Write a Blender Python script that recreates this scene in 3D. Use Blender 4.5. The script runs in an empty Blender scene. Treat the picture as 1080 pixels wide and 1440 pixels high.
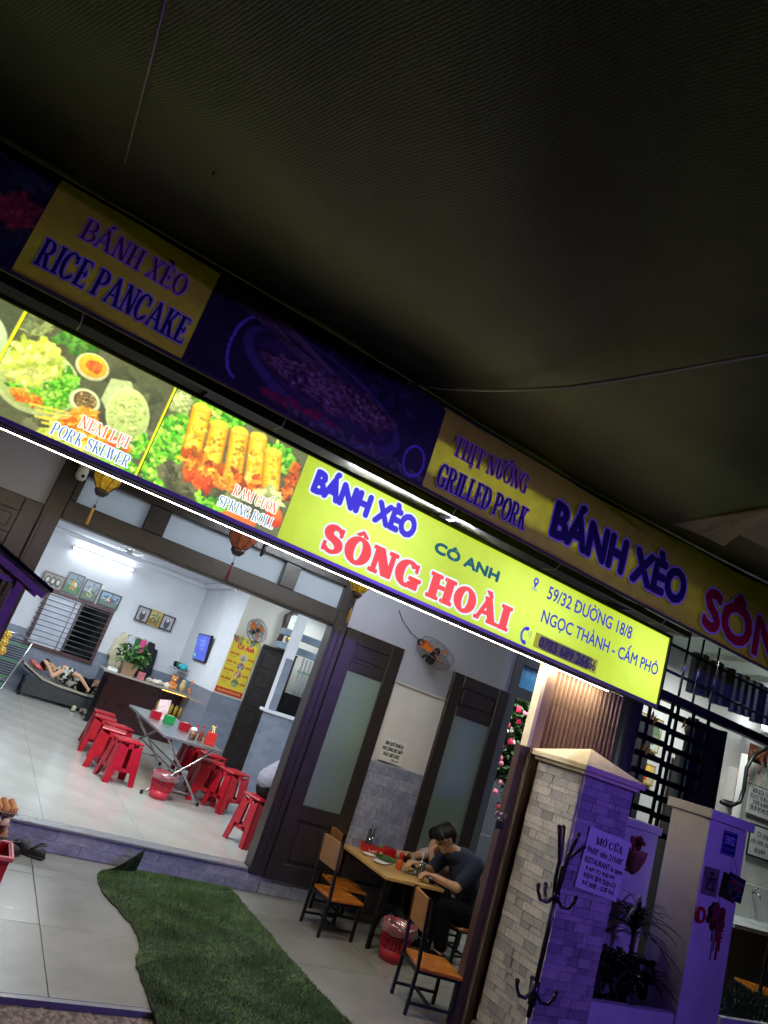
import bpy, bmesh, math, random, unicodedata
import numpy as np
from mathutils import Vector, Matrix, Euler
R = math.radians
random.seed(7)
scene = bpy.context.scene
col = scene.collection

# ------------------------------------------------------------------ camera
EYE = Vector((0, 0, 1.65)); FPX = 965.0
YAW, PITCH, ROLL = R(25.5), R(16.1), R(18.75)
_f = Vector((math.sin(YAW) * math.cos(PITCH), math.cos(YAW) * math.cos(PITCH), math.sin(PITCH)))
_r0 = Vector((math.cos(YAW), -math.sin(YAW), 0)); _u0 = _r0.cross(_f)
CR = math.cos(ROLL) * _r0 + math.sin(ROLL) * _u0
CU = -math.sin(ROLL) * _r0 + math.cos(ROLL) * _u0
cam = bpy.data.cameras.new('camera'); cam_o = bpy.data.objects.new('camera', cam); col.objects.link(cam_o)
cam.sensor_fit = 'VERTICAL'; cam.sensor_height = 36; cam.lens = 36 * FPX / 1440
cam.clip_start = .05; cam.clip_end = 400
cam_o.matrix_world = Matrix(((CR.x, CU.x, -_f.x, EYE.x), (CR.y, CU.y, -_f.y, EYE.y), (CR.z, CU.z, -_f.z, EYE.z), (0, 0, 0, 1)))
scene.camera = cam_o

def at(px, py, x=None, y=None, z=None):
    """place seen at a photo pixel (1080x1440) on the plane x=, y= or z="""
    d = (px - 540) / FPX * CR - (py - 720) / FPX * CU + _f
    if z is not None: k = (z - EYE.z) / d.z
    elif y is not None: k = y / d.y
    else: k = x / d.x
    return EYE + d * k

# ------------------------------------------------------------------ night sky, exposure
w = bpy.data.worlds.new('World'); scene.world = w; w.use_nodes = True
nt = w.node_tree; bg = nt.nodes['Background']
sky = nt.nodes.new('ShaderNodeTexSky'); sky.sky_type = 'NISHITA'; sky.sun_disc = False
sky.sun_elevation = R(-8); sky.sun_rotation = R(200)
nt.links.new(sky.outputs[0], bg.inputs[0]); bg.inputs[1].default_value = .05
scene.view_settings.view_transform = 'Standard'; scene.view_settings.look = 'None'
scene.view_settings.exposure = 0.0; scene.view_settings.gamma = 1
scene.cycles.use_denoising = True
scene.cycles.max_bounces = 7; scene.cycles.transparent_max_bounces = 12
scene.cycles.sample_clamp_indirect = 4
scene.cycles.caustics_reflective = False; scene.cycles.caustics_refractive = False

# lit lamps of the place that are not things in view: the violet shop light across the lane
# (its glow is on every street-facing surface) and the room ceiling lamps; an added fill sits behind the door header
def area(name, loc, rot, sx, sy, power, color):
    l = bpy.data.lights.new(name, 'AREA'); l.shape = 'RECTANGLE'; l.size = sx; l.size_y = sy
    l.energy = power; l.color = color
    o = bpy.data.objects.new(name, l); col.objects.link(o); o.location = loc; o.rotation_euler = rot
    return o
VIOLET = (.22, .115, 1.0)
vl = area('violet_street_light', (4.7, -1.6, 2.75), Vector((3.3, -5.0, .5)).to_track_quat('Z', 'Y').to_euler(), 1.2, .06, 62, VIOLET); vl.data.spread = R(115)
area('back_wall_fill', (1.4, 6.08, 2.72), (R(72), 0, 0), 1.3, .12, 112, (.88, .98, 1))  # added unseen fill, aimed inward to brighten the back wall
area('room_light', (1.5, 8.2, 3.0), (0, 0, 0), 1.2, .3, 46, (.86, .98, 1))
area('room_light_back', (1.7, 11.6, 3.0), (0, 0, 0), 1.2, .3, 60, (.88, .98, 1))
area('side_room_light', (5.6, 6.35, 2.85), (0, 0, 0), .9, .25, 40, (.9, .97, 1))
area('annex_light', (7.2, 4.75, 3.4), (0, 0, 0), .6, .25, 45, (.92, 1, .97))
area('kitchen_light', (4.6, 10.5, 2.9), (0, 0, 0), .4, .2, 12, (.85, .95, 1))

# ------------------------------------------------------------------ helpers
def lin(c):
    return tuple(((v / 255) / 12.92 if v / 255 <= .04045 else ((v / 255 + .055) / 1.055) ** 2.4) for v in c)

MATS = {}
def M(name, c, rough=.6, metal=0., var=.12, scale=6., bump=0., bscale=60., spec=.5, dirt=0., coat=0., sub=None):
    """plain procedural surface: albedo from an sRGB triple, mottled by noise, with fine relief"""
    if name in MATS: return MATS[name]
    m = bpy.data.materials.new(name); m.use_nodes = True; t = m.node_tree; n = t.nodes; L = t.links.new
    p = n['Principled BSDF']; c = lin(c)
    tc = n.new('ShaderNodeTexCoord'); no = n.new('ShaderNodeTexNoise'); no.inputs['Scale'].default_value = scale; no.inputs['Detail'].default_value = 5
    L(tc.outputs['Object'], no.inputs['Vector'])
    cr = n.new('ShaderNodeValToRGB'); cr.color_ramp.elements[0].position = .3; cr.color_ramp.elements[1].position = .72
    cr.color_ramp.elements[0].color = (*[v * (1 - var) for v in c], 1)
    cr.color_ramp.elements[1].color = (*[min(1, v * (1 + var)) for v in c], 1)
    L(no.outputs['Fac'], cr.inputs[0]); out = cr.outputs[0]
    if dirt:
        n2 = n.new('ShaderNodeTexNoise'); n2.inputs['Scale'].default_value = scale * .35; n2.inputs['Detail'].default_value = 8; n2.inputs['Roughness'].default_value = .7
        L(tc.outputs['Object'], n2.inputs['Vector'])
        r2 = n.new('ShaderNodeValToRGB'); r2.color_ramp.elements[0].position = .46; r2.color_ramp.elements[1].position = .72
        r2.color_ramp.elements[0].color = (0, 0, 0, 1); r2.color_ramp.elements[1].color = (dirt, dirt, dirt, 1)
        L(n2.outputs['Fac'], r2.inputs[0])
        mx = n.new('ShaderNodeMix'); mx.data_type = 'RGBA'; L(r2.outputs[0], mx.inputs[0]); L(out, mx.inputs[6])
        mx.inputs[7].default_value = (*[v * .35 for v in c], 1); out = mx.outputs[2]
    L(out, p.inputs['Base Color'])
    p.inputs['Metallic'].default_value = metal; p.inputs['Specular IOR Level'].default_value = spec
    rr = n.new('ShaderNodeMapRange'); L(no.outputs['Fac'], rr.inputs[0]); rr.inputs[3].default_value = max(.02, rough - .08); rr.inputs[4].default_value = min(1, rough + .08)
    L(rr.outputs[0], p.inputs['Roughness'])
    p.inputs['Coat Weight'].default_value = coat; p.inputs['Coat Roughness'].default_value = .12
    if bump:
        nb = n.new('ShaderNodeTexNoise'); nb.inputs['Scale'].default_value = bscale; nb.inputs['Detail'].default_value = 4
        L(tc.outputs['Object'], nb.inputs['Vector'])
        b = n.new('ShaderNodeBump'); b.inputs['Strength'].default_value = bump; b.inputs['Distance'].default_value = .01
        L(nb.outputs['Fac'], b.inputs['Height']); L(b.outputs[0], p.inputs['Normal'])
    MATS[name] = m
    return m

def emit(name, c, s):
    if name in MATS: return MATS[name]
    m = bpy.data.materials.new(name); m.use_nodes = True; t = m.node_tree; n = t.nodes; n.clear()
    e = n.new('ShaderNodeEmission'); e.inputs[0].default_value = (*lin(c), 1); e.inputs[1].default_value = s
    o = n.new('ShaderNodeOutputMaterial'); t.links.new(e.outputs[0], o.inputs[0]); MATS[name] = m
    return m

def glass(name, tint, refl=.08, rough=.03, haze=0.):
    if name in MATS: return MATS[name]
    m = bpy.data.materials.new(name); m.use_nodes = True; t = m.node_tree; n = t.nodes; n.clear(); L = t.links.new
    tr = n.new('ShaderNodeBsdfTransparent'); tr.inputs[0].default_value = (*lin(tint), 1)
    gl = n.new('ShaderNodeBsdfGlossy'); gl.inputs['Roughness'].default_value = rough
    lw = n.new('ShaderNodeLayerWeight'); lw.inputs[0].default_value = .35
    ad = n.new('ShaderNodeMath'); ad.operation = 'MULTIPLY_ADD'; L(lw.outputs['Fresnel'], ad.inputs[0]); ad.inputs[1].default_value = .8; ad.inputs[2].default_value = refl; ad.use_clamp = True
    mx = n.new('ShaderNodeMixShader'); L(ad.outputs[0], mx.inputs[0]); L(tr.outputs[0], mx.inputs[1]); L(gl.outputs[0], mx.inputs[2])
    last = mx.outputs[0]
    if haze:
        df = n.new('ShaderNodeBsdfTranslucent'); df.inputs[0].default_value = (*lin(tint), 1)
        d2 = n.new('ShaderNodeBsdfDiffuse'); d2.inputs[0].default_value = (*lin(tint), 1)
        a2 = n.new('ShaderNodeMixShader'); a2.inputs[0].default_value = .5; L(df.outputs[0], a2.inputs[1]); L(d2.outputs[0], a2.inputs[2])
        m2 = n.new('ShaderNodeMixShader'); m2.inputs[0].default_value = haze; L(last, m2.inputs[1]); L(a2.outputs[0], m2.inputs[2]); last = m2.outputs[0]
    o = n.new('ShaderNodeOutputMaterial'); L(last, o.inputs[0]); MATS[name] = m
    return m

def print_mat(name, strength=0., rough=.6, var=.1, scale=30., mult=1.):
    """flat print: colour from the print itself; a backlit print gives off light"""
    if name in MATS: return MATS[name]
    m = bpy.data.materials.new(name); m.use_nodes = True; t = m.node_tree; n = t.nodes; L = t.links.new
    p = n['Principled BSDF']; p.inputs['Roughness'].default_value = rough
    a = n.new('ShaderNodeAttribute'); a.attribute_name = 'Col'
    tc = n.new('ShaderNodeTexCoord'); no = n.new('ShaderNodeTexNoise'); no.inputs['Scale'].default_value = scale; no.inputs['Detail'].default_value = 6; no.inputs['Roughness'].default_value = .65
    L(tc.outputs['Object'], no.inputs['Vector'])
    mr = n.new('ShaderNodeMapRange'); L(no.outputs['Fac'], mr.inputs[0]); mr.inputs[1].default_value = .3; mr.inputs[2].default_value = .7; mr.inputs[3].default_value = mult * (1 - var); mr.inputs[4].default_value = mult * (1 + var)
    mu = n.new('ShaderNodeVectorMath'); mu.operation = 'SCALE'; L(a.outputs['Color'], mu.inputs[0]); L(mr.outputs[0], mu.inputs['Scale'])
    if strength:
        p.inputs['Base Color'].default_value = (.1, .1, .1, 1)
        L(mu.outputs[0], p.inputs['Emission Color']); p.inputs['Emission Strength'].default_value = strength
    else:
        L(mu.outputs[0], p.inputs['Base Color'])
    MATS[name] = m
    return m

class MB:
    """collects simple shapes into one mesh"""
    def __init__(s): s.v = []; s.f = []; s.sm = []
    def add(s, vs, fs, smooth=False):
        o = len(s.v); s.v += [Vector(v) for v in vs]
        for f in fs: s.f.append([o + i for i in f]); s.sm.append(smooth)
        return s
    def box(s, a, b, rot=None):
        a, b = Vector(a), Vector(b); c = (a + b) / 2
        vs = [Vector((x, y, z)) for x in (a.x, b.x) for y in (a.y, b.y) for z in (a.z, b.z)]
        if rot:
            m = Euler(rot).to_matrix(); vs = [c + m @ (v - c) for v in vs]
        return s.add(vs, [(0, 1, 3, 2), (4, 6, 7, 5), (0, 4, 5, 1), (2, 3, 7, 6), (0, 2, 6, 4), (1, 5, 7, 3)])
    def bar(s, p, q, w, h=None, up=(0, 0, 1)):
        """square tube from p to q"""
        p, q = Vector(p), Vector(q); h = h or w; d = (q - p).normalized(); u = Vector(up)
        if abs(d.dot(u)) > .95: u = Vector((0, 1, 0))
        a = d.cross(u).normalized() * w / 2; b = d.cross(a).normalized() * h / 2
        vs = [e + i * a + j * b for e in (p, q) for i, j in ((-1, -1), (1, -1), (1, 1), (-1, 1))]
        return s.add(vs, [(3, 2, 1, 0), (4, 5, 6, 7), (0, 1, 5, 4), (1, 2, 6, 5), (2, 3, 7, 6), (3, 0, 4, 7)])
    def tube(s, pts, r, n=8, cap=True, smooth=True):
        pts = [Vector(p) for p in pts]; rs = r if isinstance(r, (list, tuple)) else [r] * len(pts)
        rings = []; o = len(s.v); a = None
        for i, p in enumerate(pts):
            d = (pts[min(i + 1, len(pts) - 1)] - pts[max(i - 1, 0)]).normalized()
            if a is None:
                a = d.orthogonal().normalized()
            else:
                a = (a - d * a.dot(d)); a = a.normalized() if a.length > 1e-5 else d.orthogonal().normalized()
            b = d.cross(a)
            s.v += [p + rs[i] * (math.cos(k * 2 * math.pi / n) * a + math.sin(k * 2 * math.pi / n) * b) for k in range(n)]
        for i in range(len(pts) - 1):
            for k in range(n):
                k2 = (k + 1) % n
                s.f.append([o + i * n + k, o + i * n + k2, o + (i + 1) * n + k2, o + (i + 1) * n + k]); s.sm.append(smooth)
        if cap:
            s.f.append([o + k for k in reversed(range(n))]); s.sm.append(False)
            e = o + (len(pts) - 1) * n; s.f.append([e + k for k in range(n)]); s.sm.append(False)
        return s
    def lathe(s, prof, c=(0, 0, 0), n=16, smooth=True, sx=1., sy=1.):
        c = Vector(c); o = len(s.v)
        for r, z in prof:
            s.v += [c + Vector((r * sx * math.cos(k * 2 * math.pi / n), r * sy * math.sin(k * 2 * math.pi / n), z)) for k in range(n)]
        for i in range(len(prof) - 1):
            for k in range(n):
                k2 = (k + 1) % n
                s.f.append([o + i * n + k, o + i * n + k2, o + (i + 1) * n + k2, o + (i + 1) * n + k]); s.sm.append(smooth)
        s.f.append([o + k for k in reversed(range(n))]); s.sm.append(False)
        e = o + (len(prof) - 1) * n; s.f.append([e + k for k in range(n)]); s.sm.append(False)
        return s
    def ball(s, c, r, n=10, m=7, rot=None):
        c = Vector(c); r = Vector((r, r, r)) if isinstance(r, (int, float)) else Vector(r)
        mt = Euler(rot).to_matrix() if rot else Matrix.Identity(3)
        o = len(s.v)
        for i in range(m + 1):
            t = math.pi * i / m; t = min(max(t, .02), math.pi - .02)
            for k in range(n):
                p = 2 * math.pi * k / n
                s.v.append(c + mt @ Vector((r.x * math.sin(t) * math.cos(p), r.y * math.sin(t) * math.sin(p), r.z * math.cos(t))))
        for i in range(m):
            for k in range(n):
                k2 = (k + 1) % n
                s.f.append([o + i * n + k, o + (i + 1) * n + k, o + (i + 1) * n + k2, o + i * n + k2]); s.sm.append(True)
        s.f.append([o + k for k in range(n)]); s.sm.append(True)
        s.f.append([o + m * n + k for k in reversed(range(n))]); s.sm.append(True)
        return s
    def capsule(s, p, rp, q, rq, n=12):
        p, q = Vector(p), Vector(q); d = q - p; L = d.length; d = d.normalized()
        pts = []; rs = []
        for k in range(4):
            t = math.pi / 2 * (1 - k / 4); pts.append(p - d * rp * math.sin(t)); rs.append(max(.001, rp * math.cos(t)))
        pts.append(p); rs.append(rp); pts.append(q); rs.append(rq)
        for k in range(1, 5):
            t = math.pi / 2 * k / 4; pts.append(q + d * rq * math.sin(t)); rs.append(max(.001, rq * math.cos(t)))
        return s.tube(pts, rs, n)
    def prism(s, pts, y0, y1):
        """outline in x,z pushed from y0 to y1"""
        n = len(pts); vs = [(x, y0, z) for x, z in pts] + [(x, y1, z) for x, z in pts]
        return s.add(vs, [list(range(n)), list(reversed(range(n, 2 * n)))] + [(i + n, (i + 1) % n + n, (i + 1) % n, i) for i in range(n)])
    def slab(s, pts, z0, z1):
        n = len(pts); vs = [(x, y, z0) for x, y in pts] + [(x, y, z1) for x, y in pts]
        return s.add(vs, [list(reversed(range(n))), list(range(n, 2 * n))] + [(i, (i + 1) % n, (i + 1) % n + n, i + n) for i in range(n)])
    def mesh(s, name='m', mat=None, bevel=0.):
        me = bpy.data.meshes.new(name); me.from_pydata([tuple(v) for v in s.v], [], s.f)
        me.polygons.foreach_set('use_smooth', s.sm)
        if mat: me.materials.append(mat)
        b = bmesh.new(); b.from_mesh(me)
        bmesh.ops.recalc_face_normals(b, faces=b.faces)
        if bevel:
            es = [e for e in b.edges if len(e.link_faces) == 2 and e.calc_face_angle(0) > .6]
            bmesh.ops.bevel(b, geom=es, offset=bevel, segments=1, affect='EDGES')
        b.to_mesh(me); b.free()
        return me
    def build(s, name, mat, parent=None, bevel=0., world=False):
        return put(name, s.mesh(name, mat, bevel), parent, world=world)

def put(name, me, parent=None, loc=(0, 0, 0), rot=(0, 0, 0), world=False, scale=None):
    """link a mesh; world=True: the mesh is in world coordinates although it has a (top-level) parent"""
    o = bpy.data.objects.new(name, me); col.objects.link(o); o.location = loc; o.rotation_euler = rot
    if scale: o.scale = scale
    if parent:
        o.parent = parent
        if world:
            root = parent
            off = Vector(parent.location)
            while root.parent: root = root.parent; off = off + Vector(root.location)
            o.location = Vector(loc) - off
    return o

def tag(o, label=None, cat=None, group=None, kind=None):
    if label: o['label'] = label
    if cat: o['category'] = cat
    if group: o['group'] = group
    if kind: o['kind'] = kind
    return o
def thing(name, label, cat, loc=(0, 0, 0), rz=0., group=None):
    o = bpy.data.objects.new(name, None); col.objects.link(o); o.empty_display_size = .1
    o.location = loc; o.rotation_euler = (0, 0, rz)
    return tag(o, label, cat, group)
def copy_tree(o, parent=None):
    c = o.copy(); col.objects.link(c); c.parent = parent
    for ch in list(o.children): copy_tree(ch, c)
    return c
def dup(o, loc, rz, label):
    c = copy_tree(o); c.location = loc; c.rotation_euler = (0, 0, rz); c['label'] = label
    return c
def fused(name, mb, voxel, mat, parent, smooth=6, world=False, disp=0.):
    """one continuous skin over overlapping shapes"""
    me = mb.mesh('tmp'); o = bpy.data.objects.new('tmp', me); col.objects.link(o)
    r = o.modifiers.new('r', 'REMESH'); r.mode = 'VOXEL'; r.voxel_size = voxel
    s = o.modifiers.new('s', 'SMOOTH'); s.factor = .5; s.iterations = smooth
    dg = bpy.context.evaluated_depsgraph_get(); me2 = bpy.data.meshes.new_from_object(o.evaluated_get(dg))
    bpy.data.objects.remove(o)
    me2.materials.clear(); me2.materials.append(mat)
    me2.polygons.foreach_set('use_smooth', [True] * len(me2.polygons))
    if disp:
        rr = random.Random(3)
        for v in me2.vertices:
            v.co += v.normal * disp * (math.sin(v.co.x * 90 + v.co.z * 40) * .5 + rr.uniform(-.6, .6))
    return put(name, me2, parent, world=world)
# ------------------------------------------------------------------ lettering and flat print
_gc = {}
def sans_glyph(ch):
    if ch in _gc: return _gc[ch]
    def mk(t):
        c = bpy.data.curves.new('g', 'FONT'); c.body = t; c.size = 1; c.resolution_u = 3
        o = bpy.data.objects.new('g', c); me = bpy.data.meshes.new_from_object(o)
        vs = [(v.co.x, v.co.y) for v in me.vertices]; fs = [list(p.vertices) for p in me.polygons]
        bpy.data.meshes.remove(me); bpy.data.objects.remove(o); bpy.data.curves.remove(c)
        return vs, fs
    if 'HH' not in _gc:
        a = mk('HH')[0]; _gc['HH'] = max(v[0] for v in a); _gc['cap'] = max(v[1] for v in a)
    if ch == ' ': _gc[ch] = ([], [], .28 / _gc['cap']); return _gc[ch]
    vs, fs = mk(ch); b = mk('H' + ch + 'H')[0]
    adv = max(v[0] for v in b) - _gc['HH']; k = 1 / _gc['cap']
    _gc[ch] = ([(x * k, y * k) for x, y in vs], fs, adv * k)
    return _gc[ch]

def serif_glyph(ch, W=.2, T=.06, SF=.1):
    """bold roman capital, cap height 1: thick stems, thin hairlines, bracketless serifs"""
    P = []
    def rect(x0, x1, y0, y1): P.append([(x0, y0), (x1, y0), (x1, y1), (x0, y1)])
    def stem(x, y0=0, y1=1, top=True, bot=True, w=None):
        w = w or W; rect(x, x + w, y0, y1)
        if bot: rect(x - SF, x + w + SF, y0, y0 + T)
        if top: rect(x - SF, x + w + SF, y1 - T, y1)
    def diag(x0, y0, x1, y1, w): P.append([(x0, y0), (x0 + w, y0), (x1 + w, y1), (x1, y1)])
    def arc(cx, cy, rx, ry, a0, a1, wv, wh, n=14):
        o = [(cx + rx * math.cos(R(a0 + (a1 - a0) * i / n)), cy + ry * math.sin(R(a0 + (a1 - a0) * i / n))) for i in range(n + 1)]
        q = [(cx + (rx - wv) * math.cos(R(a0 + (a1 - a0) * i / n)), cy + (ry - wh) * math.sin(R(a0 + (a1 - a0) * i / n))) for i in range(n + 1)]
        for i in range(n): P.append([o[i], o[i + 1], q[i + 1], q[i]])
    def snake(pts, ws):
        L = []; Rr = []
        for i, p in enumerate(pts):
            a = pts[max(0, i - 1)]; b = pts[min(len(pts) - 1, i + 1)]; dx, dy = b[0] - a[0], b[1] - a[1]; l = math.hypot(dx, dy) or 1
            L.append((p[0] - dy / l * ws[i] / 2, p[1] + dx / l * ws[i] / 2)); Rr.append((p[0] + dy / l * ws[i] / 2, p[1] - dx / l * ws[i] / 2))
        for i in range(len(pts) - 1): P.append([L[i], L[i + 1], Rr[i + 1], Rr[i]])
    s = SF; h = T
    if ch == 'I': stem(s); adv = W + 2 * s
    elif ch == 'H': stem(s); stem(s + W + .3); rect(s, s + W + .4, .47, .47 + h * 1.2); adv = 2 * W + .3 + 2 * s
    elif ch in 'EFL':
        stem(s); r = s + W + .34
        rect(s, r, 0, h) if ch != 'F' else None
        if ch != 'F': P.append([(r - .07, 0), (r, 0), (r + .03, .27), (r - .03, .0 + h)])
        if ch != 'L':
            rect(s, r - .02, 1 - h, 1); P.append([(r - .07, 1), (r - .02, 1), (r, .76), (r - .06, 1 - h)])
            rect(s, r - .14, .48, .48 + h); rect(r - .17, r - .12, .38, .64)
        adv = r + .06
    elif ch in 'BPR':
        stem(s); x = s + W
        rect(x - .02, x + .14, 1 - h, 1); rect(x - .02, x + .14, .46, .46 + h)
        arc(x + .12, .73, .26 + W * .3, .27, -90, 90, W, h)
        if ch == 'B':
            rect(x - .02, x + .16, 0, h); arc(x + .14, .26, .3 + W * .3, .26, -90, 90, W, h)
        if ch == 'R': diag(x + .28, 0, x + .08, .48, W); rect(x + .26, x + .34 + W + s * .6, 0, h)
        adv = x + .45 + W * .3 + (.1 if ch == 'R' else 0)
    elif ch == 'D':
        stem(s); x = s + W; rect(x - .02, x + .1, 1 - h, 1); rect(x - .02, x + .1, 0, h); arc(x + .08, .5, .32 + W * .4, .5, -90, 90, W, h, 20); adv = x + .45 + W * .4
    elif ch in 'OQ': arc(.3 + W * .5, .5, .3 + W * .5, .52, 0, 360, W * 1.05, h, 30); adv = .62 + W
    elif ch in 'CG':
        c = .3 + W * .5; arc(c, .5, c, .52, 42, 318, W * 1.05, h, 24); rect(c * 1.62, c * 1.78, .66, .96)
        if ch == 'G': stem(c * 1.42, 0, .42, bot=False)
        else: P.append([(c * 1.6, .14), (c * 1.75, .1), (c * 1.85, .26), (c * 1.76, .28)])
        adv = c * 2 + .04
    elif ch == 'S':
        pts = []; ws = []; m = W * .95
        for a in range(25, 271, 15):
            pts.append((.27 + .21 * math.cos(R(a)) + m * .4, .745 + .215 * math.sin(R(a)))); ws.append(h + (m - h) * max(0, (math.sin(R((a - 60) * .62)))) ** 1.2)
        for a in range(75, -156, -15):
            pts.append((.27 + .23 * math.cos(R(a)) + m * .4, .265 + .235 * math.sin(R(a)))); ws.append(h + (m - h) * max(0, math.cos(R((a - 45) * .95))) ** 1.0)
        snake(pts, ws); rect(.48 + m * .4 - .03, .48 + m * .4 + .04, .7, .98); rect(.0 + m * .4, .07 + m * .4, .02, .32); adv = .56 + m * .8
    elif ch == 'T':
        c = .3 + W * .25; stem(c - W / 2 + .04, top=False); x = c + .04; rect(x - c, x + c, 1 - h, 1); rect(x - c, x - c + .06, .7, 1); rect(x + c - .06, x + c, .7, 1); adv = 2 * c + .08
    elif ch == 'N':
        t = h * 1.3; stem(s, w=t, top=True); stem(s + .42 + W * .6, bot=False, w=t); diag(s + .42 + W * .6 + t - W * 1.15, 0, s - .04, 1, W * 1.15); adv = .42 + W * .6 + t + 2 * s
    elif ch == 'M':
        t = h * 1.2; stem(s, w=t); x2 = s + .5 + W; stem(x2, w=W); diag(s + .3, 0, s - .03, 1, W); diag(s + .3 + W * .4, 0, x2, 1, h); adv = x2 + W + s
    elif ch == 'W':
        diag(.16, 0, .0, 1, W); diag(.16 + W * .5, 0, .36, 1, h); diag(.5, 0, .34, 1, W); diag(.5 + W * .5, 0, .74 + W * .3, 1, h)
        for x in (.0, .34, .74 + W * .3): rect(x - s * .8, x + W + s * .4, 1 - h, 1)
        adv = .84 + W * .8
    elif ch == 'A':
        c = .3 + W * .3; diag(s * .6, 0, c, 1, h * 1.2); diag(c * 2 - W * .5, 0, c - W * .4, 1, W); rect(c * .55, c * 1.6, .3, .3 + h)
        rect(0, s * 2.2, 0, h); rect(c * 2 - W * .5 - s, c * 2 + W * .5 + s, 0, h); adv = c * 2 + W * .5 + s
    elif ch == 'X':
        d = .36 + W * .3; diag(s + d, 0, s, 1, W); diag(s, 0, s + d + W * .5, 1, h * 1.2)
        for x, y in ((0, 0), (d, 0), (0, 1 - h), (d + W * .3, 1 - h)): rect(x, x + W + 2 * s * .8, y, y + h)
        adv = d + W + 2 * s
    elif ch == 'K':
        stem(s); x = s + W; diag(x - .02, .42, x + .3, 1, h * 1.4); diag(x + .28, 0, x + .02, .55, W); rect(x + .2, x + .4 + h + s * .3, 1 - h, 1); rect(x + .2, x + .3 + W + s, 0, h); adv = x + .34 + W + s * .6
    elif ch == 'U':
        stem(s, .3, 1, bot=False); t = h * 1.3; x2 = s + W + .3; stem(x2, .3, 1, bot=False, w=t)
        c = (s + x2 + t) / 2; arc(c, .31, c - s, .32, 180, 360, W, h); adv = x2 + t + s
    elif ch == 'V':
        diag(.3, 0, 0, 1, W); diag(.3 + W * .5, 0, .6 + W * .4, 1, h); rect(-.05, W + .1, 1 - h, 1); rect(.5 + W * .4, .75 + W * .4, 1 - h, 1); adv = .75 + W * .4
    elif ch == 'Y':
        c = .3; stem(c, 0, .45, top=False); diag(c, .42, 0, 1, W); diag(c + W * .6, .42, c * 2 + W * .3, 1, h); rect(-.05, W + .1, 1 - h, 1); rect(c * 2, c * 2 + W + .1, 1 - h, 1); adv = .7 + W
    elif ch == ' ': adv = .28
    else: return None
    return P, adv + .05

def layout(text, font, **kw):
    """-> polygons in cap-height units and total width; accents are drawn by hand"""
    out = []; x = 0.
    for ch in text:
        bar = False
        if ch in 'Đđ': base = 'D' if ch == 'Đ' else 'd'; marks = ''; bar = True
        else:
            d = unicodedata.normalize('NFD', ch); hang = ord(ch) > 0x3000
            base = ch if hang else d[0]; marks = '' if hang else d[1:]
        g = serif_glyph(base, **kw) if font == 'serif' else None
        if g: polys, adv = g
        else:
            vs, fs, adv = sans_glyph(base); polys = [[vs[i] for i in f] for f in fs]
        for p in polys: out.append([(x + a, b) for a, b in p])
        if polys:
            xs = [a for p in polys for a, b in p]; top = max(b for p in polys for a, b in p); c = x + (min(xs) + max(xs)) / 2; rt = x + max(xs)
            k = .12 if font == 'serif' else .1
            y0 = top + .07; two = len([m for m in marks if m in '\u0302\u0306']) and len(marks) > 1
            for m in marks:
                if m == '\u0302': out.append([(c - .2, y0), (c - .2 + k, y0), (c, y0 + .12), (c, y0 + .2)]); out.append([(c + .2 - k, y0), (c + .2, y0), (c, y0 + .2), (c, y0 + .12)])
                elif m in '\u0301\u0300\u0309':
                    q = y0 + (.2 if two else 0); sg = 1 if m != '\u0300' else -1; cc = c + (.12 if two else 0)
                    out.append([(cc - .08 * sg, q), (cc + (k - .08) * sg, q), (cc + (k + .1) * sg, q + .2), (cc + .02 * sg, q + .2)])
                elif m == '\u0303': out.append([(c - .2, y0), (c - .05, y0 + .06), (c + .2, y0 + .04), (c + .05, y0 + .12)])
                elif m == '\u031b': out.append([(rt - .1, top - .1), (rt + .04, top - .02), (rt + .1, top + .14), (rt - .02, top + .14)])
                elif m == '\u0323': out.append([(c - .06, -.2), (c + .06, -.2), (c + .06, -.08), (c - .06, -.08)])
            if bar: mn = x + min(xs); out.append([(mn - .1, top * .47), (mn + .26, top * .47), (mn + .26, top * .56), (mn - .1, top * .56)])
        x += adv
    return out, x

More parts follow.
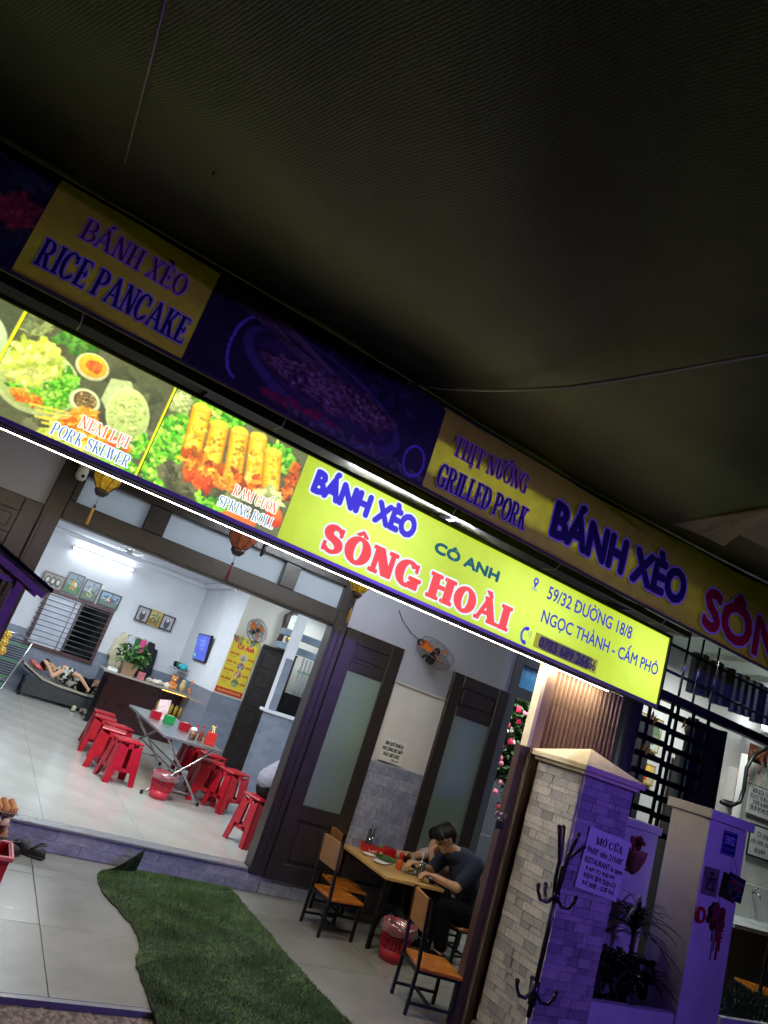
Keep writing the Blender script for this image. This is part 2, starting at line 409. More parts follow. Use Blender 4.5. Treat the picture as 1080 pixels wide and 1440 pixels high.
class Print:
    """flat print on a panel whose face looks to -y: shapes in (x, z), each a hair in front of the last"""
    def __init__(s, step=.00006): s.v = []; s.f = []; s.c = []; s.k = 0; s.gap = 1; s.step = step; s.rnd = random.Random(11)
    def poly(s, pts, c, adv=True, raw=False):
        if adv: s.k += 1
        o = len(s.v); s.v += [(x, -s.k * s.step, z) for x, z in pts]; s.f.append(list(range(o, o + len(pts)))); s.c.append(c if raw else lin(c))
    def rect(s, x0, x1, z0, z1, c): s.poly([(x0, z0), (x1, z0), (x1, z1), (x0, z1)], c)
    def ell(s, x, z, rx, rz, c, rot=0, n=22, jit=0., adv=True, raw=False):
        pts = []
        for i in range(n):
            a = 2 * math.pi * i / n; j = 1 + s.rnd.uniform(-jit, jit)
            u, v = rx * j * math.cos(a), rz * j * math.sin(a); pts.append((x + u * math.cos(rot) - v * math.sin(rot), z + u * math.sin(rot) + v * math.cos(rot)))
        s.poly(pts, c, adv, raw)
    def bits(s, n, x, z, rx, rz, size, cols, asp=2.2, jit=.25, up=None):
        for i in range(n):
            a = s.rnd.uniform(0, 6.28); q = math.sqrt(s.rnd.random()); c = s.rnd.choice(cols); d = s.rnd.uniform(.75, 1.2)
            if i % 6 == 0: s.k += 1
            s.k += .1
            s.ell(x + rx * q * math.cos(a), z + rz * q * math.sin(a), size * s.rnd.uniform(.5, 1.2), size / asp * s.rnd.uniform(.6, 1.2), tuple(min(255, v * d) for v in c), s.rnd.uniform(0, 3.1) if up is None else up + s.rnd.uniform(-.3, .3), 9, jit, False)
    def line(s, p, q, w, c, adv=True):
        dx, dz = q[0] - p[0], q[1] - p[1]; l = math.hypot(dx, dz); a, b = -dz / l * w / 2, dx / l * w / 2
        s.poly([(p[0] + a, p[1] + b), (q[0] + a, q[1] + b), (q[0] - a, q[1] - b), (p[0] - a, p[1] - b)], c, adv)
    def text(s, t, x0, x1, z0, zcap, c, font='sans', halo=None, hw=0., bold=0., slope=0., **kw):
        """fit between x0 and x1, baseline z0, cap line zcap"""
        P, wd = layout(t, font, **kw); sx = (x1 - x0) / wd; sz = zcap - z0
        tr = [[(x0 + a * sx, z0 + b * sz + slope * a * sx) for a, b in p] for p in P]
        def lay(r, n, c):
            s.k += s.gap; d_ = .5 * s.gap / (n * len(tr) + 1)
            for j in range(n):
                dx, dz = (r * math.cos(6.283 * j / n), r * math.sin(6.283 * j / n)) if r else (0, 0)
                for p in tr: s.k += d_; s.poly([(a + dx, b + dz) for a, b in p], c, False)
        if halo: lay(hw + bold, 12, halo)
        if bold: lay(bold, 8, c)
        lay(0, 1, c)
    def build(s, name, mat, parent, loc=(0, 0, 0), rot=(0, 0, 0), world=False):
        me = bpy.data.meshes.new(name); me.from_pydata(s.v, [], s.f); me.materials.append(mat)
        at_ = me.color_attributes.new('Col', 'FLOAT_COLOR', 'CORNER'); i = 0
        buf = []
        for f, c in zip(s.f, s.c): buf += [*c, 1.] * len(f)
        at_.data.foreach_set('color', buf)
        return put(name, me, parent, loc, rot, world)

class Paint(Print):
    """a printed photograph: shapes are painted into a fine colour grid, softened, and kept as the sheet's own colours"""
    def __init__(s, a, b, z0, z1, res=.0032, blur=1, grain=.10, seed=1):
        super().__init__(); s.x0, s.z0 = a, z0; s.nx, s.nz = int((b - a) / res) + 1, int((z1 - z0) / res) + 1
        s.rx_, s.rz_ = (b - a) / (s.nx - 1), (z1 - z0) / (s.nz - 1); s.A = np.zeros((s.nz, s.nx, 3)); s.blur = blur; s.grain = grain; s.rs = np.random.RandomState(seed); s.over = Print()
        s.X, s.Z = np.meshgrid(a + np.arange(s.nx) * s.rx_, z0 + np.arange(s.nz) * s.rz_)
    def win(s, xa, xb, za, zb):
        i0, i1 = max(0, int((xa - s.x0) / s.rx_) - 1), min(s.nx, int((xb - s.x0) / s.rx_) + 3); j0, j1 = max(0, int((za - s.z0) / s.rz_) - 1), min(s.nz, int((zb - s.z0) / s.rz_) + 3)
        return (slice(j0, max(j0, j1)), slice(i0, max(i0, i1)))
    def blend(s, w, m, c):
        m = np.clip(m, 0, 1)[..., None]; s.A[w] = s.A[w] * (1 - m) + np.asarray(c) * m
    def poly(s, pts, c, adv=True, raw=False):
        xs = [p[0] for p in pts]; zs = [p[1] for p in pts]; w = s.win(min(xs), max(xs), min(zs), max(zs)); X, Z = s.X[w], s.Z[w]; ins = np.zeros(X.shape, bool); n = len(pts)
        for i in range(n):
            (xa, za), (xb, zb) = pts[i], pts[i - 1]
            if za == zb: continue
            ins ^= ((za > Z) != (zb > Z)) & (X < (xb - xa) * (Z - za) / (zb - za) + xa)
        s.blend(w, ins * 1., lin(c))
    def ell(s, x, z, rx, rz, c, rot=0, n=22, jit=0., adv=True, raw=False):
        R_ = max(rx, rz) * 1.3; w = s.win(x - R_, x + R_, z - R_, z + R_); dx, dz = s.X[w] - x, s.Z[w] - z
        u = (dx * math.cos(rot) + dz * math.sin(rot)) / rx; v = (-dx * math.sin(rot) + dz * math.cos(rot)) / rz; d = np.hypot(u, v); th = np.arctan2(v, u)
        k = 1 + jit * (np.sin(3 * th + s.rnd.uniform(0, 6)) * .6 + np.sin(7 * th + s.rnd.uniform(0, 6)) * .4)
        e = min(rx, rz); sh = 1 + .28 * (dz / max(rx, rz)) - .10 * (dx / max(rx, rz)) - .15 * np.clip(d, 0, 1) ** 3
        s.blend(w, (k - d) * e / s.rx_ + .5, np.asarray(lin(c)) * sh[..., None])
    def text(s, *a, **k): s.over.text(*a, **k)
    def build(s, name, mat, parent, loc=(0, 0, 0), rot=(0, 0, 0), world=False, warp=None, lift=0., lname='lettering', tmat=None):
        A = s.A
        nz_ = s.rs.rand(s.nz, s.nx); 
        for _ in range(2): nz_ = (nz_ + np.roll(nz_, 1, 0) + np.roll(nz_, 1, 1) + np.roll(nz_, (1, 1), (0, 1))) / 4
        A = A * (1 + s.grain * 6 * (nz_ - .5))[..., None]
        for _ in range(s.blur):
            P = np.pad(A, ((1, 1), (1, 1), (0, 0)), 'edge'); A = (P[:-2, 1:-1] + P[2:, 1:-1] + P[1:-1, :-2] + P[1:-1, 2:] + 2 * P[1:-1, 1:-1]) / 6
        A = np.clip(A, .002, 2); V = np.stack([s.X.ravel(), np.full(s.X.size, -lift), s.Z.ravel()], 1)
        if warp: V[:, 1] += np.array([warp(x, z) for x, _, z in V])
        i = np.arange(s.nz * s.nx).reshape(s.nz, s.nx); F = np.stack([i[:-1, :-1].ravel(), i[:-1, 1:].ravel(), i[1:, 1:].ravel(), i[1:, :-1].ravel()], 1)
        me = bpy.data.meshes.new(name); me.vertices.add(len(V)); me.vertices.foreach_set('co', V.ravel()); me.loops.add(F.size); me.loops.foreach_set('vertex_index', F.ravel().astype(np.int32)); me.polygons.add(len(F)); me.polygons.foreach_set('loop_start', np.arange(0, F.size, 4, dtype=np.int32)); me.polygons.foreach_set('loop_total', np.full(len(F), 4, dtype=np.int32)); me.update(calc_edges=True)
        at_ = me.color_attributes.new('Col', 'FLOAT_COLOR', 'POINT'); at_.data.foreach_set('color', np.concatenate([A.reshape(-1, 3), np.ones((A.shape[0] * A.shape[1], 1))], 1).ravel())
        me.materials.append(mat); o = put(name, me, parent, loc, rot, world)
        if s.over.f: s.over.v = [(x, y - .0006, z) for x, y, z in s.over.v]; s.over.build(lname, tmat or mat, parent, loc, rot, world)
        return o
# ------------------------------------------------------------------ materials of the setting
YF = 5.875; ZR = .178
m_wall = M('wall_paint', (222, 224, 232), .75, var=.05, scale=2.5, bump=.15, bscale=25, dirt=.12)
m_grey = M('grey_wall_paint', (176, 178, 192), .75, var=.06, scale=2, bump=.2, bscale=30, dirt=.2)
m_pale = M('pale_wall_paint', (224, 221, 218), .75, var=.06, scale=2, bump=.2, bscale=30, dirt=.3)
m_beige = M('beige_wall_paint', (214, 210, 200), .75, var=.05, scale=2, bump=.15, bscale=30, dirt=.1)
m_dark = M('dark_wood', (48, 42, 41), .34, var=.2, scale=14, bump=.12, bscale=90)
m_tile = M('floor_tile', (142, 141, 133), .24, var=.09, scale=3, dirt=.42, bump=.03, bscale=14)
m_tile2 = M('floor_tile_worn', (134, 132, 124), .3, var=.12, scale=4, dirt=.6, bump=.04, bscale=14)
m_rtile = M('room_tile', (176, 174, 168), .18, var=.06, scale=3, dirt=.25)
m_grout = M('grout', (112, 108, 101), .9)
m_wt = [M('slate_tile_%d' % i, c, .38, var=.22, scale=22, bump=.5, bscale=35, dirt=.35) for i, c in enumerate(((150, 155, 178), (140, 145, 169), (160, 164, 184)))]
m_border = M('step_border_stone', (128, 130, 136), .3, var=.15, scale=12)
m_white = M('white_plaster', (226, 224, 220), .7, var=.06, scale=4, bump=.2, bscale=30, dirt=.35)
m_cream = M('cream_plaster', (222, 208, 180), .7, var=.1, scale=5, bump=.25, bscale=30, dirt=.4)
m_steel = M('dark_steel', (52, 53, 62), .45, metal=.3, var=.15, scale=20)
m_black = M('black_steel', (22, 22, 24), .4, metal=.3, var=.2, scale=20)
m_chrome = M('polished_steel', (190, 190, 190), .22, metal=1., var=.1)
m_brown = M('brown_gate_paint', (136, 112, 92), .42, var=.15, scale=9, bump=.1, bscale=40, dirt=.35)
m_olive = M('olive_tarp', (78, 78, 52), .7, var=.25, scale=6, bump=.3, bscale=30)

def brick_mat(name, c, sc, mortar):
    m = bpy.data.materials.new(name); m.use_nodes = True; t = m.node_tree; n = t.nodes; L = t.links.new; p = n['Principled BSDF']
    tc = n.new('ShaderNodeTexCoord'); mp = n.new('ShaderNodeMapping'); mp.inputs['Rotation'].default_value = (R(90), 0, 0); L(tc.outputs['Object'], mp.inputs[0])
    b = n.new('ShaderNodeTexBrick'); L(mp.outputs[0], b.inputs[0]); c1 = lin(c)
    b.inputs['Color1'].default_value = (*c1, 1); b.inputs['Color2'].default_value = (*[v * .8 for v in c1], 1); b.inputs['Mortar'].default_value = (*[v * mortar for v in c1], 1)
    b.inputs['Scale'].default_value = 1; b.inputs['Brick Width'].default_value = sc * 2.6; b.inputs['Row Height'].default_value = sc; b.inputs['Mortar Size'].default_value = .004
    L(b.outputs['Color'], p.inputs['Base Color']); p.inputs['Roughness'].default_value = .3
    no = n.new('ShaderNodeTexNoise'); no.inputs['Scale'].default_value = 18; L(tc.outputs['Object'], no.inputs[0])
    ad = n.new('ShaderNodeMath'); ad.operation = 'SUBTRACT'; L(no.outputs[0], ad.inputs[0]); L(b.outputs['Fac'], ad.inputs[1])
    bp = n.new('ShaderNodeBump'); bp.inputs['Strength'].default_value = .35; bp.inputs['Distance'].default_value = .01; L(ad.outputs[0], bp.inputs['Height']); L(bp.outputs[0], p.inputs['Normal'])
    return m
m_farwains = brick_mat('far_wainscot', (134, 142, 162), .085, .85)
m_farbrick = brick_mat('painted_brick', (222, 224, 232), .085, .975)

# ------------------------------------------------------------------ ground and porch
g = MB().box((-40, -40, -.12), (60, 60, -.03)).build('ground', M('washed_concrete', (92, 86, 80), .9, var=.3, scale=40, bump=.6, bscale=120), None)
tag(g, kind='structure')
# washed pebbles set in the strip along the porch edge
pb = MB(); rr = random.Random(5)
oct_ = [(1, 0, 0), (0, 1, 0), (-1, 0, 0), (0, -1, 0), (0, 0, 1)]
for i in range(2600):
    c = Vector((rr.uniform(.2, 1.9), rr.uniform(3.2, 3.70), -.03)); s = rr.uniform(.006, .014); a = rr.uniform(0, 3.1)
    pb.add([c + Vector(((math.cos(a) * x - math.sin(a) * y) * s * 1.3, (math.sin(a) * x + math.cos(a) * y) * s, z * s * .9)) for x, y, z in oct_], [(0, 1, 4), (1, 2, 4), (2, 3, 4), (3, 0, 4)], True)
pe = pb.build('pebbles', M('pebble', (126, 112, 104), .6, var=.55, scale=45), None)
tag(pe, 'brownish washed pebbles set in the strip at the porch edge', 'pebbles', kind='stuff')
pf = MB().box((-3, 3.72, -.1), (9, YF - .012, -.006)).build('porch_floor', m_grout, None); tag(pf, kind='structure')
xs = [.957 + .8 * k for k in range(-4, 9)]; ys = [3.72, 3.75, 4.55, 5.35, YF - .014]
for i in range(len(xs) - 1):
    for j in range(1, len(ys) - 1):
        put('floor_tile', MB().box((xs[i] + .002, ys[j] + .002, -.006), (xs[i + 1] - .002, ys[j + 1] - .002, 0)).mesh('floor_tile', m_tile if (i * 7 + j * 3) % 4 else m_tile2, .001), pf)
tag(MB().box((-3, 3.715, -.05), (9, 3.749, -.001)).build('porch_edging', m_border, pf))

# unseen plate added behind the viewer to keep the violet light off the net
tag(MB().box((-1.0, 0, 0), (1.0, .55, .02)).build('added_light_shield', m_black, None), kind='structure')
lh = bpy.data.objects['added_light_shield']; lh.location = (4.7, -1.6, 2.815); lh.rotation_euler = (0, 0, R(28))
# ------------------------------------------------------------------ the restaurant building
B = thing('restaurant_building', 'grey house front with dark panelled doors and bright open dining room', 'building', (2.4, YF + .1, 0))
def part(name, mb, mat, bevel=0., parent=None): return mb.build(name, mat, parent or B, bevel, True)
T = .14
# outer walls of the front
part('wall', MB().box((-4, YF, 0), (.03, YF + T, 3.4)), m_grey)
part('wall', MB().box((2.81, YF, 0), (4.86, YF + T, 3.4)), m_pale)
part('wall', MB().box((2.812, YF - .008, 2.045), (4.858, YF - .001, 3.39)), m_grey)
part('trim_rail', MB().box((3.0, YF - .022, 2.028), (4.858, YF - .001, 2.044)), M('trim_grey', (196, 196, 200), .5))
part('wall', MB().box((.03, YF, 2.86), (2.81, YF + T, 3.4)), m_grey)
part('wall', MB().box((4.86, YF, 2.79), (6.0, YF + T, 3.4)), m_grey)
part('wall', MB().box((6.0, YF, 0), (11, YF + T, 4.2)), m_white)
# slate tiles on the front: wainscot and step riser
part('tile_bed', MB().box((2.811, YF - .006, .0), (4.859, YF - .0005, 1.284)), m_grout)
tm = [MB().box((0, -.012, 0), (.297, 0, .096)).mesh('wainscot_tile', m, .003) for m in m_wt]
rr = random.Random(2)
for r_ in range(13):
    x = 2.815 - (.15 if r_ % 2 else 0)
    while x < 4.85:
        x0 = max(x, 2.815); x1 = min(x + .297, 4.856)
        if x1 - x0 > .04:
            o = put('wainscot_tile', rr.choice(tm), B, (x0, YF - .006 - rr.uniform(0, .002), r_ * .099 + .001), world=True, scale=((x1 - x0) / .297, 1, 1))
        x += .3
part('step_core', MB().box((-3, YF - .002, -.05), (2.81, YF + .13, ZR - .02)), m_grout)
for r_ in range(2):
    x = -1.1 - r_ * .2
    while x < 2.8:
        x1 = min(x + .397, 2.806)
        put('riser_tile', rr.choice(tm), B, (x, YF - .002 - rr.uniform(0, .002), r_ * .078), world=True, scale=((x1 - x) / .297, .8, .8))
        x += .4
part('step_border', MB().box((-3, YF - .03, ZR - .021), (2.66, YF + .11, ZR + .001)), m_border, .004)
# rooms: floor, walls, ceiling
part('floor_slab', MB().box((-1.7, YF + .132, 0), (7.2, 14.1, ZR - .006)), m_grout)
rt = MB().box((.001, .001, 0), (.799, .799, .006)).mesh('room_floor_tile', m_rtile)
for i in range(7):
    for j in range(10):
        put('room_floor_tile', rt, B, (-.62 + .8 * i, YF + .114 + .8 * j, ZR - .006), world=True)
part('back_wall', MB().box((-1.7, 13.9, ZR - .01), (3.45, 14.05, 3.2)), m_wall)
part('wainscot', MB().box((-1.7, 13.885, ZR), (3.449, 13.899, 1.19)), m_farwains)
part('left_wall', MB().box((-1.84, YF + T, 0), (-1.7, 14.05, 3.2)), m_wall)
part('closet_wall', MB().box((3.45, 11.1, 0), (7.2, 14.05, 3.2)), m_wall)
part('front_paint', MB().box((3.452, 11.088, 1.23), (7.2, 11.099, 3.04)), m_beige)
part('wainscot', MB().box((3.436, 11.086, ZR), (3.4495, 13.884, 1.23)), m_farwains)
part('wainscot', MB().box((3.4505, 11.084, ZR), (3.955, 11.0985, 1.229)), m_farwains)
part('partition_wall', MB().box((4.78, YF + T, 0), (4.9, 9.6, 3.2)), m_wall)
part('ceiling', MB().box((-1.84, YF + T, 3.05), (7.2, 14.05, 3.2)), m_wall)
part('cornice', MB().box((-1.7, 13.79, 2.95), (3.449, 13.884, 3.049)), m_wall, .02)
part('cornice', MB().box((3.34, 11.0, 2.955), (3.435, 13.78, 3.049)), m_wall, .02)
# pier with the kitchen hatch
part('hatch_wall', MB().box((3.84, 9.6, ZR), (4.779, 9.74, 1.25)), m_farwains)
part('hatch_sill', MB().box((3.79, 9.54, 1.251), (4.779, 9.8, 1.295)), m_wall, .006)
part('hatch_post', MB().box((3.84, 9.6, 1.296), (3.965, 9.74, 3.049)), m_wall)
part('hatch_post_tile', MB().box((3.842, 9.588, 1.3), (3.96, 9.599, 2.05)), m_farwains)
part('hatch_lintel', MB().box((3.966, 9.61, 2.73), (4.779, 9.73, 3.049)), m_wall)
for z in (2.2, 2.42): part('shelf_board', MB().box((4.0, 10.4, z), (4.9, 10.7, z + .1)), M('shelf_blue', (150, 170, 190), .4))
gr = part('kitchen_grille', MB().box((4.62, 10.86, 1.95), (5.8, 10.88, 1.98)).box((4.62, 10.86, 1.62), (5.8, 10.88, 1.64)), M('grille_green', (120, 200, 150), .4))
for k in range(16): put('bar', MB().box((4.64 + k * .07, 10.85, 1.6), (4.665 + k * .07, 10.865, 2.2)).mesh('bar', m_wall), gr, world=True)
part('kitchen_cupboard', MB().box((4.5, 10.7, ZR), (5.9, 11.05, 1.58)), m_black)
part('kitchen_cloth', MB().box((5.02, 10.62, 1.0), (5.16, 10.66, 1.62)), M('pale_green', (200, 232, 200), .6))
# second room behind the vine door
part('side_room_back', MB().box((4.9, 9.6, 0), (7.2, 9.72, 3.2)), m_wall)
part('side_room_wainscot', MB().box((4.9, 9.586, ZR), (7.2, 9.599, 1.1)), m_farwains)
part('side_room_wall', MB().box((7.2, YF + T, 0), (7.32, 14.05, 3.2)), m_wall)

# main door frame with three transom panes
def frame(name, boxes): return part(name, sum_boxes(boxes), m_dark, .006)
def sum_boxes(bs):
    mb = MB()
    for a, b in bs: mb.box(a, b)
    return mb
y0, y1 = YF - .035, YF + .12
fr = frame('door_frame', [((.03, y0, ZR), (.17, y1, 2.86)), ((2.67, y0, ZR - .04), (2.81, y1, 2.86)), ((.171, y0, 2.31), (2.669, y1, 2.47)), ((.171, y0, 2.695), (2.669, y1, 2.86)),
     ((.171, y0, 2.471), (.225, y1, 2.694)), ((.76, y0, 2.471), (.935, y1, 2.694)), ((2.03, y0, 2.471), (2.185, y1, 2.694))])
part('frame_moulding', sum_boxes([((.185, y0 - .014, 2.325), (2.655, y0 - .001, 2.345)), ((.04, y0 - .014, .2), (.062, y0 - .001, 2.3)), ((2.69, y0 - .014, .2), (2.712, y0 - .001, 2.3)), ((2.75, y0 - .014, .2), (2.785, y0 - .001, 2.3))]), m_dark, .003, fr)
g_tr = glass('transom_glass', (230, 238, 246), .10, .05, .62)
for a, b in ((.226, .759), (.936, 2.029), (2.186, 2.669)): part('transom_pane', MB().box((a, YF + .03, 2.472), (b, YF + .036, 2.693)), g_tr, 0, fr)
g_door = glass('door_glass', (226, 242, 236), .04, .08, .30)
def leaf(x0, x1, z0, z1, gz0, gz1, label, y=YF - .05, flip=1, handle=True):
    """panelled door leaf folded back flat against the wall"""
    st = .135; yb = y + .04
    d = part('door', sum_boxes([((x0, y, z0), (x0 + st, yb, z1)), ((x1 - st, y, z0), (x1, yb, z1)), ((x0 + st + .0005, y, z0), (x1 - st - .0005, yb, z0 + .14)), ((x0 + st + .0005, y, gz0 - .13), (x1 - st - .0005, yb, gz0)),
        ((x0 + st + .0005, y, gz1), (x1 - st - .0005, yb, gz1 + .09)), ((x0 + st + .0005, y, z1 - .12), (x1 - st - .0005, yb, z1))]), m_dark, .006)
    d['label'] = label
    part('glass', MB().box((x0 + st + .001, y + .014, gz0 + .001), (x1 - st - .001, y + .02, gz1 - .001)), g_door, 0, d)
    for a, b in ((z0 + .141, gz0 - .131), (gz1 + .091, z1 - .121)):
        if b - a > .05:
            part('panel', MB().box((x0 + st + .001, y + .016, a), (x1 - st - .001, y + .032, b)), m_dark, 0, d)
            part('raised_field', MB().box((x0 + st + .035, y + .006, a + .03), (x1 - st - .035, y + .0155, b - .03)), m_dark, .006, d)
    return d
leaf(2.815, 3.475, .13, 2.35, .76, 1.98, 'dark folded-back door leaf with tall glass beside the dining room')
leaf(4.115, 4.855, .13, 2.33, .62, 1.93, 'dark door leaf folded open beside the rose vine')
leaf(-.62, .028, ZR + .02, 2.36, .76, 1.98, 'dark door leaf at the left edge of the picture')
# vine door frame and transom
fr2 = part('door_frame', sum_boxes([((4.861, y0, 0.15), (4.965, y1, 2.79)), ((5.9, y0, 0.15), (6.0, y1, 2.79)), ((4.966, y0, 2.33), (5.899, y1, 2.43)), ((4.966, y0, 2.67), (5.899, y1, 2.789))]), M('grey_door_frame', (84, 88, 94), .4, var=.1), .005)
part('transom_pane', MB().box((4.967, YF + .03, 2.431), (5.898, YF + .036, 2.669)), glass('blue_pane', (150, 195, 225), .15, .05, .25), 0, fr2)
# back-room panelled door
dr = part('inner_door', MB().box((3.96, 11.05, ZR), (4.6, 11.084, 2.17)), m_dark, .004)
for r_ in range(6):
    for c_ in range(2): part('panel', MB().box((4.03 + c_ * .28, 11.036, .26 + r_ * .315), (4.26 + c_ * .28, 11.0495, .50 + r_ * .315)), m_dark, .008, dr)
part('inner_door_frame', sum_boxes([((3.9565, 11.02, ZR), (3.985, 11.0495, 2.2)), ((3.986, 11.02, 2.171), (4.6, 11.0495, 2.2))]), m_dark, 0, dr)

# barred window of the back wall
m_mar = M('maroon_frame', (78, 40, 42), .4, var=.15)
wn = part('window', sum_boxes([((.74, 13.84, .93), (.80, 13.884, 1.97)), ((1.90, 13.84, .93), (1.96, 13.884, 1.97)), ((.801, 13.84, 1.91), (1.899, 13.884, 1.97)), ((.801, 13.84, .93), (1.899, 13.884, .99)), ((1.36, 13.842, .991), (1.41, 13.884, 1.909))]), m_mar)
part('pane', MB().box((.80, 13.872, .99), (1.36, 13.880, 1.91)), M('frosted_pane', (206, 212, 230), .3), 0, wn)
part('pane', MB().box((1.41, 13.872, .99), (1.90, 13.880, 1.91)), M('dark_pane', (8, 9, 14), .08), 0, wn)
for k in range(10): part('bar', MB().tube([(.70, 13.80, 1.04 + k * .093), (1.95, 13.80, 1.04 + k * .093)], .008, 6), M('window_bar', (120, 124, 134), .35, metal=.6), 0, wn)
for x in (1.27, 1.38): part('bar', MB().tube([(x, 13.808, .95), (x, 13.808, 1.95)], .007, 6), MATS['window_bar'], 0, wn)

# ------------------------------------------------------------------ porch roof
pr = thing('porch_roof', 'dark olive tarp roof over the porch behind the lit sign', 'roof', (2, 5, 3.1))
mb = MB(); n1, n2 = 30, 6
for i in range(n1 + 1):
    for j in range(n2 + 1):
        x = -4 + 9.3 * i / n1; y = 4.12 + (YF - 4.125) * j / n2
        mb.v.append(Vector((x, y, 3.22 + .14 * j / n2 + .03 * math.sin(x * 3.1) * math.sin(math.pi * j / n2))))
for i in range(n1):
    for j in range(n2):
        mb.f.append([i * (n2 + 1) + j, (i + 1) * (n2 + 1) + j, (i + 1) * (n2 + 1) + j + 1, i * (n2 + 1) + j + 1]); mb.sm.append(True)
mb.build('tarp', m_olive, pr, 0, True)
MB().bar((-4, 4.11, 3.19), (5.2, 4.11, 3.19), .05).build('front_beam', m_steel, pr, 0, True)
MB().bar((-4, 4.06, 3.06), (4.66, 4.06, 3.06), .07, .05).build('metal_rail', M('galvanised', (112, 118, 134), .42, metal=.6), pr, 0, True)
for k in range(5):
    MB().bar((-3.4 + k * 2, 4.12, 3.22), (-3.4 + k * 2, YF - .01, 3.3), .04, .06).build('rafter', m_steel, pr, 0, True)

# ------------------------------------------------------------------ stone pillar
pl = thing('stone_pillar', 'gate pillar clad in grey stone strips with a cream pyramid cap', 'pillar', (3.9, 3.675, 0))
MB().box((3.662, 3.462, 0), (4.138, 3.888, 1.74)).build('core', m_grout, pl, 0, True)
m_st = [M('cladding_%d' % i, c, .75, var=.22, scale=28, bump=1., bscale=45, dirt=.35) for i, c in enumerate(((206, 201, 198), (190, 186, 185), (172, 169, 171), (214, 207, 201)))]
bm_ = [MB().box((0, -.012, 0), (1, 0, .052)).mesh('stone_strip', m) for m in m_st]
def clad(origin, rz, L, top):
    rr = random.Random(int(L * 100) + int(rz * 10)); z = .0; k = 0; O = Vector(origin); d = Vector((math.cos(rz), math.sin(rz), 0))
    while z < top:
        u = 0.; h = .055 if k % 3 else .034
        while u < L - .01:
            l = min(rr.choice((.07, .1, .12, .15, .18)), L - u)
            if L - u - l < .04: l = L - u
            o = put('stone_strip', rr.choice(bm_), pl, O + d * (u + .001) + Vector((0, 0, z)), (0, 0, rz), True, (l - .0025, rr.uniform(.75, 1.3), (min(h, top - z) - .0025) / .052))
            u += l
        z += h; k += 1
clad((3.662, 3.462, 0), 0, .476, 1.735)
clad((3.662, 3.888, 0), -math.pi / 2, .426, 1.735)
cp = MB().box((3.63, 3.43, 1.74), (4.17, 3.92, 1.765)).box((3.605, 3.405, 1.7655), (4.195, 3.945, 1.80))
cp.add([(3.605, 3.405, 1.8005), (4.195, 3.405, 1.8005), (4.195, 3.945, 1.8005), (3.605, 3.945, 1.8005), (3.9, 3.675, 1.925)], [(0, 1, 4), (1, 2, 4), (2, 3, 4), (3, 0, 4), (3, 2, 1, 0)])
cp.build('cap', m_cream, pl, .003, True)

# ------------------------------------------------------------------ low planter wall and white pier
lw = thing('planter_wall', 'low white garden wall with a planting box right of the stone pillar', 'wall', (4.57, 3.7, 0))
MB().box((4.15, 3.85, 0), (4.985, 3.97, 1.5)).build('back_wall', m_white, lw, 0, True)
MB().box((4.17, 3.82, 1.501), (4.985, 4.0, 1.56)).build('coping', m_white, lw, .004, True)
MB().box((4.152, 3.46, 0), (4.985, 3.53, .43)).build('front_wall', m_white, lw, .006, True)
MB().box((4.152, 3.531, 0), (4.985, 3.849, .36)).build('soil', M('soil', (44, 34, 26), .95, var=.4, scale=40, bump=.9, bscale=80), lw, 0, True)
wp = thing('white_pier', 'white plastered pier carrying the blue house number plate', 'pier', (5.22, 3.6, 0))
MB().box((4.99, 3.45, 0), (5.45, 3.78, 1.74)).build('shaft', m_white, wp, .004, True)
MB().box((4.96, 3.42, 1.741), (5.49, 3.81, 1.81)).build('coping', m_white, wp, .004, True)

# ------------------------------------------------------------------ fence, post and annex on the right
rp = thing('round_post', 'dark grey round steel post under the right end of the lit sign', 'post', (4.8, 4.12, 0))
MB().tube([(4.72, 4.12, 0), (4.72, 4.12, 3.0)], .085, 20).build('shaft', m_steel, rp, 0, True)
MB().box((4.62, 4.04, .0), (4.82, 4.2, .02)).build('base_plate', m_steel, rp, 0, True)
fn = thing('bar_fence', 'black fence of wide horizontal bars above the planter wall', 'fence', (5.4, 4.3, 0))
for k in range(8):
    z = 1.48 + k * .145
    MB().box((4.9, 4.28, z), (5.40, 4.32, z + .05)).build('rail', m_black, fn, 0, True)
    MB().box((5.44, 4.28, z - .015), (5.93, 4.32, z + .035)).build('rail', m_black, fn, 0, True)
for x in (4.93, 5.1, 5.38, 5.46, 5.68, 5.9): MB().box((x, 4.262, 0), (x + .03, 4.279, 2.6)).build('upright', m_black, fn, 0, True)
MB().box((4.88, 4.25, 2.60), (7.6, 4.34, 2.68)).build('beam', m_steel, fn, .004, True)
for z in (2.86, 3.1): MB().tube([(4.85, 4.27, z), (7.6, 4.27, z)], .014, 8).build('rail', m_steel, fn, 0, True)
for x in (5.42, 5.62, 5.86): MB().tube([(x, 4.25, 2.68), (x, 4.25, 3.28)], .011, 8).build('upright', m_chrome, fn, 0, True)
xp_ = 5.63
for k in range(16):
    MB().box((xp_, 4.30, 2.775 + .01 * (k % 3)), (xp_ + .065, 4.36, 3.16 + .012 * (k % 2))).build('square_tube', M('tube_blue_grey', (116, 120, 140), .4, metal=.2),  fn, .004, True)
    xp_ += .115 if k % 5 != 4 else .075
fg = thing('folded_gate', 'dark folded steel gate standing between bar fence and annex', 'gate', (6.12, 4.42, 0))
mb = MB(); pts = []
for k in range(26): pts.append((5.94 + k * .016, 4.40 + (.03 if k % 2 else 0)))
mb.slab(pts + [(6.34, 4.47), (5.94, 4.47)], 0.02, 2.58); mb.build('pleated_leaf', m_steel, fg, 0, True)
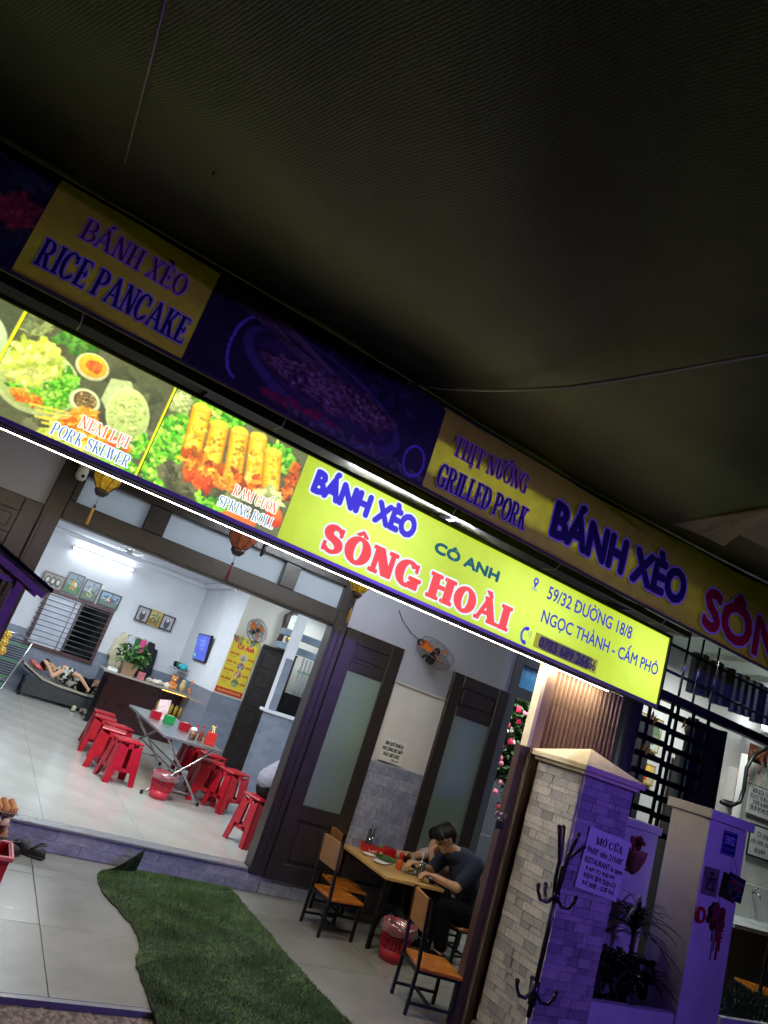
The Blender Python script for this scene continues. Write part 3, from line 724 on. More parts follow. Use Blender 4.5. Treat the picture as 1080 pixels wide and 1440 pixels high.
MB().box((5.9, 4.385, 0), (5.935, 4.48, 2.59)).build('edge_post', M('teal_paint', (40, 78, 78), .4), fg, 0, True)
MB().box((6.345, 4.385, 0), (6.38, 4.48, 2.59)).build('edge_post', m_steel, fg, 0, True)
an = thing('annex_roof', 'pale green sheet roof over the bright wash corner', 'roof', (7.5, 5, 3.6))
MB().box((5.3, 4.38, 3.62), (11, 5.86, 3.66)).build('sheet', M('pale_green_sheet', (190, 205, 196), .5, var=.06), an, 0, True)
for k in range(6): MB().box((5.6 + k * .9, 4.38, 3.56), (5.64 + k * .9, 5.86, 3.619)).build('batten', m_white, an, 0, True)

# fluorescent lamp fixed under the porch roof behind the sign (its glint shows on the rail above the sign)
pt = thing('porch_lamp', 'lit tube lamp under the porch roof just behind the sign', 'lamp', (2.35, 4.5, 3.1))
MB().box((-.62, -.02, 0), (.62, .02, .04)).build('batten', m_white, pt, .004)
MB().tube([(-.6, 0, -.02), (.6, 0, -.02)], .015, 10).build('tube', emit('porch_tube_glow', (238, 246, 255), 190), pt)
# ------------------------------------------------------------------ the lit sign box
YS = 3.85
SG = thing('lit_shop_sign', 'long backlit shop sign, yellow with food pictures, reading BÁNH XÈO', 'sign', (1.5, 3.95, 2.43))
def sp(px, py): p = at(px, py, y=YS); return p.x, p.z
ZB, ZT, XR = 2.44, 3.0, 4.675
MB().box((-1.7, YS + .012, ZB - .005), (XR + .005, YS + .2, ZT + .005)).build('light_box', m_steel, SG, .004, True)
MB().box((-1.7, YS - .012, ZT - .003), (XR + .02, YS + .05, ZT + .022)).build('top_frame', m_steel, SG, .003, True)
MB().box((-1.7, YS - .012, ZB - .022), (XR + .02, YS + .05, ZB + .003)).build('bottom_frame', M('pale_frame', (170, 165, 180), .4, metal=.4), SG, .003, True)
MB().box((XR + .0005, YS - .013, ZB - .023), (XR + .022, YS + .05, ZT + .023)).build('end_frame', m_steel, SG, .003, True)
lb = M('aluminium_channel', (180, 176, 170), .4, metal=.7)
def slat(y0, z0, y1, z1, t, x0, x1):
    """thin strip leaning from (y0, z0) to (y1, z1), t thick below it"""
    d = Vector((0, y1 - y0, z1 - z0)).normalized(); n = Vector((0, d.z, -d.y)) * t; mb = MB(); q4 = [Vector((0, y0, z0)), Vector((0, y1, z1)), Vector((0, y1, z1)) + n, Vector((0, y0, z0)) + n]
    return mb.add([v + Vector((x, 0, 0)) for x in (x0, x1) for v in q4], [(0, 1, 2, 3), (7, 6, 5, 4), (0, 4, 5, 1), (1, 5, 6, 2), (2, 6, 7, 3), (3, 7, 4, 0)])
slat(YS + .012, ZB - .046, YS + .075, ZB - .0235, .003, -1.7, 4.15).build('lamp_channel', lb, SG, 0, True)
slat(YS + .014, ZB - .0492, YS + .075, ZB - .0272, .0035, -1.7, 4.14).build('led_strip', emit('led_glow', (255, 236, 206), 40), SG, 0, True)

m_lit = print_mat('backlit_print', 1.25, var=.05, scale=7, mult=.9)
m_litp = print_mat('backlit_photo', 1.45, var=.12, scale=30, mult=1.)
# yellow panel: brighter where the tubes stand inside
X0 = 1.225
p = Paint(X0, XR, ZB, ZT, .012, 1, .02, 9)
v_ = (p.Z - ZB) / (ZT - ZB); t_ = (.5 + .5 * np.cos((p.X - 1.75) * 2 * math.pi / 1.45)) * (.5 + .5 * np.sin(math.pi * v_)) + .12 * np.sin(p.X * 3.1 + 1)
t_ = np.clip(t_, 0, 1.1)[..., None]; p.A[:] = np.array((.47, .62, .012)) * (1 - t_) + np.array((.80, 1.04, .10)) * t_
yellow = p; p = p.over
BLUE, WHITE, RED, TEAL = (58, 52, 205), (225, 238, 240), (238, 78, 62), (0, 88, 92)
def fit(t, l, r, cap, c, font='sans', halo=None, hw=0., bold=0., **kw):
    (xa, za), (xb, zb) = sp(*l), sp(*r); zm = (za + zb) / 2; p.text(t, xa, xb, zm, zm + cap, c, font, halo, hw, bold, **kw)
fit('BÁNH XÈO', (436, 690), (581, 756), .135, BLUE, 'sans', WHITE, .012, .0125)
fit('SÔNG HOÀI', (447, 772), (715, 886), .165, RED, 'serif', WHITE, .013, .006, W=.27, T=.1, SF=.085)
fit('CÔ ANH', (609, 777), (702, 816), .068, TEAL, 'sans', None, 0, .0065)
xq, zq = sp(754, 820)
p.ell(xq, zq + .014, .025, .027, BLUE); p.poly([(xq - .021, zq + .004), (xq, zq - .045), (xq + .021, zq + .004)], BLUE); p.ell(xq, zq + .014, .011, .011, (225, 235, 60))
for r_ in range(2): p.line((xq - .028, zq - .044 - .01 * r_), (xq + .028, zq - .044 - .01 * r_), .004, BLUE)
fit('59/32 ĐƯỜNG 18/8', (768, 843), (888, 897), .095, (62, 66, 170), 'sans', None, 0, .0022)
fit('NGỌC THÀNH - CẨM PHÔ', (759, 876), (925, 948), .09, (62, 66, 170), 'sans', None, 0, .0022)
(xa, za), (xb, zb2) = sp(755, 909), sp(837, 943); zm = (za + zb2) / 2
p.rect(xa - .035, xb + .01, zm - .018, zm + .09, (150, 150, 18)); p.poly([(xa + .012, zm + .0), (xa + .03, zm + .08), (xb - .06, zm + .085), (xb - .04, zm + .01), (xb - .09, zm - .012), (xa + .05, zm - .012)], (66, 64, 44))
p.text('0783 689 266', xa + .01, xb - .075, zm, zm + .075, (26, 22, 60), 'sans', None, 0, .004); p.text('56', xb - .07, xb - .005, zm, zm + .075, (60, 56, 40), 'sans', None, 0, .004)
xh, zh = sp(738, 893)
for a in range(8):
    t0, t1 = R(105 + a * 18.75), R(105 + (a + 1) * 18.75); p.line((xh + .05 * math.cos(t0) + .02, zh + .058 * math.sin(t0)), (xh + .05 * math.cos(t1) + .02, zh + .058 * math.sin(t1)), .02, (52, 52, 200))
p.ell(xh + .012, zh + .05, .019, .014, (52, 52, 200), .6); p.ell(xh + .012, zh - .05, .019, .014, (52, 52, 200), -.6)
for r_ in range(3):
    for a in range(4):
        t0, t1 = R(-40 + a * 20), R(-40 + (a + 1) * 20); q = .018 + .014 * r_; p.line((xh + .015 + q * math.cos(t0), zh + .02 + q * math.sin(t0)), (xh + .015 + q * math.cos(t1), zh + .02 + q * math.sin(t1)), .004, (90, 90, 160))
p.k += 1
for k in range(90): p.ell(random.uniform(X0, XR), random.uniform(ZB, ZT), random.uniform(.0012, .003), random.uniform(.001, .0025), (120, 130, 24), 0, 6, 0, False)
for x_ in (sp(742, 860)[0], 2.45): p.line((x_, ZB), (x_, ZT), .0025, (176, 190, 30), False)
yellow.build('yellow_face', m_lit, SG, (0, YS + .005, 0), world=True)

# picture of pork skewers
GRN = [(60, 170, 30), (105, 210, 50), (40, 125, 30), (150, 225, 70), (190, 235, 120)]
a, b = -.45, .365; p = Paint(a, b, ZB, ZT); W_ = b - a; H_ = ZT - ZB
def q(u, v): return a + W_ * u, ZB + H_ * v
def E_(u, v, ru, rv, c, rot=0, jit=0., n=26): x, z = q(u, v); p.ell(x, z, ru * H_, rv * H_, c, rot, n, jit)
def S_(n, u, v, ru, rv, size, cols, asp=2.2, up=None):
    x, z = q(u, v); p.bits(n, x, z, ru * H_, rv * H_, size * H_, cols, asp, .25, up); p.bits(int(n * 1.6), x, z, ru * H_ * .95, rv * H_ * .95, size * H_ * .5, cols, asp, .3, up)
p.rect(a, b, ZB, ZT, (84, 86, 78)); S_(24, .5, .5, .7, .5, .16, [(70, 74, 68), (100, 100, 92), (88, 92, 80)], 1.6)
S_(10, .08, .95, .12, .1, .1, [(150, 160, 120), (110, 120, 100)]); S_(14, .32, .93, .2, .1, .1, [(50, 120, 50), (90, 150, 70)])
E_(.22, .45, .37, .32, (214, 224, 190)); E_(.22, .46, .34, .29, (190, 208, 150))
S_(120, .26, .46, .3, .24, .06, GRN, 2.6); S_(40, .17, .62, .2, .14, .1, [(226, 236, 130), (206, 226, 90), (236, 240, 170)], 1.7); S_(26, .14, .46, .16, .1, .09, [(216, 232, 110), (234, 238, 160)], 1.8)
S_(16, .22, .26, .13, .05, .05, [(240, 110, 40), (245, 90, 30), (250, 160, 60)], 2.4)
S_(60, .36, .42, .08, .2, .05, GRN, 3)
E_(.47, .8, .15, .13, (240, 236, 214)); E_(.47, .81, .13, .11, (246, 190, 60)); E_(.48, .81, .075, .06, (240, 96, 40), 0, .12); S_(14, .48, .81, .07, .05, .025, [(250, 130, 60), (235, 70, 30)])
E_(.52, .46, .135, .12, (236, 240, 226)); E_(.52, .47, .105, .09, (104, 66, 50)); S_(60, .52, .47, .09, .07, .016, [(70, 44, 36), (150, 110, 90), (96, 60, 44), (200, 170, 140)], 1.2)
p.poly([q(.6, .78), q(.72, .84), q(.97, .38), q(.9, .16), q(.6, .55)], (196, 206, 180))
E_(.79, .52, .2, .27, (226, 236, 204), .35); E_(.79, .53, .185, .25, (206, 222, 168), .35); S_(90, .79, .53, .15, .2, .022, [(196, 214, 150), (220, 232, 186), (184, 204, 140)], 1.3)
E_(.62, .14, .34, .16, (226, 236, 190), -.1); E_(.62, .15, .31, .14, (190, 214, 120), -.1)
for k in range(9): u0 = .3 + .02 * k; x = q(u0 - .06 + .03 * (k % 3), .22 - k * .028); y = q(.62 + .02 * k, .34 - k * .03); p.line(x, y, .011, (236, 206, 90))
S_(70, .62, .2, .24, .1, .07, [(246, 150, 40), (250, 186, 60), (236, 110, 30), (252, 210, 110), (214, 84, 24)], 2.2, .35)
S_(40, .56, .34, .1, .05, .06, [(250, 160, 50), (240, 120, 30), (255, 200, 100)], 2.2, .6)
S_(26, .82, .2, .1, .07, .05, [(240, 90, 36), (250, 140, 50), (226, 60, 30)])
S_(50, .86, .06, .16, .06, .08, GRN, 2); S_(30, .5, .03, .2, .04, .07, [(216, 226, 120), (190, 214, 90)], 2); S_(24, .93, .3, .05, .12, .05, GRN)
p.text('NEM LỤI', q(.55, 0)[0], q(.87, 0)[0], q(0, .215)[1], q(0, .33)[1], (236, 120, 70), 'serif', (240, 240, 226), .006, 0, W=.14, T=.05, SF=.07)
p.text('PORK SKEWER', q(.42, 0)[0], q(.93, 0)[0], q(0, .045)[1], q(0, .16)[1], (60, 110, 170), 'serif', (238, 242, 236), .006, 0, W=.14, T=.05, SF=.07)
p.rect(b - .012, b + .004, ZB, ZT, (238, 240, 40))
p.A[:] = p.A * np.array((.98, 1.0, .52)) + np.array((.035, .042, .004)); p.blur = 2; p.build('skewer_picture', m_litp, SG, (0, YS + .005, 0), world=True)
# picture of spring rolls
a, b = .37, 1.225; p = Paint(a, b, ZB, ZT, seed=2); W_ = b - a
p.rect(a, b, ZB, ZT, (92, 96, 84)); S_(30, .5, .5, .75, .5, .2, [(80, 84, 72), (108, 112, 96), (120, 122, 110)], 1.5)
S_(90, .12, .35, .22, .4, .1, GRN, 1.6); S_(90, .1, .35, .2, .4, .045, GRN, 1.6); S_(50, .3, .93, .3, .1, .06, GRN, 1.8); S_(50, .8, .8, .2, .16, .06, GRN, 1.8)
S_(24, .05, .9, .08, .1, .08, [(216, 226, 190), (180, 200, 140)])
E_(.35, .13, .3, .2, (72, 72, 66)); S_(20, .3, .16, .3, .12, .1, [(60, 60, 56), (104, 100, 92)], 2)
for u, v, rot, ln in ((.22, .68, .16, .50), (.37, .62, .18, .46), (.52, .65, .22, .48), (.66, .68, .26, .5), (.8, .62, .3, .46)):
    x, z = q(u, v); d = Vector((math.sin(rot), -math.cos(rot))); nrm = Vector((d.y, -d.x)); L = ln * H_; hw = .058
    c0 = Vector((x, z)) - d * L / 2; c1 = Vector((x, z)) + d * L / 2
    for f_, cc in ((1., (196, 120, 20)), (.86, (236, 176, 34)), (.62, (250, 206, 52)), (.3, (254, 226, 96))):
        p.poly([tuple(c0 - nrm * hw * f_), tuple(c0 + nrm * hw * f_), tuple(c1 + nrm * hw * f_ * .95), tuple(c1 - nrm * hw * f_ * .95)], cc)
    p.bits(26, x, z, .04, .1, .016, [(240, 180, 40), (226, 150, 30), (255, 230, 110)], 1.6); p.ell(c0.x, c0.y, hw * .9, .03, (250, 214, 80), rot, 18, .05)
    p.bits(34, c1.x + .01, c1.y - .01, .06, .05, .035, [(240, 120, 30), (250, 170, 60), (206, 80, 20), (255, 206, 120), (170, 60, 20)], 1.8)
S_(50, .42, .3, .3, .06, .06, [(246, 150, 50), (236, 110, 40), (250, 190, 90), (200, 90, 30)], 2); S_(16, .36, .22, .16, .05, .07, [(240, 90, 40), (226, 60, 30)], 2)
S_(40, .95, .62, .05, .24, .05, [(200, 80, 30), (236, 130, 50), (150, 50, 20)], 1.6); S_(26, .52, .05, .2, .05, .06, GRN, 2)
E_(.93, .2, .09, .12, (226, 60, 36), .5); E_(.945, .23, .05, .06, (240, 110, 60), .5); E_(.7, .02, .2, .06, (230, 110, 50), .1); S_(10, .86, .36, .14, .08, .1, [(206, 216, 180), (190, 200, 160)])
p.text('RAM CUỐN', q(.6, 0)[0], q(.93, 0)[0], q(0, .235)[1], q(0, .345)[1], (226, 90, 60), 'serif', (236, 236, 216), .006, 0, W=.14, T=.05, SF=.07)
p.text('SPRING ROLL', q(.53, 0)[0], q(.95, 0)[0], q(0, .07)[1], q(0, .18)[1], (70, 116, 160), 'serif', (236, 240, 228), .006, 0, W=.14, T=.05, SF=.07)
p.A[:] = p.A * np.array((.98, 1.0, .52)) + np.array((.035, .042, .004)); p.blur = 2; p.build('spring_roll_picture', m_litp, SG, (0, YS + .005, 0), world=True)
# picture running out at the left edge
a, b = -1.68, -.452; p = Paint(a, b, ZB, ZT, seed=3); W_ = b - a
p.rect(a, b, ZB, ZT, (70, 76, 74)); E_(.86, .55, .3, .3, (206, 226, 210)); E_(.85, .52, .24, .22, (236, 170, 110)); S_(40, .84, .5, .22, .2, .08, [(230, 150, 80), (206, 226, 190), (120, 180, 80)])
p.rect(b - .014, b + .001, ZB, ZT, (238, 240, 40))
p.A[:] = p.A * np.array((.98, 1.0, .52)) + np.array((.035, .042, .004)); p.blur = 2; p.build('left_picture', m_litp, SG, (0, YS + .005, 0), world=True)

# ------------------------------------------------------------------ unlit cloth banner above
YB = 3.4
BN = thing('cloth_banner', 'dim unlit yellow cloth banner with food photo above the lit sign', 'banner', (2.2, YB, 3.0))
def warp(x, z): return .009 * math.sin(x * 4.1 + z * 2) + .004 * math.sin(x * 7.3 - z * 4) + .0035 * math.sin(z * 11 + x * .8)
def bz(x): return 2.985 + .004 * math.sin(x * 1.4)
def bt(x): return 3.51 + .02 * math.sin(x * 1.1 + .4) + max(0, x - 2.5) * .045
YEL, NAVY, MAR, PALE = (206, 196, 40), (34, 32, 84), (150, 44, 60), (214, 206, 218)
p = Print(); p.step = .0003; p.gap = 4
nx, nz = 120, 12
for i in range(nx):
    for j in range(nz):
        x0_, x1_ = -1.9 + 8.2 * i / nx, -1.9 + 8.2 * (i + 1) / nx
        zz = lambda x, k: bz(x) + (bt(x) - bz(x)) * k / nz
        u = (x0_ + x1_) / 2; c = YEL
        if u < -.53: c = (34, 44, 40)
        elif .28 < u < 1.81: c = (30, 29, 44)
        p.poly([(x0_, zz(x0_, j)), (x1_, zz(x1_, j)), (x1_, zz(x1_, j + 1)), (x0_, zz(x0_, j + 1))], c, False)
p.k = 8
PB = p; m_ban = print_mat('banner_print', 0., .65, .16, 9)
def make_translucent(m, k):
    t = m.node_tree; n = t.nodes; pr = n['Principled BSDF']; tr = n.new('ShaderNodeBsdfTranslucent'); mx = n.new('ShaderNodeMixShader'); mx.inputs[0].default_value = k
    t.links.new(pr.inputs['Base Color'].links[0].from_socket, tr.inputs[0]); t.links.new(pr.outputs[0], mx.inputs[1]); t.links.new(tr.outputs[0], mx.inputs[2]); t.links.new(mx.outputs[0], [x for x in n if x.type == 'OUTPUT_MATERIAL'][0].inputs[0])
make_translucent(m_ban, .22)
a, b = .285, 1.805; W_ = b - a; ZB_, H0 = ZB, H_; ZB, H_ = 2.99, .51
p = Paint(a, b, ZB, ZB + H_, .005, 1, .14, 5)
def ring(u, v, ru, rv, c, wd, a0=0, a1=360):
    x, z = q(u, v); pr_ = None
    for t in range(a0, a1 + 1, 6):
        cur = (x + ru * H_ * math.cos(R(t)), z + rv * H_ * math.sin(R(t)))
        if pr_: p.line(pr_, cur, wd, c, False)
        pr_ = cur
p.rect(a, b, ZB, ZB + H_, (46, 42, 44)); S_(30, .5, .8, 1.4, .2, .25, [(36, 34, 50), (56, 54, 74)], 2)
E_(.5, .42, 1.05, .40, (96, 92, 116), -.16); E_(.5, .45, .95, .33, (62, 58, 70), -.16); E_(.5, .44, .85, .28, (78, 72, 82), -.16)
ring(.18, .45, .18, .36, (150, 144, 220), .014, 90, 270)
for k in range(26): p.line(q(.0 + .025 * (k % 9), 1.0 - .05 * (k // 9)), q(.40 + .03 * (k % 10), .60 - .03 * (k % 5)), .009, (190 - 3 * k, 176 - 3 * k, 160 - 3 * k))
S_(200, .52, .45, .85, .19, .085, [(96, 66, 58), (66, 46, 44), (136, 98, 84), (44, 34, 36), (160, 122, 104)], 2.6, -.28)
S_(90, .52, .45, .8, .16, .024, [(190, 160, 140), (214, 190, 172)], 2.4, -.28)
S_(30, .5, .1, .6, .05, .1, [(190, 44, 66), (150, 36, 56)], 3, -.2); S_(40, .7, .06, .9, .05, .08, [(100, 108, 92), (124, 126, 114), (80, 96, 72)], 2)
ring(.93, .22, .14, .18, (140, 134, 220), .012)
p.build('skewer_photo', m_ban, BN, (0, YB, 0), world=True, warp=warp, lift=.004)
# salad photo at the far left
a, b = -1.9, -.535; W_ = b - a; p = Paint(a, b, ZB, ZB + H_, .006, 1, .14, 6)
p.rect(a, b, ZB, ZB + H_, (40, 50, 46)); S_(90, .8, .55, .7, .42, .1, [(46, 70, 50), (30, 42, 38), (70, 94, 70)], 2); S_(60, .93, .5, .16, .16, .07, [(200, 80, 50), (226, 110, 70), (160, 56, 40)], 3)
p.build('salad_photo', m_ban, BN, (0, YB, 0), world=True, warp=warp, lift=.004)
ZB, H_ = ZB_, H0; p = PB
p.k = 12
p.text('BÁNH XÈO', -.36, .17, 3.285, 3.40, MAR, 'serif', PALE, .007, 0, W=.15, T=.045, SF=.08)
p.text('RICE PANCAKE', -.47, .26, 3.06, 3.20, NAVY, 'serif', PALE, .008, .001, W=.15, T=.045, SF=.08)
p.text('THỊT NƯỚNG', 1.93, 2.53, 3.265, 3.39, MAR, 'serif', PALE, .007, 0, W=.14, T=.045, SF=.08)
p.text('GRILLED PORK', 1.88, 2.59, 3.035, 3.175, NAVY, 'serif', PALE, .008, .001, W=.14, T=.045, SF=.08)
xk, zk = [(at(760, 745, y=YB)), (at(960, 850, y=YB))]
p.text('BÁNH XÈO', 2.78, 4.15, 3.10, 3.33, NAVY, 'sans', PALE, .016, .016)
p.text('SÔNG', 4.38, 5.75, 3.04, 3.33, (190, 26, 30), 'sans', PALE, .018, .018)
p.v = [(x, y + warp(x, z), z) for x, y, z in p.v]
p.build('printed_cloth', m_ban, BN, (0, YB, 0), world=True)
mb = MB()
mb.tube([(-1.9 + 8.2 * i / 30, YB + .012, bt(-1.9 + 8.2 * i / 30) + .004) for i in range(31)], .011, 6)
mb.build('top_batten', m_olive, BN, 0, True)
mb = MB(); mb.tube([(-1.9 + 8.2 * i / 30, YB + .012, bz(-1.9 + 8.2 * i / 30) - .006) for i in range(31)], .012, 6); mb.build('bottom_batten', m_olive, BN, 0, True)
for x in (-.2, .9, 2.1, 3.0, 4.1): MB().tube([(x, YB + .03, bz(x)), (x + .01, YB + .08, bz(x) - .05), (x + .0, YB + .2, bz(x) - .04)], .003, 5).build('tie', M('grey_string', (150, 146, 136), .8), BN, 0, True)

# ------------------------------------------------------------------ shade-net canopy overhead
def net_mat():
    m = bpy.data.materials.new('shade_net'); m.use_nodes = True; t = m.node_tree; n = t.nodes; L = t.links.new; p = n['Principled BSDF']
    tc = n.new('ShaderNodeTexCoord')
    def wave(rot, s, dist):
        mp = n.new('ShaderNodeMapping'); mp.inputs['Rotation'].default_value = (0, 0, R(rot)); L(tc.outputs['Object'], mp.inputs[0])
        w_ = n.new('ShaderNodeTexWave'); w_.inputs['Scale'].default_value = s; w_.inputs['Distortion'].default_value = dist; w_.inputs['Detail'].default_value = 2; w_.inputs['Detail Scale'].default_value = 3; L(mp.outputs[0], w_.inputs[0]); return w_.outputs['Fac']
    a, b = wave(-24, 27, 3.5), wave(66, 55, 3.0)
    mu = n.new('ShaderNodeMath'); mu.operation = 'MULTIPLY'; L(a, mu.inputs[0]); L(b, mu.inputs[1])
    no = n.new('ShaderNodeTexNoise'); no.inputs['Scale'].default_value = 2.2; no.inputs['Detail'].default_value = 8; no.inputs['Roughness'].default_value = .75; L(tc.outputs['Object'], no.inputs[0])
    mm = n.new('ShaderNodeMath'); mm.operation = 'MULTIPLY_ADD'; L(mu.outputs[0], mm.inputs[0]); mm.inputs[1].default_value = .42; mm.inputs[2].default_value = .36
    ad = n.new('ShaderNodeMath'); ad.operation = 'MULTIPLY'; L(mm.outputs[0], ad.inputs[0]); L(no.outputs['Fac'], ad.inputs[1])
    cr = n.new('ShaderNodeValToRGB'); cr.color_ramp.elements[0].color = (.018, .024, .009, 1); cr.color_ramp.elements[1].color = (.125, .15, .05, 1); cr.color_ramp.elements[1].position = .5
    L(ad.outputs[0], cr.inputs[0]); L(cr.outputs[0], p.inputs['Base Color']); p.inputs['Roughness'].default_value = .43; p.inputs['Specular IOR Level'].default_value = .5
    bp = n.new('ShaderNodeBump'); bp.inputs['Strength'].default_value = .28; bp.inputs['Distance'].default_value = .012; L(mu.outputs[0], bp.inputs['Height']); L(bp.outputs[0], p.inputs['Normal'])
    return m
cn = thing('shade_net_canopy', 'dark woven shade net stretched overhead across the whole lane', 'canopy', (1, -1, 3.6))
mb = MB(); n1, n2 = 160, 90
def cz(x, y):
    u_ = min(1, max(0, (3.42 - y) / 1.25)); rise = -.22 * u_ ** 1.3 * (1.3 - .3 * u_) + .02 * min(3, max(0, 2.17 - y))
    return rise + bt(max(-1.9, min(x, 6.3))) + .03 + (3.42 - y) * .018 - .04 * math.sin(min(1, (3.42 - y) / 4) * math.pi) + .045 * math.sin(x * 1.9 + y * 1.1) * min(1, (3.42 - y)) + .03 * math.sin(y * 2.6 - x * .9) * min(1, 3.42 - y) + .016 * math.sin(x * 5.2 - y * 3.7 + math.sin(y * 2)) * min(1, 3.42 - y)
for i in range(n1 + 1):
    for j in range(n2 + 1):
        x = -9 + 20 * i / n1; y = 3.42 - 9.5 * (j / n2) ** 1.2; mb.v.append(Vector((x, y, cz(x, y))))
for i in range(n1):
    for j in range(n2): mb.f.append([i * (n2 + 1) + j, i * (n2 + 1) + j + 1, (i + 1) * (n2 + 1) + j + 1, (i + 1) * (n2 + 1) + j]); mb.sm.append(True)
mb.build('net', net_mat(), cn, 0, True)
def under_net(px, py, off):
    z = 3.3
    for _ in range(30): v = at(px, py, z=z); z = .5 * z + .5 * (cz(v.x, v.y) - off)
    return at(px, py, z=z)
mb = MB(); e = under_net(1080, 497, .05); pts = [under_net(x_, y_, .03 + .03 * math.sin(i_ * .4)) for i_, (x_, y_) in enumerate(((575, 538), (620, 546), (680, 549), (740, 548), (800, 544), (870, 534), (940, 522), (1010, 509), (1080, 497), (1150, 484)))]
tag(MB().tube(pts, .008, 6).build('support_rope', M('white_rope', (186, 184, 168), .8, bump=.5, bscale=200), None), 'pale rope strung under the dark net at the right', 'rope')
a = at(165, 272, y=3.37); b = under_net(236, -20, .03)
tag(MB().tube([a, under_net(185, 190, .03), under_net(213, 80, .03), b], .004, 5).build('thin_wire', M('wire_grey', (160, 158, 140), .6), None), 'thin wire running up the net at the upper left', 'wire')
fl_ = [under_net(x_, y_, o_) for x_, y_, o_ in ((945, 737, .02), (1010, 727, .02), (1090, 715, .02), (1090, 778, .05), (1040, 752, .05), (1018, 768, .07), (985, 752, .05))]
MBf = MB(); MBf.add([v for v in fl_] + [v + Vector((0, 0, .012)) for v in fl_], [list(range(7)), list(reversed(range(7, 14)))] + [(i, (i + 1) % 7, (i + 1) % 7 + 7, i + 7) for i in range(7)])
tag(MBf.build('hanging_tarp', M('grey_tarp', (140, 130, 130), .7, var=.2, bump=.4, bscale=12), None), 'pale grey torn tarp hanging below the net at right', 'tarp')
lf = under_net(297, 250, .03)
tag(MB().lathe([(.001, 0), (.006, .02), (.001, .045)], lf, 5, True).build('dry_leaf', M('dry_leaf', (190, 184, 160), .8), None), 'small pale dry leaf caught in the shade net', 'leaf')
# ------------------------------------------------------------------ folding gate beside the pillar
fgt = thing('brown_folding_gate', 'brown pleated folding gate pushed together behind the stone pillar', 'gate', (3.95, 3.97, 0))
pts = [(3.66 + k * .0115, 3.975 + (.026 if k % 4 in (1, 2) else 0)) for k in range(70)]
MB().slab(pts + [(pts[-1][0], 4.04), (3.66, 4.04)], .03, 2.42).build('pleated_leaf', m_brown, fgt, 0, True)
MB().box((3.575, 3.93, .02), (3.658, 4.04, 2.42)).build('lead_post', m_brown, fgt, .004, True)
MB().box((3.5405, 3.925, 1.80), (3.575, 4.0, 2.42)).build('cream_jamb', M('cream_metal', (226, 214, 184), .5, dirt=.2), fgt, .003, True)
MB().box((3.50, 3.935, .0), (3.5745, 4.0, 1.799)).build('lock_stile', M('dark_brown_metal', (74, 50, 46), .4, dirt=.3), fgt, .004, True)
MB().box((3.582, 3.9265, .02), (3.592, 3.9295, 1.8)).build('guide_rib', m_chrome, fgt, 0, True)
for z in (2.16, 1.86):
    mb = MB()
    for k in range(34): mb.box((3.70 + k * .022, 3.9725, z - k * .0005), (3.706 + k * .022, 3.9748, z + .006 - k * .0005))
    tag(mb.build('rivets', m_black, fgt, 0, True), kind='stuff')
pdk = thing('padlock', 'black padlock hanging open on the brown gate hasp', 'padlock', (3.56, 3.91, 1.2))
c = at(705, 1150, y=3.91)
MB().box(c + Vector((-.03, -.012, -.075)), c + Vector((.03, .012, -.02))).build('body', m_black, pdk, .005, True)
MB().tube([c + Vector((.02 * math.cos(t), 0, .0 + .03 * math.sin(t))) for t in [math.pi * k / 8 for k in range(9)]] , .005, 8).tube([c + Vector((-.02, 0, 0)), c + Vector((-.02, 0, -.025))], .005, 8).build('shackle', m_chrome, pdk, 0, True)
MB().box(c + Vector((-.05, .0, .0)), c + Vector((.05, .02, .03))).build('hasp', m_brown, pdk, .003, True)

# ------------------------------------------------------------------ low wooden chairs
m_seat = M('orange_varnish', (196, 116, 34), .25, var=.22, scale=9, coat=.5)
m_back = M('brown_board', (160, 108, 58), .4, var=.2, scale=12)
def make_chair(label, loc, rz):
    """faces +x"""
    t = thing('low_chair', label, 'chair', loc, rz, 'low wooden chairs around the porch table')
    MB().box((-.14, -.16, .262), (.17, .16, .285)).build('seat', m_seat, t, .004)
    MB().add([Vector(v) for v in ((-.175, -.155, .47), (-.195, -.155, .67), (-.195, .155, .67), (-.175, .155, .47), (-.157, -.155, .472), (-.177, -.155, .672), (-.177, .155, .672), (-.157, .155, .472))], [(0, 1, 2, 3), (7, 6, 5, 4), (0, 4, 5, 1), (1, 5, 6, 2), (2, 6, 7, 3), (3, 7, 4, 0)]).build('backrest', m_back, t)
    for s in (-1, 1):
        MB().bar((-.155, .145 * s, 0), (-.15, .145 * s, .27), .02).bar((-.15, .145 * s, .27), (-.19, .145 * s, .68), .02).build('leg', m_black, t)
        MB().bar((.155, .145 * s, 0), (.15, .145 * s, .261), .02).build('leg', m_black, t)
        MB().bar((-.155, .145 * s, .07), (.155, .145 * s, .07), .016).build('stretcher', m_black, t)
    MB().bar((-.15, -.14, .252), (.16, -.14, .252), .018).bar((-.15, .14, .252), (.16, .14, .252), .018).bar((.15, -.14, .251), (.15, .14, .251), .018).bar((-.15, -.14, .251), (-.15, .14, .251), .018).build('seat_frame', m_black, t)
    MB().bar((0, -.14, .071), (0, .14, .071), .016).build('stretcher', m_black, t)
    return t
ch0 = make_chair('low wooden chair nearest the camera, standing beside the gate pillar', (3.37, 4.12, 0), R(-14))
dup(ch0, (3.19, 5.24, 0), R(4), 'front one of the two low chairs left of the table')
dup(ch0, (3.42, 5.58, 0), R(-4), 'back one of the two low chairs left of the table')
dup(ch0, (4.40, 5.13, 0), R(184), 'low chair the man in navy sits on')
dup(ch0, (4.58, 5.64, 0), R(178), 'low chair under the woman behind the man')

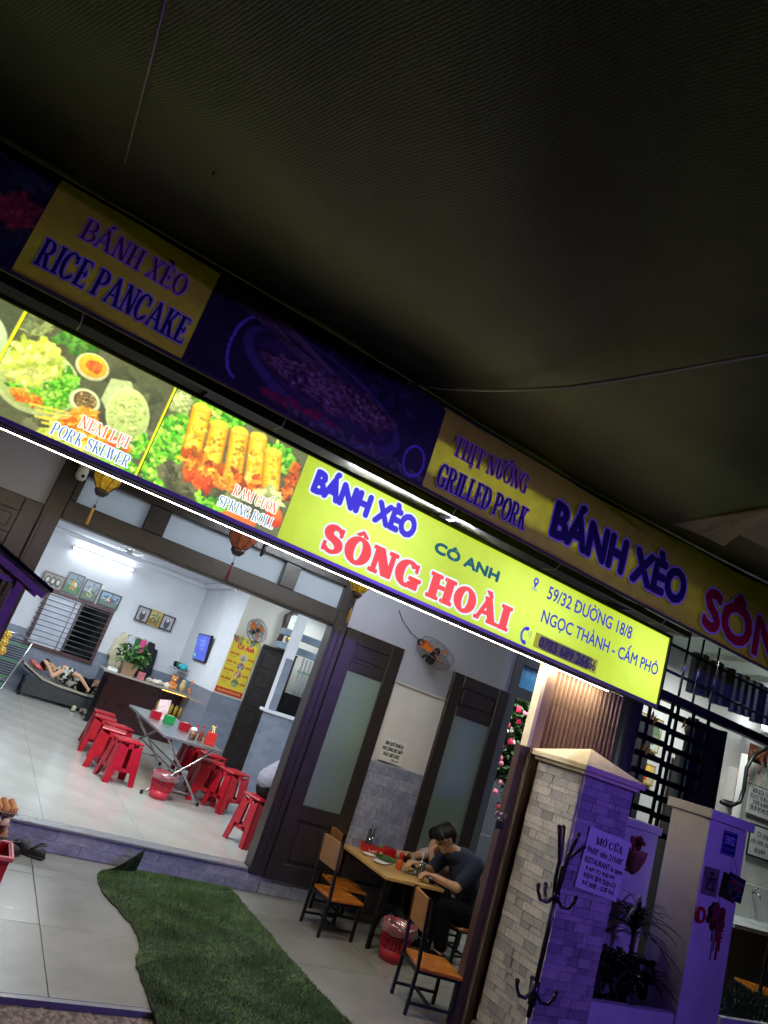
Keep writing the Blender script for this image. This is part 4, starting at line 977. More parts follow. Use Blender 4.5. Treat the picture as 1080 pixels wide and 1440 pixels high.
# ------------------------------------------------------------------ the table and what stands on it
m_pine = M('pine_top', (214, 172, 104), .35, var=.14, scale=5, bump=.08, bscale=30, coat=.25)
wt = thing('wooden_table', 'pale pine table with black steel legs against the porch wall', 'table', (3.73, 5.43, 0))
ZT_ = .535
MB().box((3.44, 5.0, ZT_ - .028), (4.03, 5.84, ZT_)).build('table_top', m_pine, wt, .004, True)
for x in (3.475, 3.995):
    for y in (5.035, 5.79): MB().bar((x, y, 0), (x, y, ZT_ - .0285), .03).build('leg', m_black, wt, 0, True)
for y in (5.035, 5.79): MB().bar((3.475, y, .26), (3.995, y, .26), .02).build('stretcher', m_black, wt, 0, True)
MB().bar((3.475, 5.05, ZT_ - .04), (3.475, 5.77, ZT_ - .04), .022).bar((3.995, 5.05, ZT_ - .04), (3.995, 5.77, ZT_ - .04), .022).build('apron', m_black, wt, 0, True)
m_china = M('white_china', (232, 232, 228), .2, var=.04)
m_clear = glass('clear_plastic', (225, 232, 235), .1, .05, .12)
def on_table(px, py, z=ZT_ + .001): p_ = at(px, py, z=z); return Vector((min(max(p_.x, 3.46), 4.0), min(max(p_.y, 5.03), 5.80), z))
pc = on_table(523, 1185); pc = Vector((3.70, 5.72, ZT_ + .001))
cd = thing('cutlery_caddy', 'red paper caddy with chopsticks and sauces against the wall', 'caddy', pc)
MB().add([Vector(v) for v in ((-.09, -.06, 0), (.09, -.06, 0), (.09, .06, 0), (-.09, .06, 0), (-.1, -.065, .07), (.1, -.065, .07), (.1, .065, .07), (-.1, .065, .07))], [(0, 1, 5, 4), (1, 2, 6, 5), (2, 3, 7, 6), (3, 0, 4, 7), (3, 2, 1, 0)]).build('tray', M('red_card', (206, 44, 40), .5), cd)
pp = Print(); pp.text('COCA', -.075, .075, .02, .045, (240, 230, 225), 'sans', bold=.001); pp.build('lettering', print_mat('paper_print'), cd, (0, -.0665, 0), (R(-6), 0, 0))
MB().lathe([(.03, .002), (.034, .13)], (-.045, .02, 0), 12).build('cup', m_clear, cd)
rr = random.Random(4)
for k in range(9):
    a = rr.uniform(0, 6.3); MB().tube([(-.045 + .015 * math.cos(a), .02 + .015 * math.sin(a), .01), (-.045 + .03 * math.cos(a), .02 + .03 * math.sin(a), .2 + rr.uniform(-.02, .03))], .0035, 5).build('chopstick', M('black_lacquer', (24, 22, 22), .3), cd)
MB().lathe([(.02, .002), (.02, .09), (.008, .1), (.008, .12)], (.04, .03, 0), 10).build('sauce_bottle', M('blue_label', (60, 90, 190), .35), cd)
MB().lathe([(.018, .002), (.018, .07), (.012, .09)], (.065, -.02, 0), 10).build('sauce_bottle', M('green_label', (60, 160, 70), .35), cd)
MB().lathe([(.016, .002), (.016, .1), (.01, .11), (.01, .13)], (.0, -.03, 0), 10).build('sauce_bottle', m_clear, cd)
rb = thing('red_napkin_box', 'glossy red napkin box beside the caddy on the pine table', 'box', (3.86, 5.69, ZT_ + .001))
MB().box((-.06, -.045, 0), (.06, .045, .085)).build('body', M('red_gloss', (170, 20, 30), .2), rb, .012)
MB().box((-.035, -.012, .0855), (.035, .012, .0875)).build('slot', m_black, rb)
for lab, px_, py_, r_ in (('white oval plate nearest the chopstick caddy on the pine table', 518, 1203, .062), ('white oval plate nearest the left chairs on the pine table', 534, 1214, .07)):
    c = on_table(px_, py_); t = thing('plate', lab, 'plate', c, 0, 'plates on the pine table')
    MB().lathe([(.03, 0), (r_ * .75, .004), (r_, .014), (r_ * .97, .016), (r_ * .7, .007), (.001, .007)], (0, 0, 0), 20, True, 1.15, .8).build('dish', m_china, t)
c = Vector((3.72, 5.5, ZT_ + .001)); t = thing('herb_plate', 'plate heaped with green herbs in the middle of the pine table', 'plate', c)
MB().lathe([(.05, 0), (.1, .012), (.097, .015), (.06, .006), (.001, .006)], (0, 0, 0), 20).build('dish', m_china, t)
mb = MB(); rr = random.Random(8)
for k in range(160):
    a = rr.uniform(0, 6.3); q_ = .09 * math.sqrt(rr.random()); o_ = Vector((q_ * math.cos(a), q_ * math.sin(a), .012 + rr.uniform(0, .03))); d = Vector((rr.uniform(-1, 1), rr.uniform(-1, 1), rr.uniform(-.3, .6))).normalized() * .022; s = d.orthogonal().normalized() * .009
    mb.add([o_ - d, o_ + s, o_ + d, o_ - s], [(0, 1, 2, 3)])
tag(mb.build('herbs', M('herb_green', (70, 104, 34), .5, var=.4, scale=30), t), kind='stuff')
c = on_table(560, 1222); t = thing('chilli_sauce_bottle', 'orange chilli sauce bottle with red cap at the table front', 'bottle', c)
MB().lathe([(.026, .001), (.03, .02), (.028, .06), (.016, .085)], (0, 0, 0), 14).build('body', M('orange_sauce', (206, 84, 20), .25, coat=.5), t)
MB().lathe([(.017, .086), (.024, .09), (.024, .12), (.016, .135)], (0, 0, 0), 14).build('cap', M('red_cap', (190, 30, 32), .35), t)
c = Vector((3.90, 5.22, ZT_ + .001)); t = thing('tall_plastic_cup', 'clear plastic cup with a white straw before the man', 'cup', c)
MB().lathe([(.028, 0), (.04, .12), (.038, .12), (.026, .004)], (0, 0, 0), 16).build('cup', m_clear, t)
MB().tube([(0, 0, .01), (-.012, -.004, .2)], .004, 6).build('straw', m_china, t)
c = Vector((3.96, 5.10, ZT_ + .001)); t = thing('dipping_bowl', 'blue patterned dipping bowl at the right table corner', 'bowl', c)
MB().lathe([(.022, 0), (.042, .035), (.039, .035), (.02, .006)], (0, 0, 0), 16).build('bowl', M('blue_china', (40, 48, 120), .2, var=.5, scale=50), t)
c = Vector((3.86, 5.33, ZT_ + .001)); t = thing('noodle_plate', 'plate of fried pancake scraps beside the plastic cup', 'plate', c)
MB().lathe([(.05, 0), (.09, .012), (.087, .015), (.06, .006), (.001, .006)], (0, 0, 0), 18).build('dish', m_china, t)
mb = MB()
for k in range(26): a = rr.uniform(0, 6.3); q_ = .06 * rr.random(); mb.ball((q_ * math.cos(a), q_ * math.sin(a), .014 + rr.uniform(0, .01)), (.018, .01, .006), 6, 4, (0, 0, a))
mb.build('food', M('fried_yellow', (200, 160, 70), .5, var=.3, scale=40), t)
for i, (x, y, lab) in enumerate(((3.84, 5.08, 'crumpled white tissue near the front table edge'), (3.80, 5.60, 'crumpled white tissue near the red napkin box'))):
    mb = MB(); mb.ball((0, 0, .014), (.022, .018, .014), 8, 5)
    for v in mb.v: v += Vector((rr.uniform(-.004, .004), rr.uniform(-.004, .004), rr.uniform(-.002, .004)))
    o = mb.build('tissue', m_china, None); o.location = (x, y, ZT_ + .001); tag(o, lab, 'tissue', 'used tissues on the table')

# ------------------------------------------------------------------ red waste baskets
m_bin = M('red_basket', (196, 44, 62), .4, var=.08)
m_bag = glass('plastic_bag', (235, 225, 228), .10, .2, .16)
def make_bin(label, loc):
    t = thing('waste_basket', label, 'basket', loc, 0, 'red plastic waste baskets')
    n = 26
    for nm, z0, z1 in (('base_wall', 0, .085), ('rim_wall', .2, .262)):
        rad = lambda z: .092 + .043 * z / .262
        MB().lathe([(rad(z0), z0), (rad(z1), z1), (rad(z1) - .003, z1), (rad(z0) - .003, z0)], (0, 0, 0), 28).build(nm, m_bin, t)
    rad = lambda z: .092 + .043 * z / .262
    for r_ in range(5):
        z = .097 + r_ * .022; MB().lathe([(rad(z), z), (rad(z), z + .008), (rad(z) - .003, z + .008), (rad(z) - .003, z)], (0, 0, 0), 28).build('lattice_ring', m_bin, t)
    mb = MB()
    for k in range(n): a = k * 2 * math.pi / n; mb.bar((rad(.085) * math.cos(a), rad(.085) * math.sin(a), .084), (rad(.2) * math.cos(a), rad(.2) * math.sin(a), .202), .0075)
    mb.build('lattice', m_bin, t)
    mb = MB(); rr = random.Random(6); N = 30; prof = [(.075, .12), (.10, .22), (.134, .264), (.142, .262), (.148, .235), (.152, .20)]
    mb.lathe(prof, (0, 0, 0), N); 
    for v in mb.v: v.x *= 1 + rr.uniform(-.05, .05); v.y *= 1 + rr.uniform(-.05, .05); v.z += rr.uniform(-.012, .012)
    mb.f = mb.f[:-2]; mb.sm = mb.sm[:-2]; mb.build('bag_liner', m_bag, t)
    return t
b0 = make_bin('red waste basket with plastic liner in front of the wooden table', (3.60, 4.88, 0))
dup(b0, (2.25, 7.72, ZR), .4, 'red waste basket under the steel table in the dining room')

# ------------------------------------------------------------------ artificial grass mat
Lp = [(187, 1224), (160, 1224), (138, 1228), (142, 1252), (168, 1283), (188, 1308), (196, 1330), (190, 1352), (200, 1385), (213, 1420), (222, 1450), (240, 1500)]
Rp = [(322, 1249), (345, 1275), (375, 1310), (402, 1342), (432, 1376), (480, 1428), (520, 1470), (560, 1515)]
def curve(P_):
    o_ = []; n = len(P_)
    for i in range(n - 1):
        a, b, c, d = P_[max(0, i - 1)], P_[i], P_[i + 1], P_[min(n - 1, i + 2)]
        for k in range(6):
            t = k / 6; o_.append(.5 * (2 * b + (c - a) * t + (2 * a - 5 * b + 4 * c - d) * t * t + (3 * b - a - 3 * c + d) * t ** 3))
    return o_ + [P_[-1]]
ol = [v + Vector((random.uniform(-.006, .006), random.uniform(-.006, .006))) for v in curve([at(x, y, z=0).xy for x, y in Lp]) + curve([at(x, y, z=0).xy for x, y in reversed(Rp)])]
for v in ol: v.y = min(v.y, YF - .03)
gm = thing('grass_mat', 'green artificial grass runner leading to the dining room step', 'mat', (1.9, 4.6, 0))
MB().slab([tuple(v) for v in ol], .001, .008).build('backing', M('mat_backing', (30, 42, 24), .9), gm, 0, True)
import mathutils.geometry as _mg
def inside(pt, poly):
    c = False; n = len(poly)
    for i in range(n):
        a, b = poly[i], poly[i - 1]
        if (a.y > pt[1]) != (b.y > pt[1]) and pt[0] < (b.x - a.x) * (pt[1] - a.y) / (b.y - a.y) + a.x: c = not c
    return c
rr = random.Random(9); vs = []; fs = []
xa, xb = min(v.x for v in ol), max(v.x for v in ol); ya, yb = 2.9, max(v.y for v in ol)
for k in range(70000):
    x, y = rr.uniform(xa, xb), rr.uniform(ya, yb)
    if not inside((x, y), ol): continue
    f_ = .5 + .5 * math.sin(x * 9 + 2 * math.sin(y * 5)) * math.sin(y * 7.3 + x * 3); h = rr.uniform(.012, .026) * (.55 + .5 * f_); a = rr.uniform(0, 6.283); l = rr.uniform(.0, .014) + .012 * (1 - f_); b_ = a + rr.uniform(-.6, 2.2); wd = .0022; o_ = len(vs)
    vs += [(x - wd * math.cos(a), y - wd * math.sin(a), .007), (x + wd * math.cos(a), y + wd * math.sin(a), .007), (x + l * math.cos(b_), y + l * math.sin(b_), .007 + h)]; fs.append((o_, o_ + 1, o_ + 2))
me = bpy.data.meshes.new('grass_blades'); me.from_pydata(vs, [], fs); me.materials.append(M('plastic_grass', (92, 126, 60), .55, var=.4, scale=7))
tag(put('grass_blades', me, gm, world=True), kind='stuff')
# curled-up corner
cv = []; A, Bq = at(152, 1224, z=.01), at(190, 1226, z=.01); A.y = min(A.y, YF - .04); Bq.y = min(Bq.y, YF - .04)
mb = MB(); N = 8
for i in range(N + 1):
    t = i / N; base = A.lerp(Bq, t); h = .17 * t ** 1.3
    for j in range(6): s_ = j / 5; mb.v.append(base + Vector((.01 * s_ * t, .02 * s_ * t - .004 - .03 * t * math.sin(s_ * 2.2), .004 + h * s_)))
for i in range(N):
    for j in range(5): mb.f.append([i * 6 + j, (i + 1) * 6 + j, (i + 1) * 6 + j + 1, i * 6 + j + 1]); mb.sm.append(True)
cf = mb.build('curled_corner', MATS['mat_backing'], gm, 0, True)
vs = []; fs = []
for k in range(1600):
    i = rr.uniform(0, 1); s_ = rr.uniform(0, 1); base = A.lerp(Bq, i); p_ = base + Vector((.01 * s_ * i, .02 * s_ * i - .006 - .03 * i * math.sin(s_ * 2.2), .004 + .17 * i ** 1.3 * s_)); o_ = len(vs)
    vs += [tuple(p_ + Vector((-.002, 0, 0))), tuple(p_ + Vector((.002, 0, 0))), tuple(p_ + Vector((rr.uniform(-.01, .01), -rr.uniform(.005, .014), rr.uniform(.0, .014))))]; fs.append((o_, o_ + 1, o_ + 2))
me = bpy.data.meshes.new('curl_blades'); me.from_pydata(vs, [], fs); me.materials.append(MATS['plastic_grass']); tag(put('curl_blades', me, gm, world=True), kind='stuff')

# ------------------------------------------------------------------ eggs, crate, clogs and cart at the left
m_card = M('egg_tray_card', (150, 128, 112), .85, var=.2, scale=30, bump=.5, bscale=80)
m_egg = M('brown_egg', (206, 150, 100), .5, var=.18, scale=9); m_egg2 = M('pale_egg', (226, 200, 178), .5, var=.1, scale=9)
cr_ = thing('red_crate', 'red plastic crate under the egg trays at the left edge', 'crate', (.52, 5.05, 0))
m_crate = M('red_crate', (176, 30, 42), .4)
for a_, b_ in (((-.2, -.15, 0), (.2, .15, .012)), ((-.2, -.15, .013), (.2, -.138, .2)), ((-.2, .138, .013), (.2, .15, .2)), ((-.2, -.1375, .013), (-.188, .1375, .2)), ((.188, -.1375, .013), (.2, .1375, .2)), ):
    MB().box(a_, b_).build('side', m_crate, cr_, .003)
for s in (-1, 1): MB().box((-.215, .151 * s - .012, .18), (.215, .151 * s + .012, .205)).build('rim', M('pink_rim', (214, 90, 100), .4), cr_, .004)
MB().box((.2005, -.138, .18), (.218, .138, .205)).build('rim', MATS['pink_rim'], cr_, .003)
eggm = [MB().ball((0, 0, 0), (.021, .021, .027), 10, 7).mesh('egg', m) for m in (m_egg, m_egg2)]
for lvl in range(4):
    t = thing('egg_tray', ['lowest egg tray of the stack on the red crate', 'second egg tray from the bottom of the stack', 'third egg tray, with pale eggs, in the stack', 'topmost egg tray, with brown eggs, of the stack'][lvl], 'egg tray', (.50 + .008 * (lvl % 2), 5.05, .207 + lvl * .066), R((-6, 4, -3, 5)[lvl]), 'egg trays stacked on the red crate')
    mb = MB(); n = 6
    for i in range(n):
        for j in range(5): mb.lathe([(.012, 0), (.021, .018), (.022, .022)], (-.115 + i * .046, -.092 + j * .046, 0), 8)
    mb.box((-.145, -.12, .0215), (.145, .12, .024)); mb.build('tray', m_card, t)
    for i in range(n):
        for j in range(5):
            if lvl == 3 or i >= 4 or j == 0: put('egg', eggm[0 if lvl != 2 else 1], t, (-.115 + i * .046, -.092 + j * .046, .037 if lvl == 3 else .034), (.15, .1 * i, 0))
m_foam = M('black_foam', (34, 33, 32), .6, bump=.3)
def clog(label, loc, rz, mat):
    t = thing('clog', label, 'shoe', loc, rz, 'black foam clogs by the step')
    mb = MB(); mb.capsule((-.09, 0, .03), .036, (.08, 0, .03), .045, 12).ball((.06, 0, .05), (.065, .046, .042))
    fused('upper', mb, .009, mat, t, 3)
    MB().box((-.125, -.042, 0), (.125, .045, .018)).build('sole', mat, t, .012)
    MB().tube([(-.02, -.05, .055), (-.06, -.045, .085), (-.1, 0, .09), (-.06, .045, .085), (-.02, .05, .055)], .007, 6).build('strap', mat, t)
    return t
c0 = clog('black foam clog lying clear in front of the step', (.93, 5.72, 0), R(155), m_foam)
dup(c0, (.76, 5.70, 0), R(140), 'black foam clog half hidden behind the egg trays')
ct = thing('food_cart_canopy', 'pinkish wooden gable frame of a stall at the left edge', 'stall', (-.6, 3.0, 0))
m_pk = M('pink_wood', (206, 176, 160), .6, var=.15, scale=14)
apex, eav = Vector((-.62, 0, 1.985)), Vector((.155, 0, 1.684))
for y in (2.95, 3.55): MB().bar(apex + Vector((0, y, 0)), eav + Vector((0, y, 0)), .022, .026)  .build('gable_board', m_pk, ct, 0, True)
MB().bar((.06, 2.975, 1.70), (-1.2, 2.975, 1.74), .02).build('tie_beam', m_pk, ct, 0, True)
for y in (2.955, 3.545): MB().bar((.06, y + .01, 0), (.06, y + .01, 1.705), .028).build('post', m_pk, ct, 0, True)
for y in (2.955, 3.545): MB().bar((-1.2, y, 0), (-1.2, y, 1.75), .035).build('post', m_pk, ct, 0, True)
MB().add([apex + Vector((0, 2.94, .03)), eav + Vector((.02, 2.94, .02)), eav + Vector((.02, 3.56, .02)), apex + Vector((0, 3.56, .03)), apex + Vector((0, 2.94, .05)), eav + Vector((.02, 2.94, .035)), eav + Vector((.02, 3.56, .035)), apex + Vector((0, 3.56, .05))], [(0, 1, 2, 3), (7, 6, 5, 4), (0, 4, 5, 1), (1, 5, 6, 2), (2, 6, 7, 3), (3, 7, 4, 0)]).build('roof_board', m_black, ct, 0, True)
MB().box((-1.2, 3.53, 1.0), (-.0, 3.54, 1.72)).build('back_panel', M('violet_lit_panel', (92, 76, 130), .5), ct, 0, True)  # violet light inside the stall is put into the panel's colour

# ------------------------------------------------------------------ lanterns, camera, wall fan, note
m_lan = print_mat('lantern_silk', 0., .6, .3, 60, 1.)
def lantern(label, px, py, y, mats, k=1.):
    c = at(px, py, y=y); t = thing('silk_lantern', label, 'lantern', c, rz=.3, group='silk lanterns hung under the sign')
    prof = [(.035, .13), (.085, .105), (.095, .06), (.078, -.02), (.038, -.075)]
    mb = MB().lathe([(r_ * k, z * k) for r_, z in prof], (0, 0, 0), 8, False); mb.build('silk_body', mats[0], t)
    for a in range(8): MB().tube([(r_ * k * 1.012 * math.cos(a * math.pi / 4), r_ * k * 1.012 * math.sin(a * math.pi / 4), z * k) for r_, z in prof], .0025, 5).build('rib', mats[1], t)
    MB().lathe([(.04 * k, -.076 * k), (.042 * k, -.09 * k), (.022 * k, -.115 * k)], (0, 0, 0), 10).build('bottom_cap', mats[1], t)
    MB().lathe([(.038 * k, .131 * k), (.03 * k, .15 * k)], (0, 0, 0), 10).build('top_cap', mats[1], t)
    MB().tube([(0, 0, .15 * k), (0, 0, .24)], .002, 5).build('cord', mats[1], t)
    MB().tube([(0, 0, -.115 * k), (0, 0, -.2)], .002, 5).ball((0, 0, -.2), .011, 8, 6).build('bead', mats[1], t)
    MB().lathe([(.004, -.21), (.009, -.225), (.011, -.32)], (0, 0, 0), 8).build('tassel', mats[2], t)
my = M('yellow_silk', (206, 170, 40), .6, var=.45, scale=35); mred = M('rust_silk', (150, 84, 66), .6, var=.4, scale=30)
lantern('yellow flowered silk lantern hanging at the left below the sign', 152, 672, 4.6, (my, m_dark, M('gold_tassel', (150, 120, 50), .8)), 1.12)
lantern('yellow silk lantern hanging beside the dark door frame', 507, 818, 4.6, (my, m_dark, M('gold_tassel', (150, 120, 50), .8)), 1.12)
lantern('rusty pink silk lantern hanging in the middle below the sign', 342, 755, 4.6, (mred, m_dark, M('maroon_tassel', (92, 34, 40), .8)), 1.2)
for k, (px_, py_) in enumerate(((318, 740), (330, 775), (372, 770), (366, 782))):
    c = at(px_, py_, y=4.62); o = MB().tube([c + Vector((0, 0, .12)), c + Vector((.008, 0, .03)), c], [.012, .016, .009], 8).build('dark_glove', m_foam, None)
    tag(o, ['dark drooping cloth tip left of the rusty lantern', 'dark drooping cloth tip below the rusty lantern', 'left one of two dark drooping finger tips by the rusty lantern', 'right one of two dark drooping finger tips by the rusty lantern'][k], 'cloth strip', 'dark cloth strips by the rusty lantern')
c = at(120, 657, y=5.80); t = thing('security_camera', 'small white dome security camera above the dining room door', 'camera', c)
MB().box((-.05, -.03, .0), (.06, .03, .04)).build('mount', m_white, t, .006)
MB().lathe([(.036, -.001), (.042, -.03), (.042, -.09), (.024, -.115)], (0, 0, 0), 14).build('dome', m_china, t)
MB().ball((.012, -.038, -.08), .014).build('lens', m_black, t)
m_orange = M('orange_blade', (226, 116, 30), .35); m_cage = M('fan_wire', (120, 120, 126), .4, metal=.5)
def wall_fan(label, loc, r_, tilt, rz=0., bm=m_orange, cage=m_cage, wire=.0022):
    t = thing('wall_fan', label, 'fan', loc, rz, 'fans on the walls'); Mx = Euler((tilt, 0, 0)).to_matrix()
    V = lambda x, y, z: Mx @ Vector((x, y, z))
    for yy, k in ((-.03, 1.), (-.03, .55), (.05, 1.)):
        MB().tube([V(k * r_ * math.cos(a * math.pi / 16), yy - (1 - k) * .05, k * r_ * math.sin(a * math.pi / 16)) for a in range(33)], wire * 1.6, 5, False).build('guard_ring', cage, t)
    mb = MB()
    for a in range(20):
        u, v = math.cos(a * math.pi / 10), math.sin(a * math.pi / 10); mb.tube([V(.03 * u, -.075, .03 * v), V(r_ * .7 * u, -.06, r_ * .7 * v), V(r_ * u, -.03, r_ * v), V(r_ * u, .05, r_ * v), V(.06 * u, .08, .06 * v)], wire * .55, 4, False)
    mb.build('guard_wires', cage, t)
    for a in range(3):
        an_ = a * 2.094 + .5; mb = MB(); P_ = []
        for s_, w0, w1, tw in ((.15, -.02, .02, .01), (.45, -.05, .045, .02), (.75, -.055, .06, .025), (.9, -.02, .05, .02)):
            for w_ in (w0, w1): x, z = r_ * s_, w_ * r_ / .2; P_.append(V(x * math.cos(an_) - z * math.sin(an_), tw * (1 if w_ > 0 else -1), x * math.sin(an_) + z * math.cos(an_)))
        mb.add(P_ + [p_ + Vector((0, .004, 0)) for p_ in P_], [(0, 1, 3, 2), (2, 3, 5, 4), (4, 5, 7, 6), (8, 10, 11, 9), (10, 12, 13, 11), (12, 14, 15, 13)], True).build('blade', bm, t)
    MB().capsule(V(0, -.02, 0), .035, V(0, .1, 0), .05, 12).build('motor', m_black, t)
    MB().tube([V(0, .1, 0), Vector((0, .14, -.04)), Vector((0, .22, -.06))], .018, 8).build('bracket', m_black, t)
    return t
wall_fan('wall fan with orange blades on the grey porch wall', at(613, 918, y=5.66) + Vector((0, 0, 0)), .19, R(-52))
mb = MB(); pts = [at(x, y, y=YF - .016) for x, y in ((561, 858), (566, 872), (578, 890), (590, 900))] + [at(600, 908, y=5.72)]
tag(mb.tube(pts, .004, 5).build('fan_cable', m_black, None), 'black cable drooping down the grey wall to the orange fan', 'cable')
mb = MB(); rr = random.Random(3); c = at(592, 903, y=5.72)
for k in range(5): mb.tube([c + Vector((.03 * math.cos(a * .7 + k) + rr.uniform(-.006, .006), .01 * k - .02, .028 * math.sin(a * .7 + k))) for a in range(10)], .003, 4)
tag(mb.build('cable_coil', m_black, None), 'tangle of black cable beside the porch wall fan', 'cable')
c = at(551, 1056, y=YF - .016); nt_ = thing('wall_notice', 'white paper notice to guests above the slate tiles on the porch', 'notice', (c.x, YF - .03, c.z))
MB().box((-.135, 0, -.105), (.135, .006, .105)).build('sheet', m_china, nt_)
p = Print()
for k, s in enumerate(('XIN QUÝ KHÁCH', 'VUI LÒNG BỎ GIẤY', 'VÀO GIỎ RÁC')): z = .045 - .05 * k; hw_ = (.105, .118, .095)[k]; p.text(s, -hw_, hw_, z, z + .03, (26, 26, 30), 'sans', bold=.0022)
p.text('Cảm ơn !', .01, .1, -.09, -.07, (26, 26, 30), 'sans', bold=.001)
p.build('lettering', print_mat('paper_print'), nt_, (0, -.001, 0))
# ------------------------------------------------------------------ people
m_skin = M('skin', (204, 158, 128), .55, var=.06, scale=20); m_hair = M('black_hair', (20, 17, 16), .4, var=.3, scale=60)
m_navy = M('navy_shirt', (34, 42, 66), .85, var=.12, scale=14, bump=.3, bscale=14)
m_blk = M('black_trousers', (11, 11, 13), .95, spec=.2, var=.15, scale=14, bump=.3, bscale=14)
def hand(mb, wrist, d, n, curl=.6, s=1., thumb=1):
    """palm and five unequal bent fingers along d; n = back of the hand"""
    d = Vector(d).normalized(); n = Vector(n).normalized(); n = (n - d * n.dot(d)).normalized(); sd = d.cross(n) * thumb; w_ = Vector(wrist)
    for k in range(4):
        o = (k - 1.5) * .019 * s; base = w_ + d * .085 * s + sd * o
        mb.capsule(w_ + sd * o * .5 + d * .01, .017 * s, base, .013 * s, 8)
        l = (.036, .042, .040, .032)[k] * s; dd = d * math.cos(curl * .6) - n * math.sin(curl * .6); m1 = base + dd * l; d2 = d * math.cos(curl * 1.5) - n * math.sin(curl * 1.5); m2 = m1 + d2 * l * .75; d3 = d * math.cos(curl * 2.2) - n * math.sin(curl * 2.2)
        mb.capsule(base, .0095 * s, m1, .0085 * s, 7); mb.capsule(m1, .0085 * s, m2, .0078 * s, 7); mb.capsule(m2, .0078 * s, m2 + d3 * l * .5, .0068 * s, 7)
    tb = w_ + d * .025 * s + sd * .03 * s; t1 = tb + (d * .7 + sd * .6 - n * .3).normalized() * .04 * s; mb.capsule(tb, .013 * s, t1, .0095 * s, 7); mb.capsule(t1, .0095 * s, t1 + (d * .9 - n * .5 - sd * .1).normalized() * .03 * s, .0075 * s, 7)
def head(mb, c, f, up, s=1.):
    """skull, jaw, nose, ears, brow; f = facing direction"""
    c = Vector(c); f = Vector(f).normalized(); up = Vector(up); up = (up - f * up.dot(f)).normalized(); r_ = f.cross(up)
    P_ = lambda a, b, d: c + (f * a + r_ * b + up * d) * s
    mb.capsule(P_(-.02, 0, .03), .078 * s, P_(.012, 0, .02), .074 * s, 14); mb.capsule(P_(.02, 0, -.03), .058 * s, P_(.045, 0, -.085), .034 * s, 12)
    mb.capsule(P_(.085, 0, .012), .009 * s, P_(.104, 0, -.024), .013 * s, 8); mb.capsule(P_(.079, -.016, -.052), .0085 * s, P_(.079, .016, -.052), .0085 * s, 7)
    mb.capsule(P_(.076, -.03, .028), .010 * s, P_(.076, .03, .028), .010 * s, 7)
    for e in (-1, 1): mb.capsule(P_(-.012, .074 * e, .012), .013 * s, P_(-.006, .071 * e, -.022), .010 * s, 7)
    return P_
def eyes(P_, t, world=True):
    for e in (-1, 1):
        MB().ball(P_(.074, .029 * e, .008), .0095).build('eye', m_black, t, 0, world)
def hair(name, P_, t, back=0., shape=None):
    mb = MB(); mb.capsule(P_(-.035, 0, .045), .084, P_(.022, 0, .062), .070, 14); mb.ball(P_(-.055, 0, .0), (.055, .062, .06)); mb.capsule(P_(.04, -.04, .075), .03, P_(.05, .04, .072), .028, 10)
    for e in (-1, 1): mb.capsule(P_(-.03, .062 * e, .045), .024, P_(-.03, .066 * e, .005), .016, 8)
    if shape: shape(mb)
    o = fused(name, mb, .006, m_hair, t, 2, True, .0025)
    me = o.data; rr = random.Random(4); V0 = [tuple(v.co) for v in me.vertices]; F0 = [tuple(f.vertices) for f in me.polygons]; c0 = P_(-.02, 0, .05); dn = (P_(.03, 0, -1) - P_(0, 0, 0)).normalized()
    for k in range(1500):
        v = rr.choice(me.vertices); nn = Vector(v.normal); tg = (dn + Vector((rr.uniform(-.5, .5), rr.uniform(-.5, .5), rr.uniform(-.3, .3)))); tg = (tg - nn * tg.dot(nn)).normalized(); sd = nn.cross(tg) * .0016; b_ = Vector(v.co); l = rr.uniform(.02, .05); n0 = len(V0)
        V0 += [tuple(b_ - sd), tuple(b_ + sd), tuple(b_ + tg * l * .6 + nn * .004 + sd * .7), tuple(b_ + tg * l * .6 + nn * .004 - sd * .7), tuple(b_ + tg * l + nn * .002)]; F0 += [(n0, n0 + 1, n0 + 2, n0 + 3), (n0 + 3, n0 + 2, n0 + 4)]
    m2 = bpy.data.meshes.new(name); m2.from_pydata(V0, [], F0); m2.materials.append(m_hair); m2.polygons.foreach_set('use_smooth', [True] * len(m2.polygons)); o.data = m2
    return o

# man in navy bent over the table
mn = thing('person', 'man in navy T-shirt bent over the pine table', 'person', (4.42, 5.14, 0))
hip = Vector((4.42, 5.14, .36)); chest = Vector((4.28, 5.15, .70)); neck = Vector((4.125, 5.16, .815)); hc_ = Vector((4.03, 5.165, .89))
b = MB()
b.capsule(hip + Vector((0, -.07, 0)), .11, hip + Vector((0, .07, 0)), .11).capsule(hip + Vector((-.02, 0, .05)), .12, chest, .115)
b.capsule(chest + Vector((0, -.11, .06)), .075, chest + Vector((0, .11, .06)), .075).capsule(chest + Vector((-.05, 0, .07)), .08, neck, .052).capsule(neck, .05, hc_ + Vector((.01, 0, -.04)), .048)
Pm = head(b, hc_, (-.8, .05, -.62), (-.5, 0, .86), .97)
for s in (-1, 1):
    sh = chest + Vector((-.02, .19 * s, .075)); el = Vector((4.10, 5.15 + .20 * s, .575)); wr = Vector((3.93 if s < 0 else 3.90, 5.15 + .10 * s, .60 + (.03 if s > 0 else 0)))
    b.capsule(chest + Vector((0, .12 * s, .06)), .06, sh, .058).capsule(sh, .052, el, .04).capsule(el, .04, wr, .027); hand(b, wr, (-.9, -.12 * s, .1), (0, 0, 1), .7, .95, -s)
    kn = Vector((4.07, 5.13 + .11 * s, .41)); an_ = Vector((4.14, 5.13 + .12 * s, .08))
    b.capsule(hip + Vector((0, .08 * s, -.0)), .085, kn, .062).capsule(kn, .06, an_, .042).capsule(an_ + Vector((.02, 0, -.04)), .04, an_ + Vector((-.14, 0, -.05)), .03)
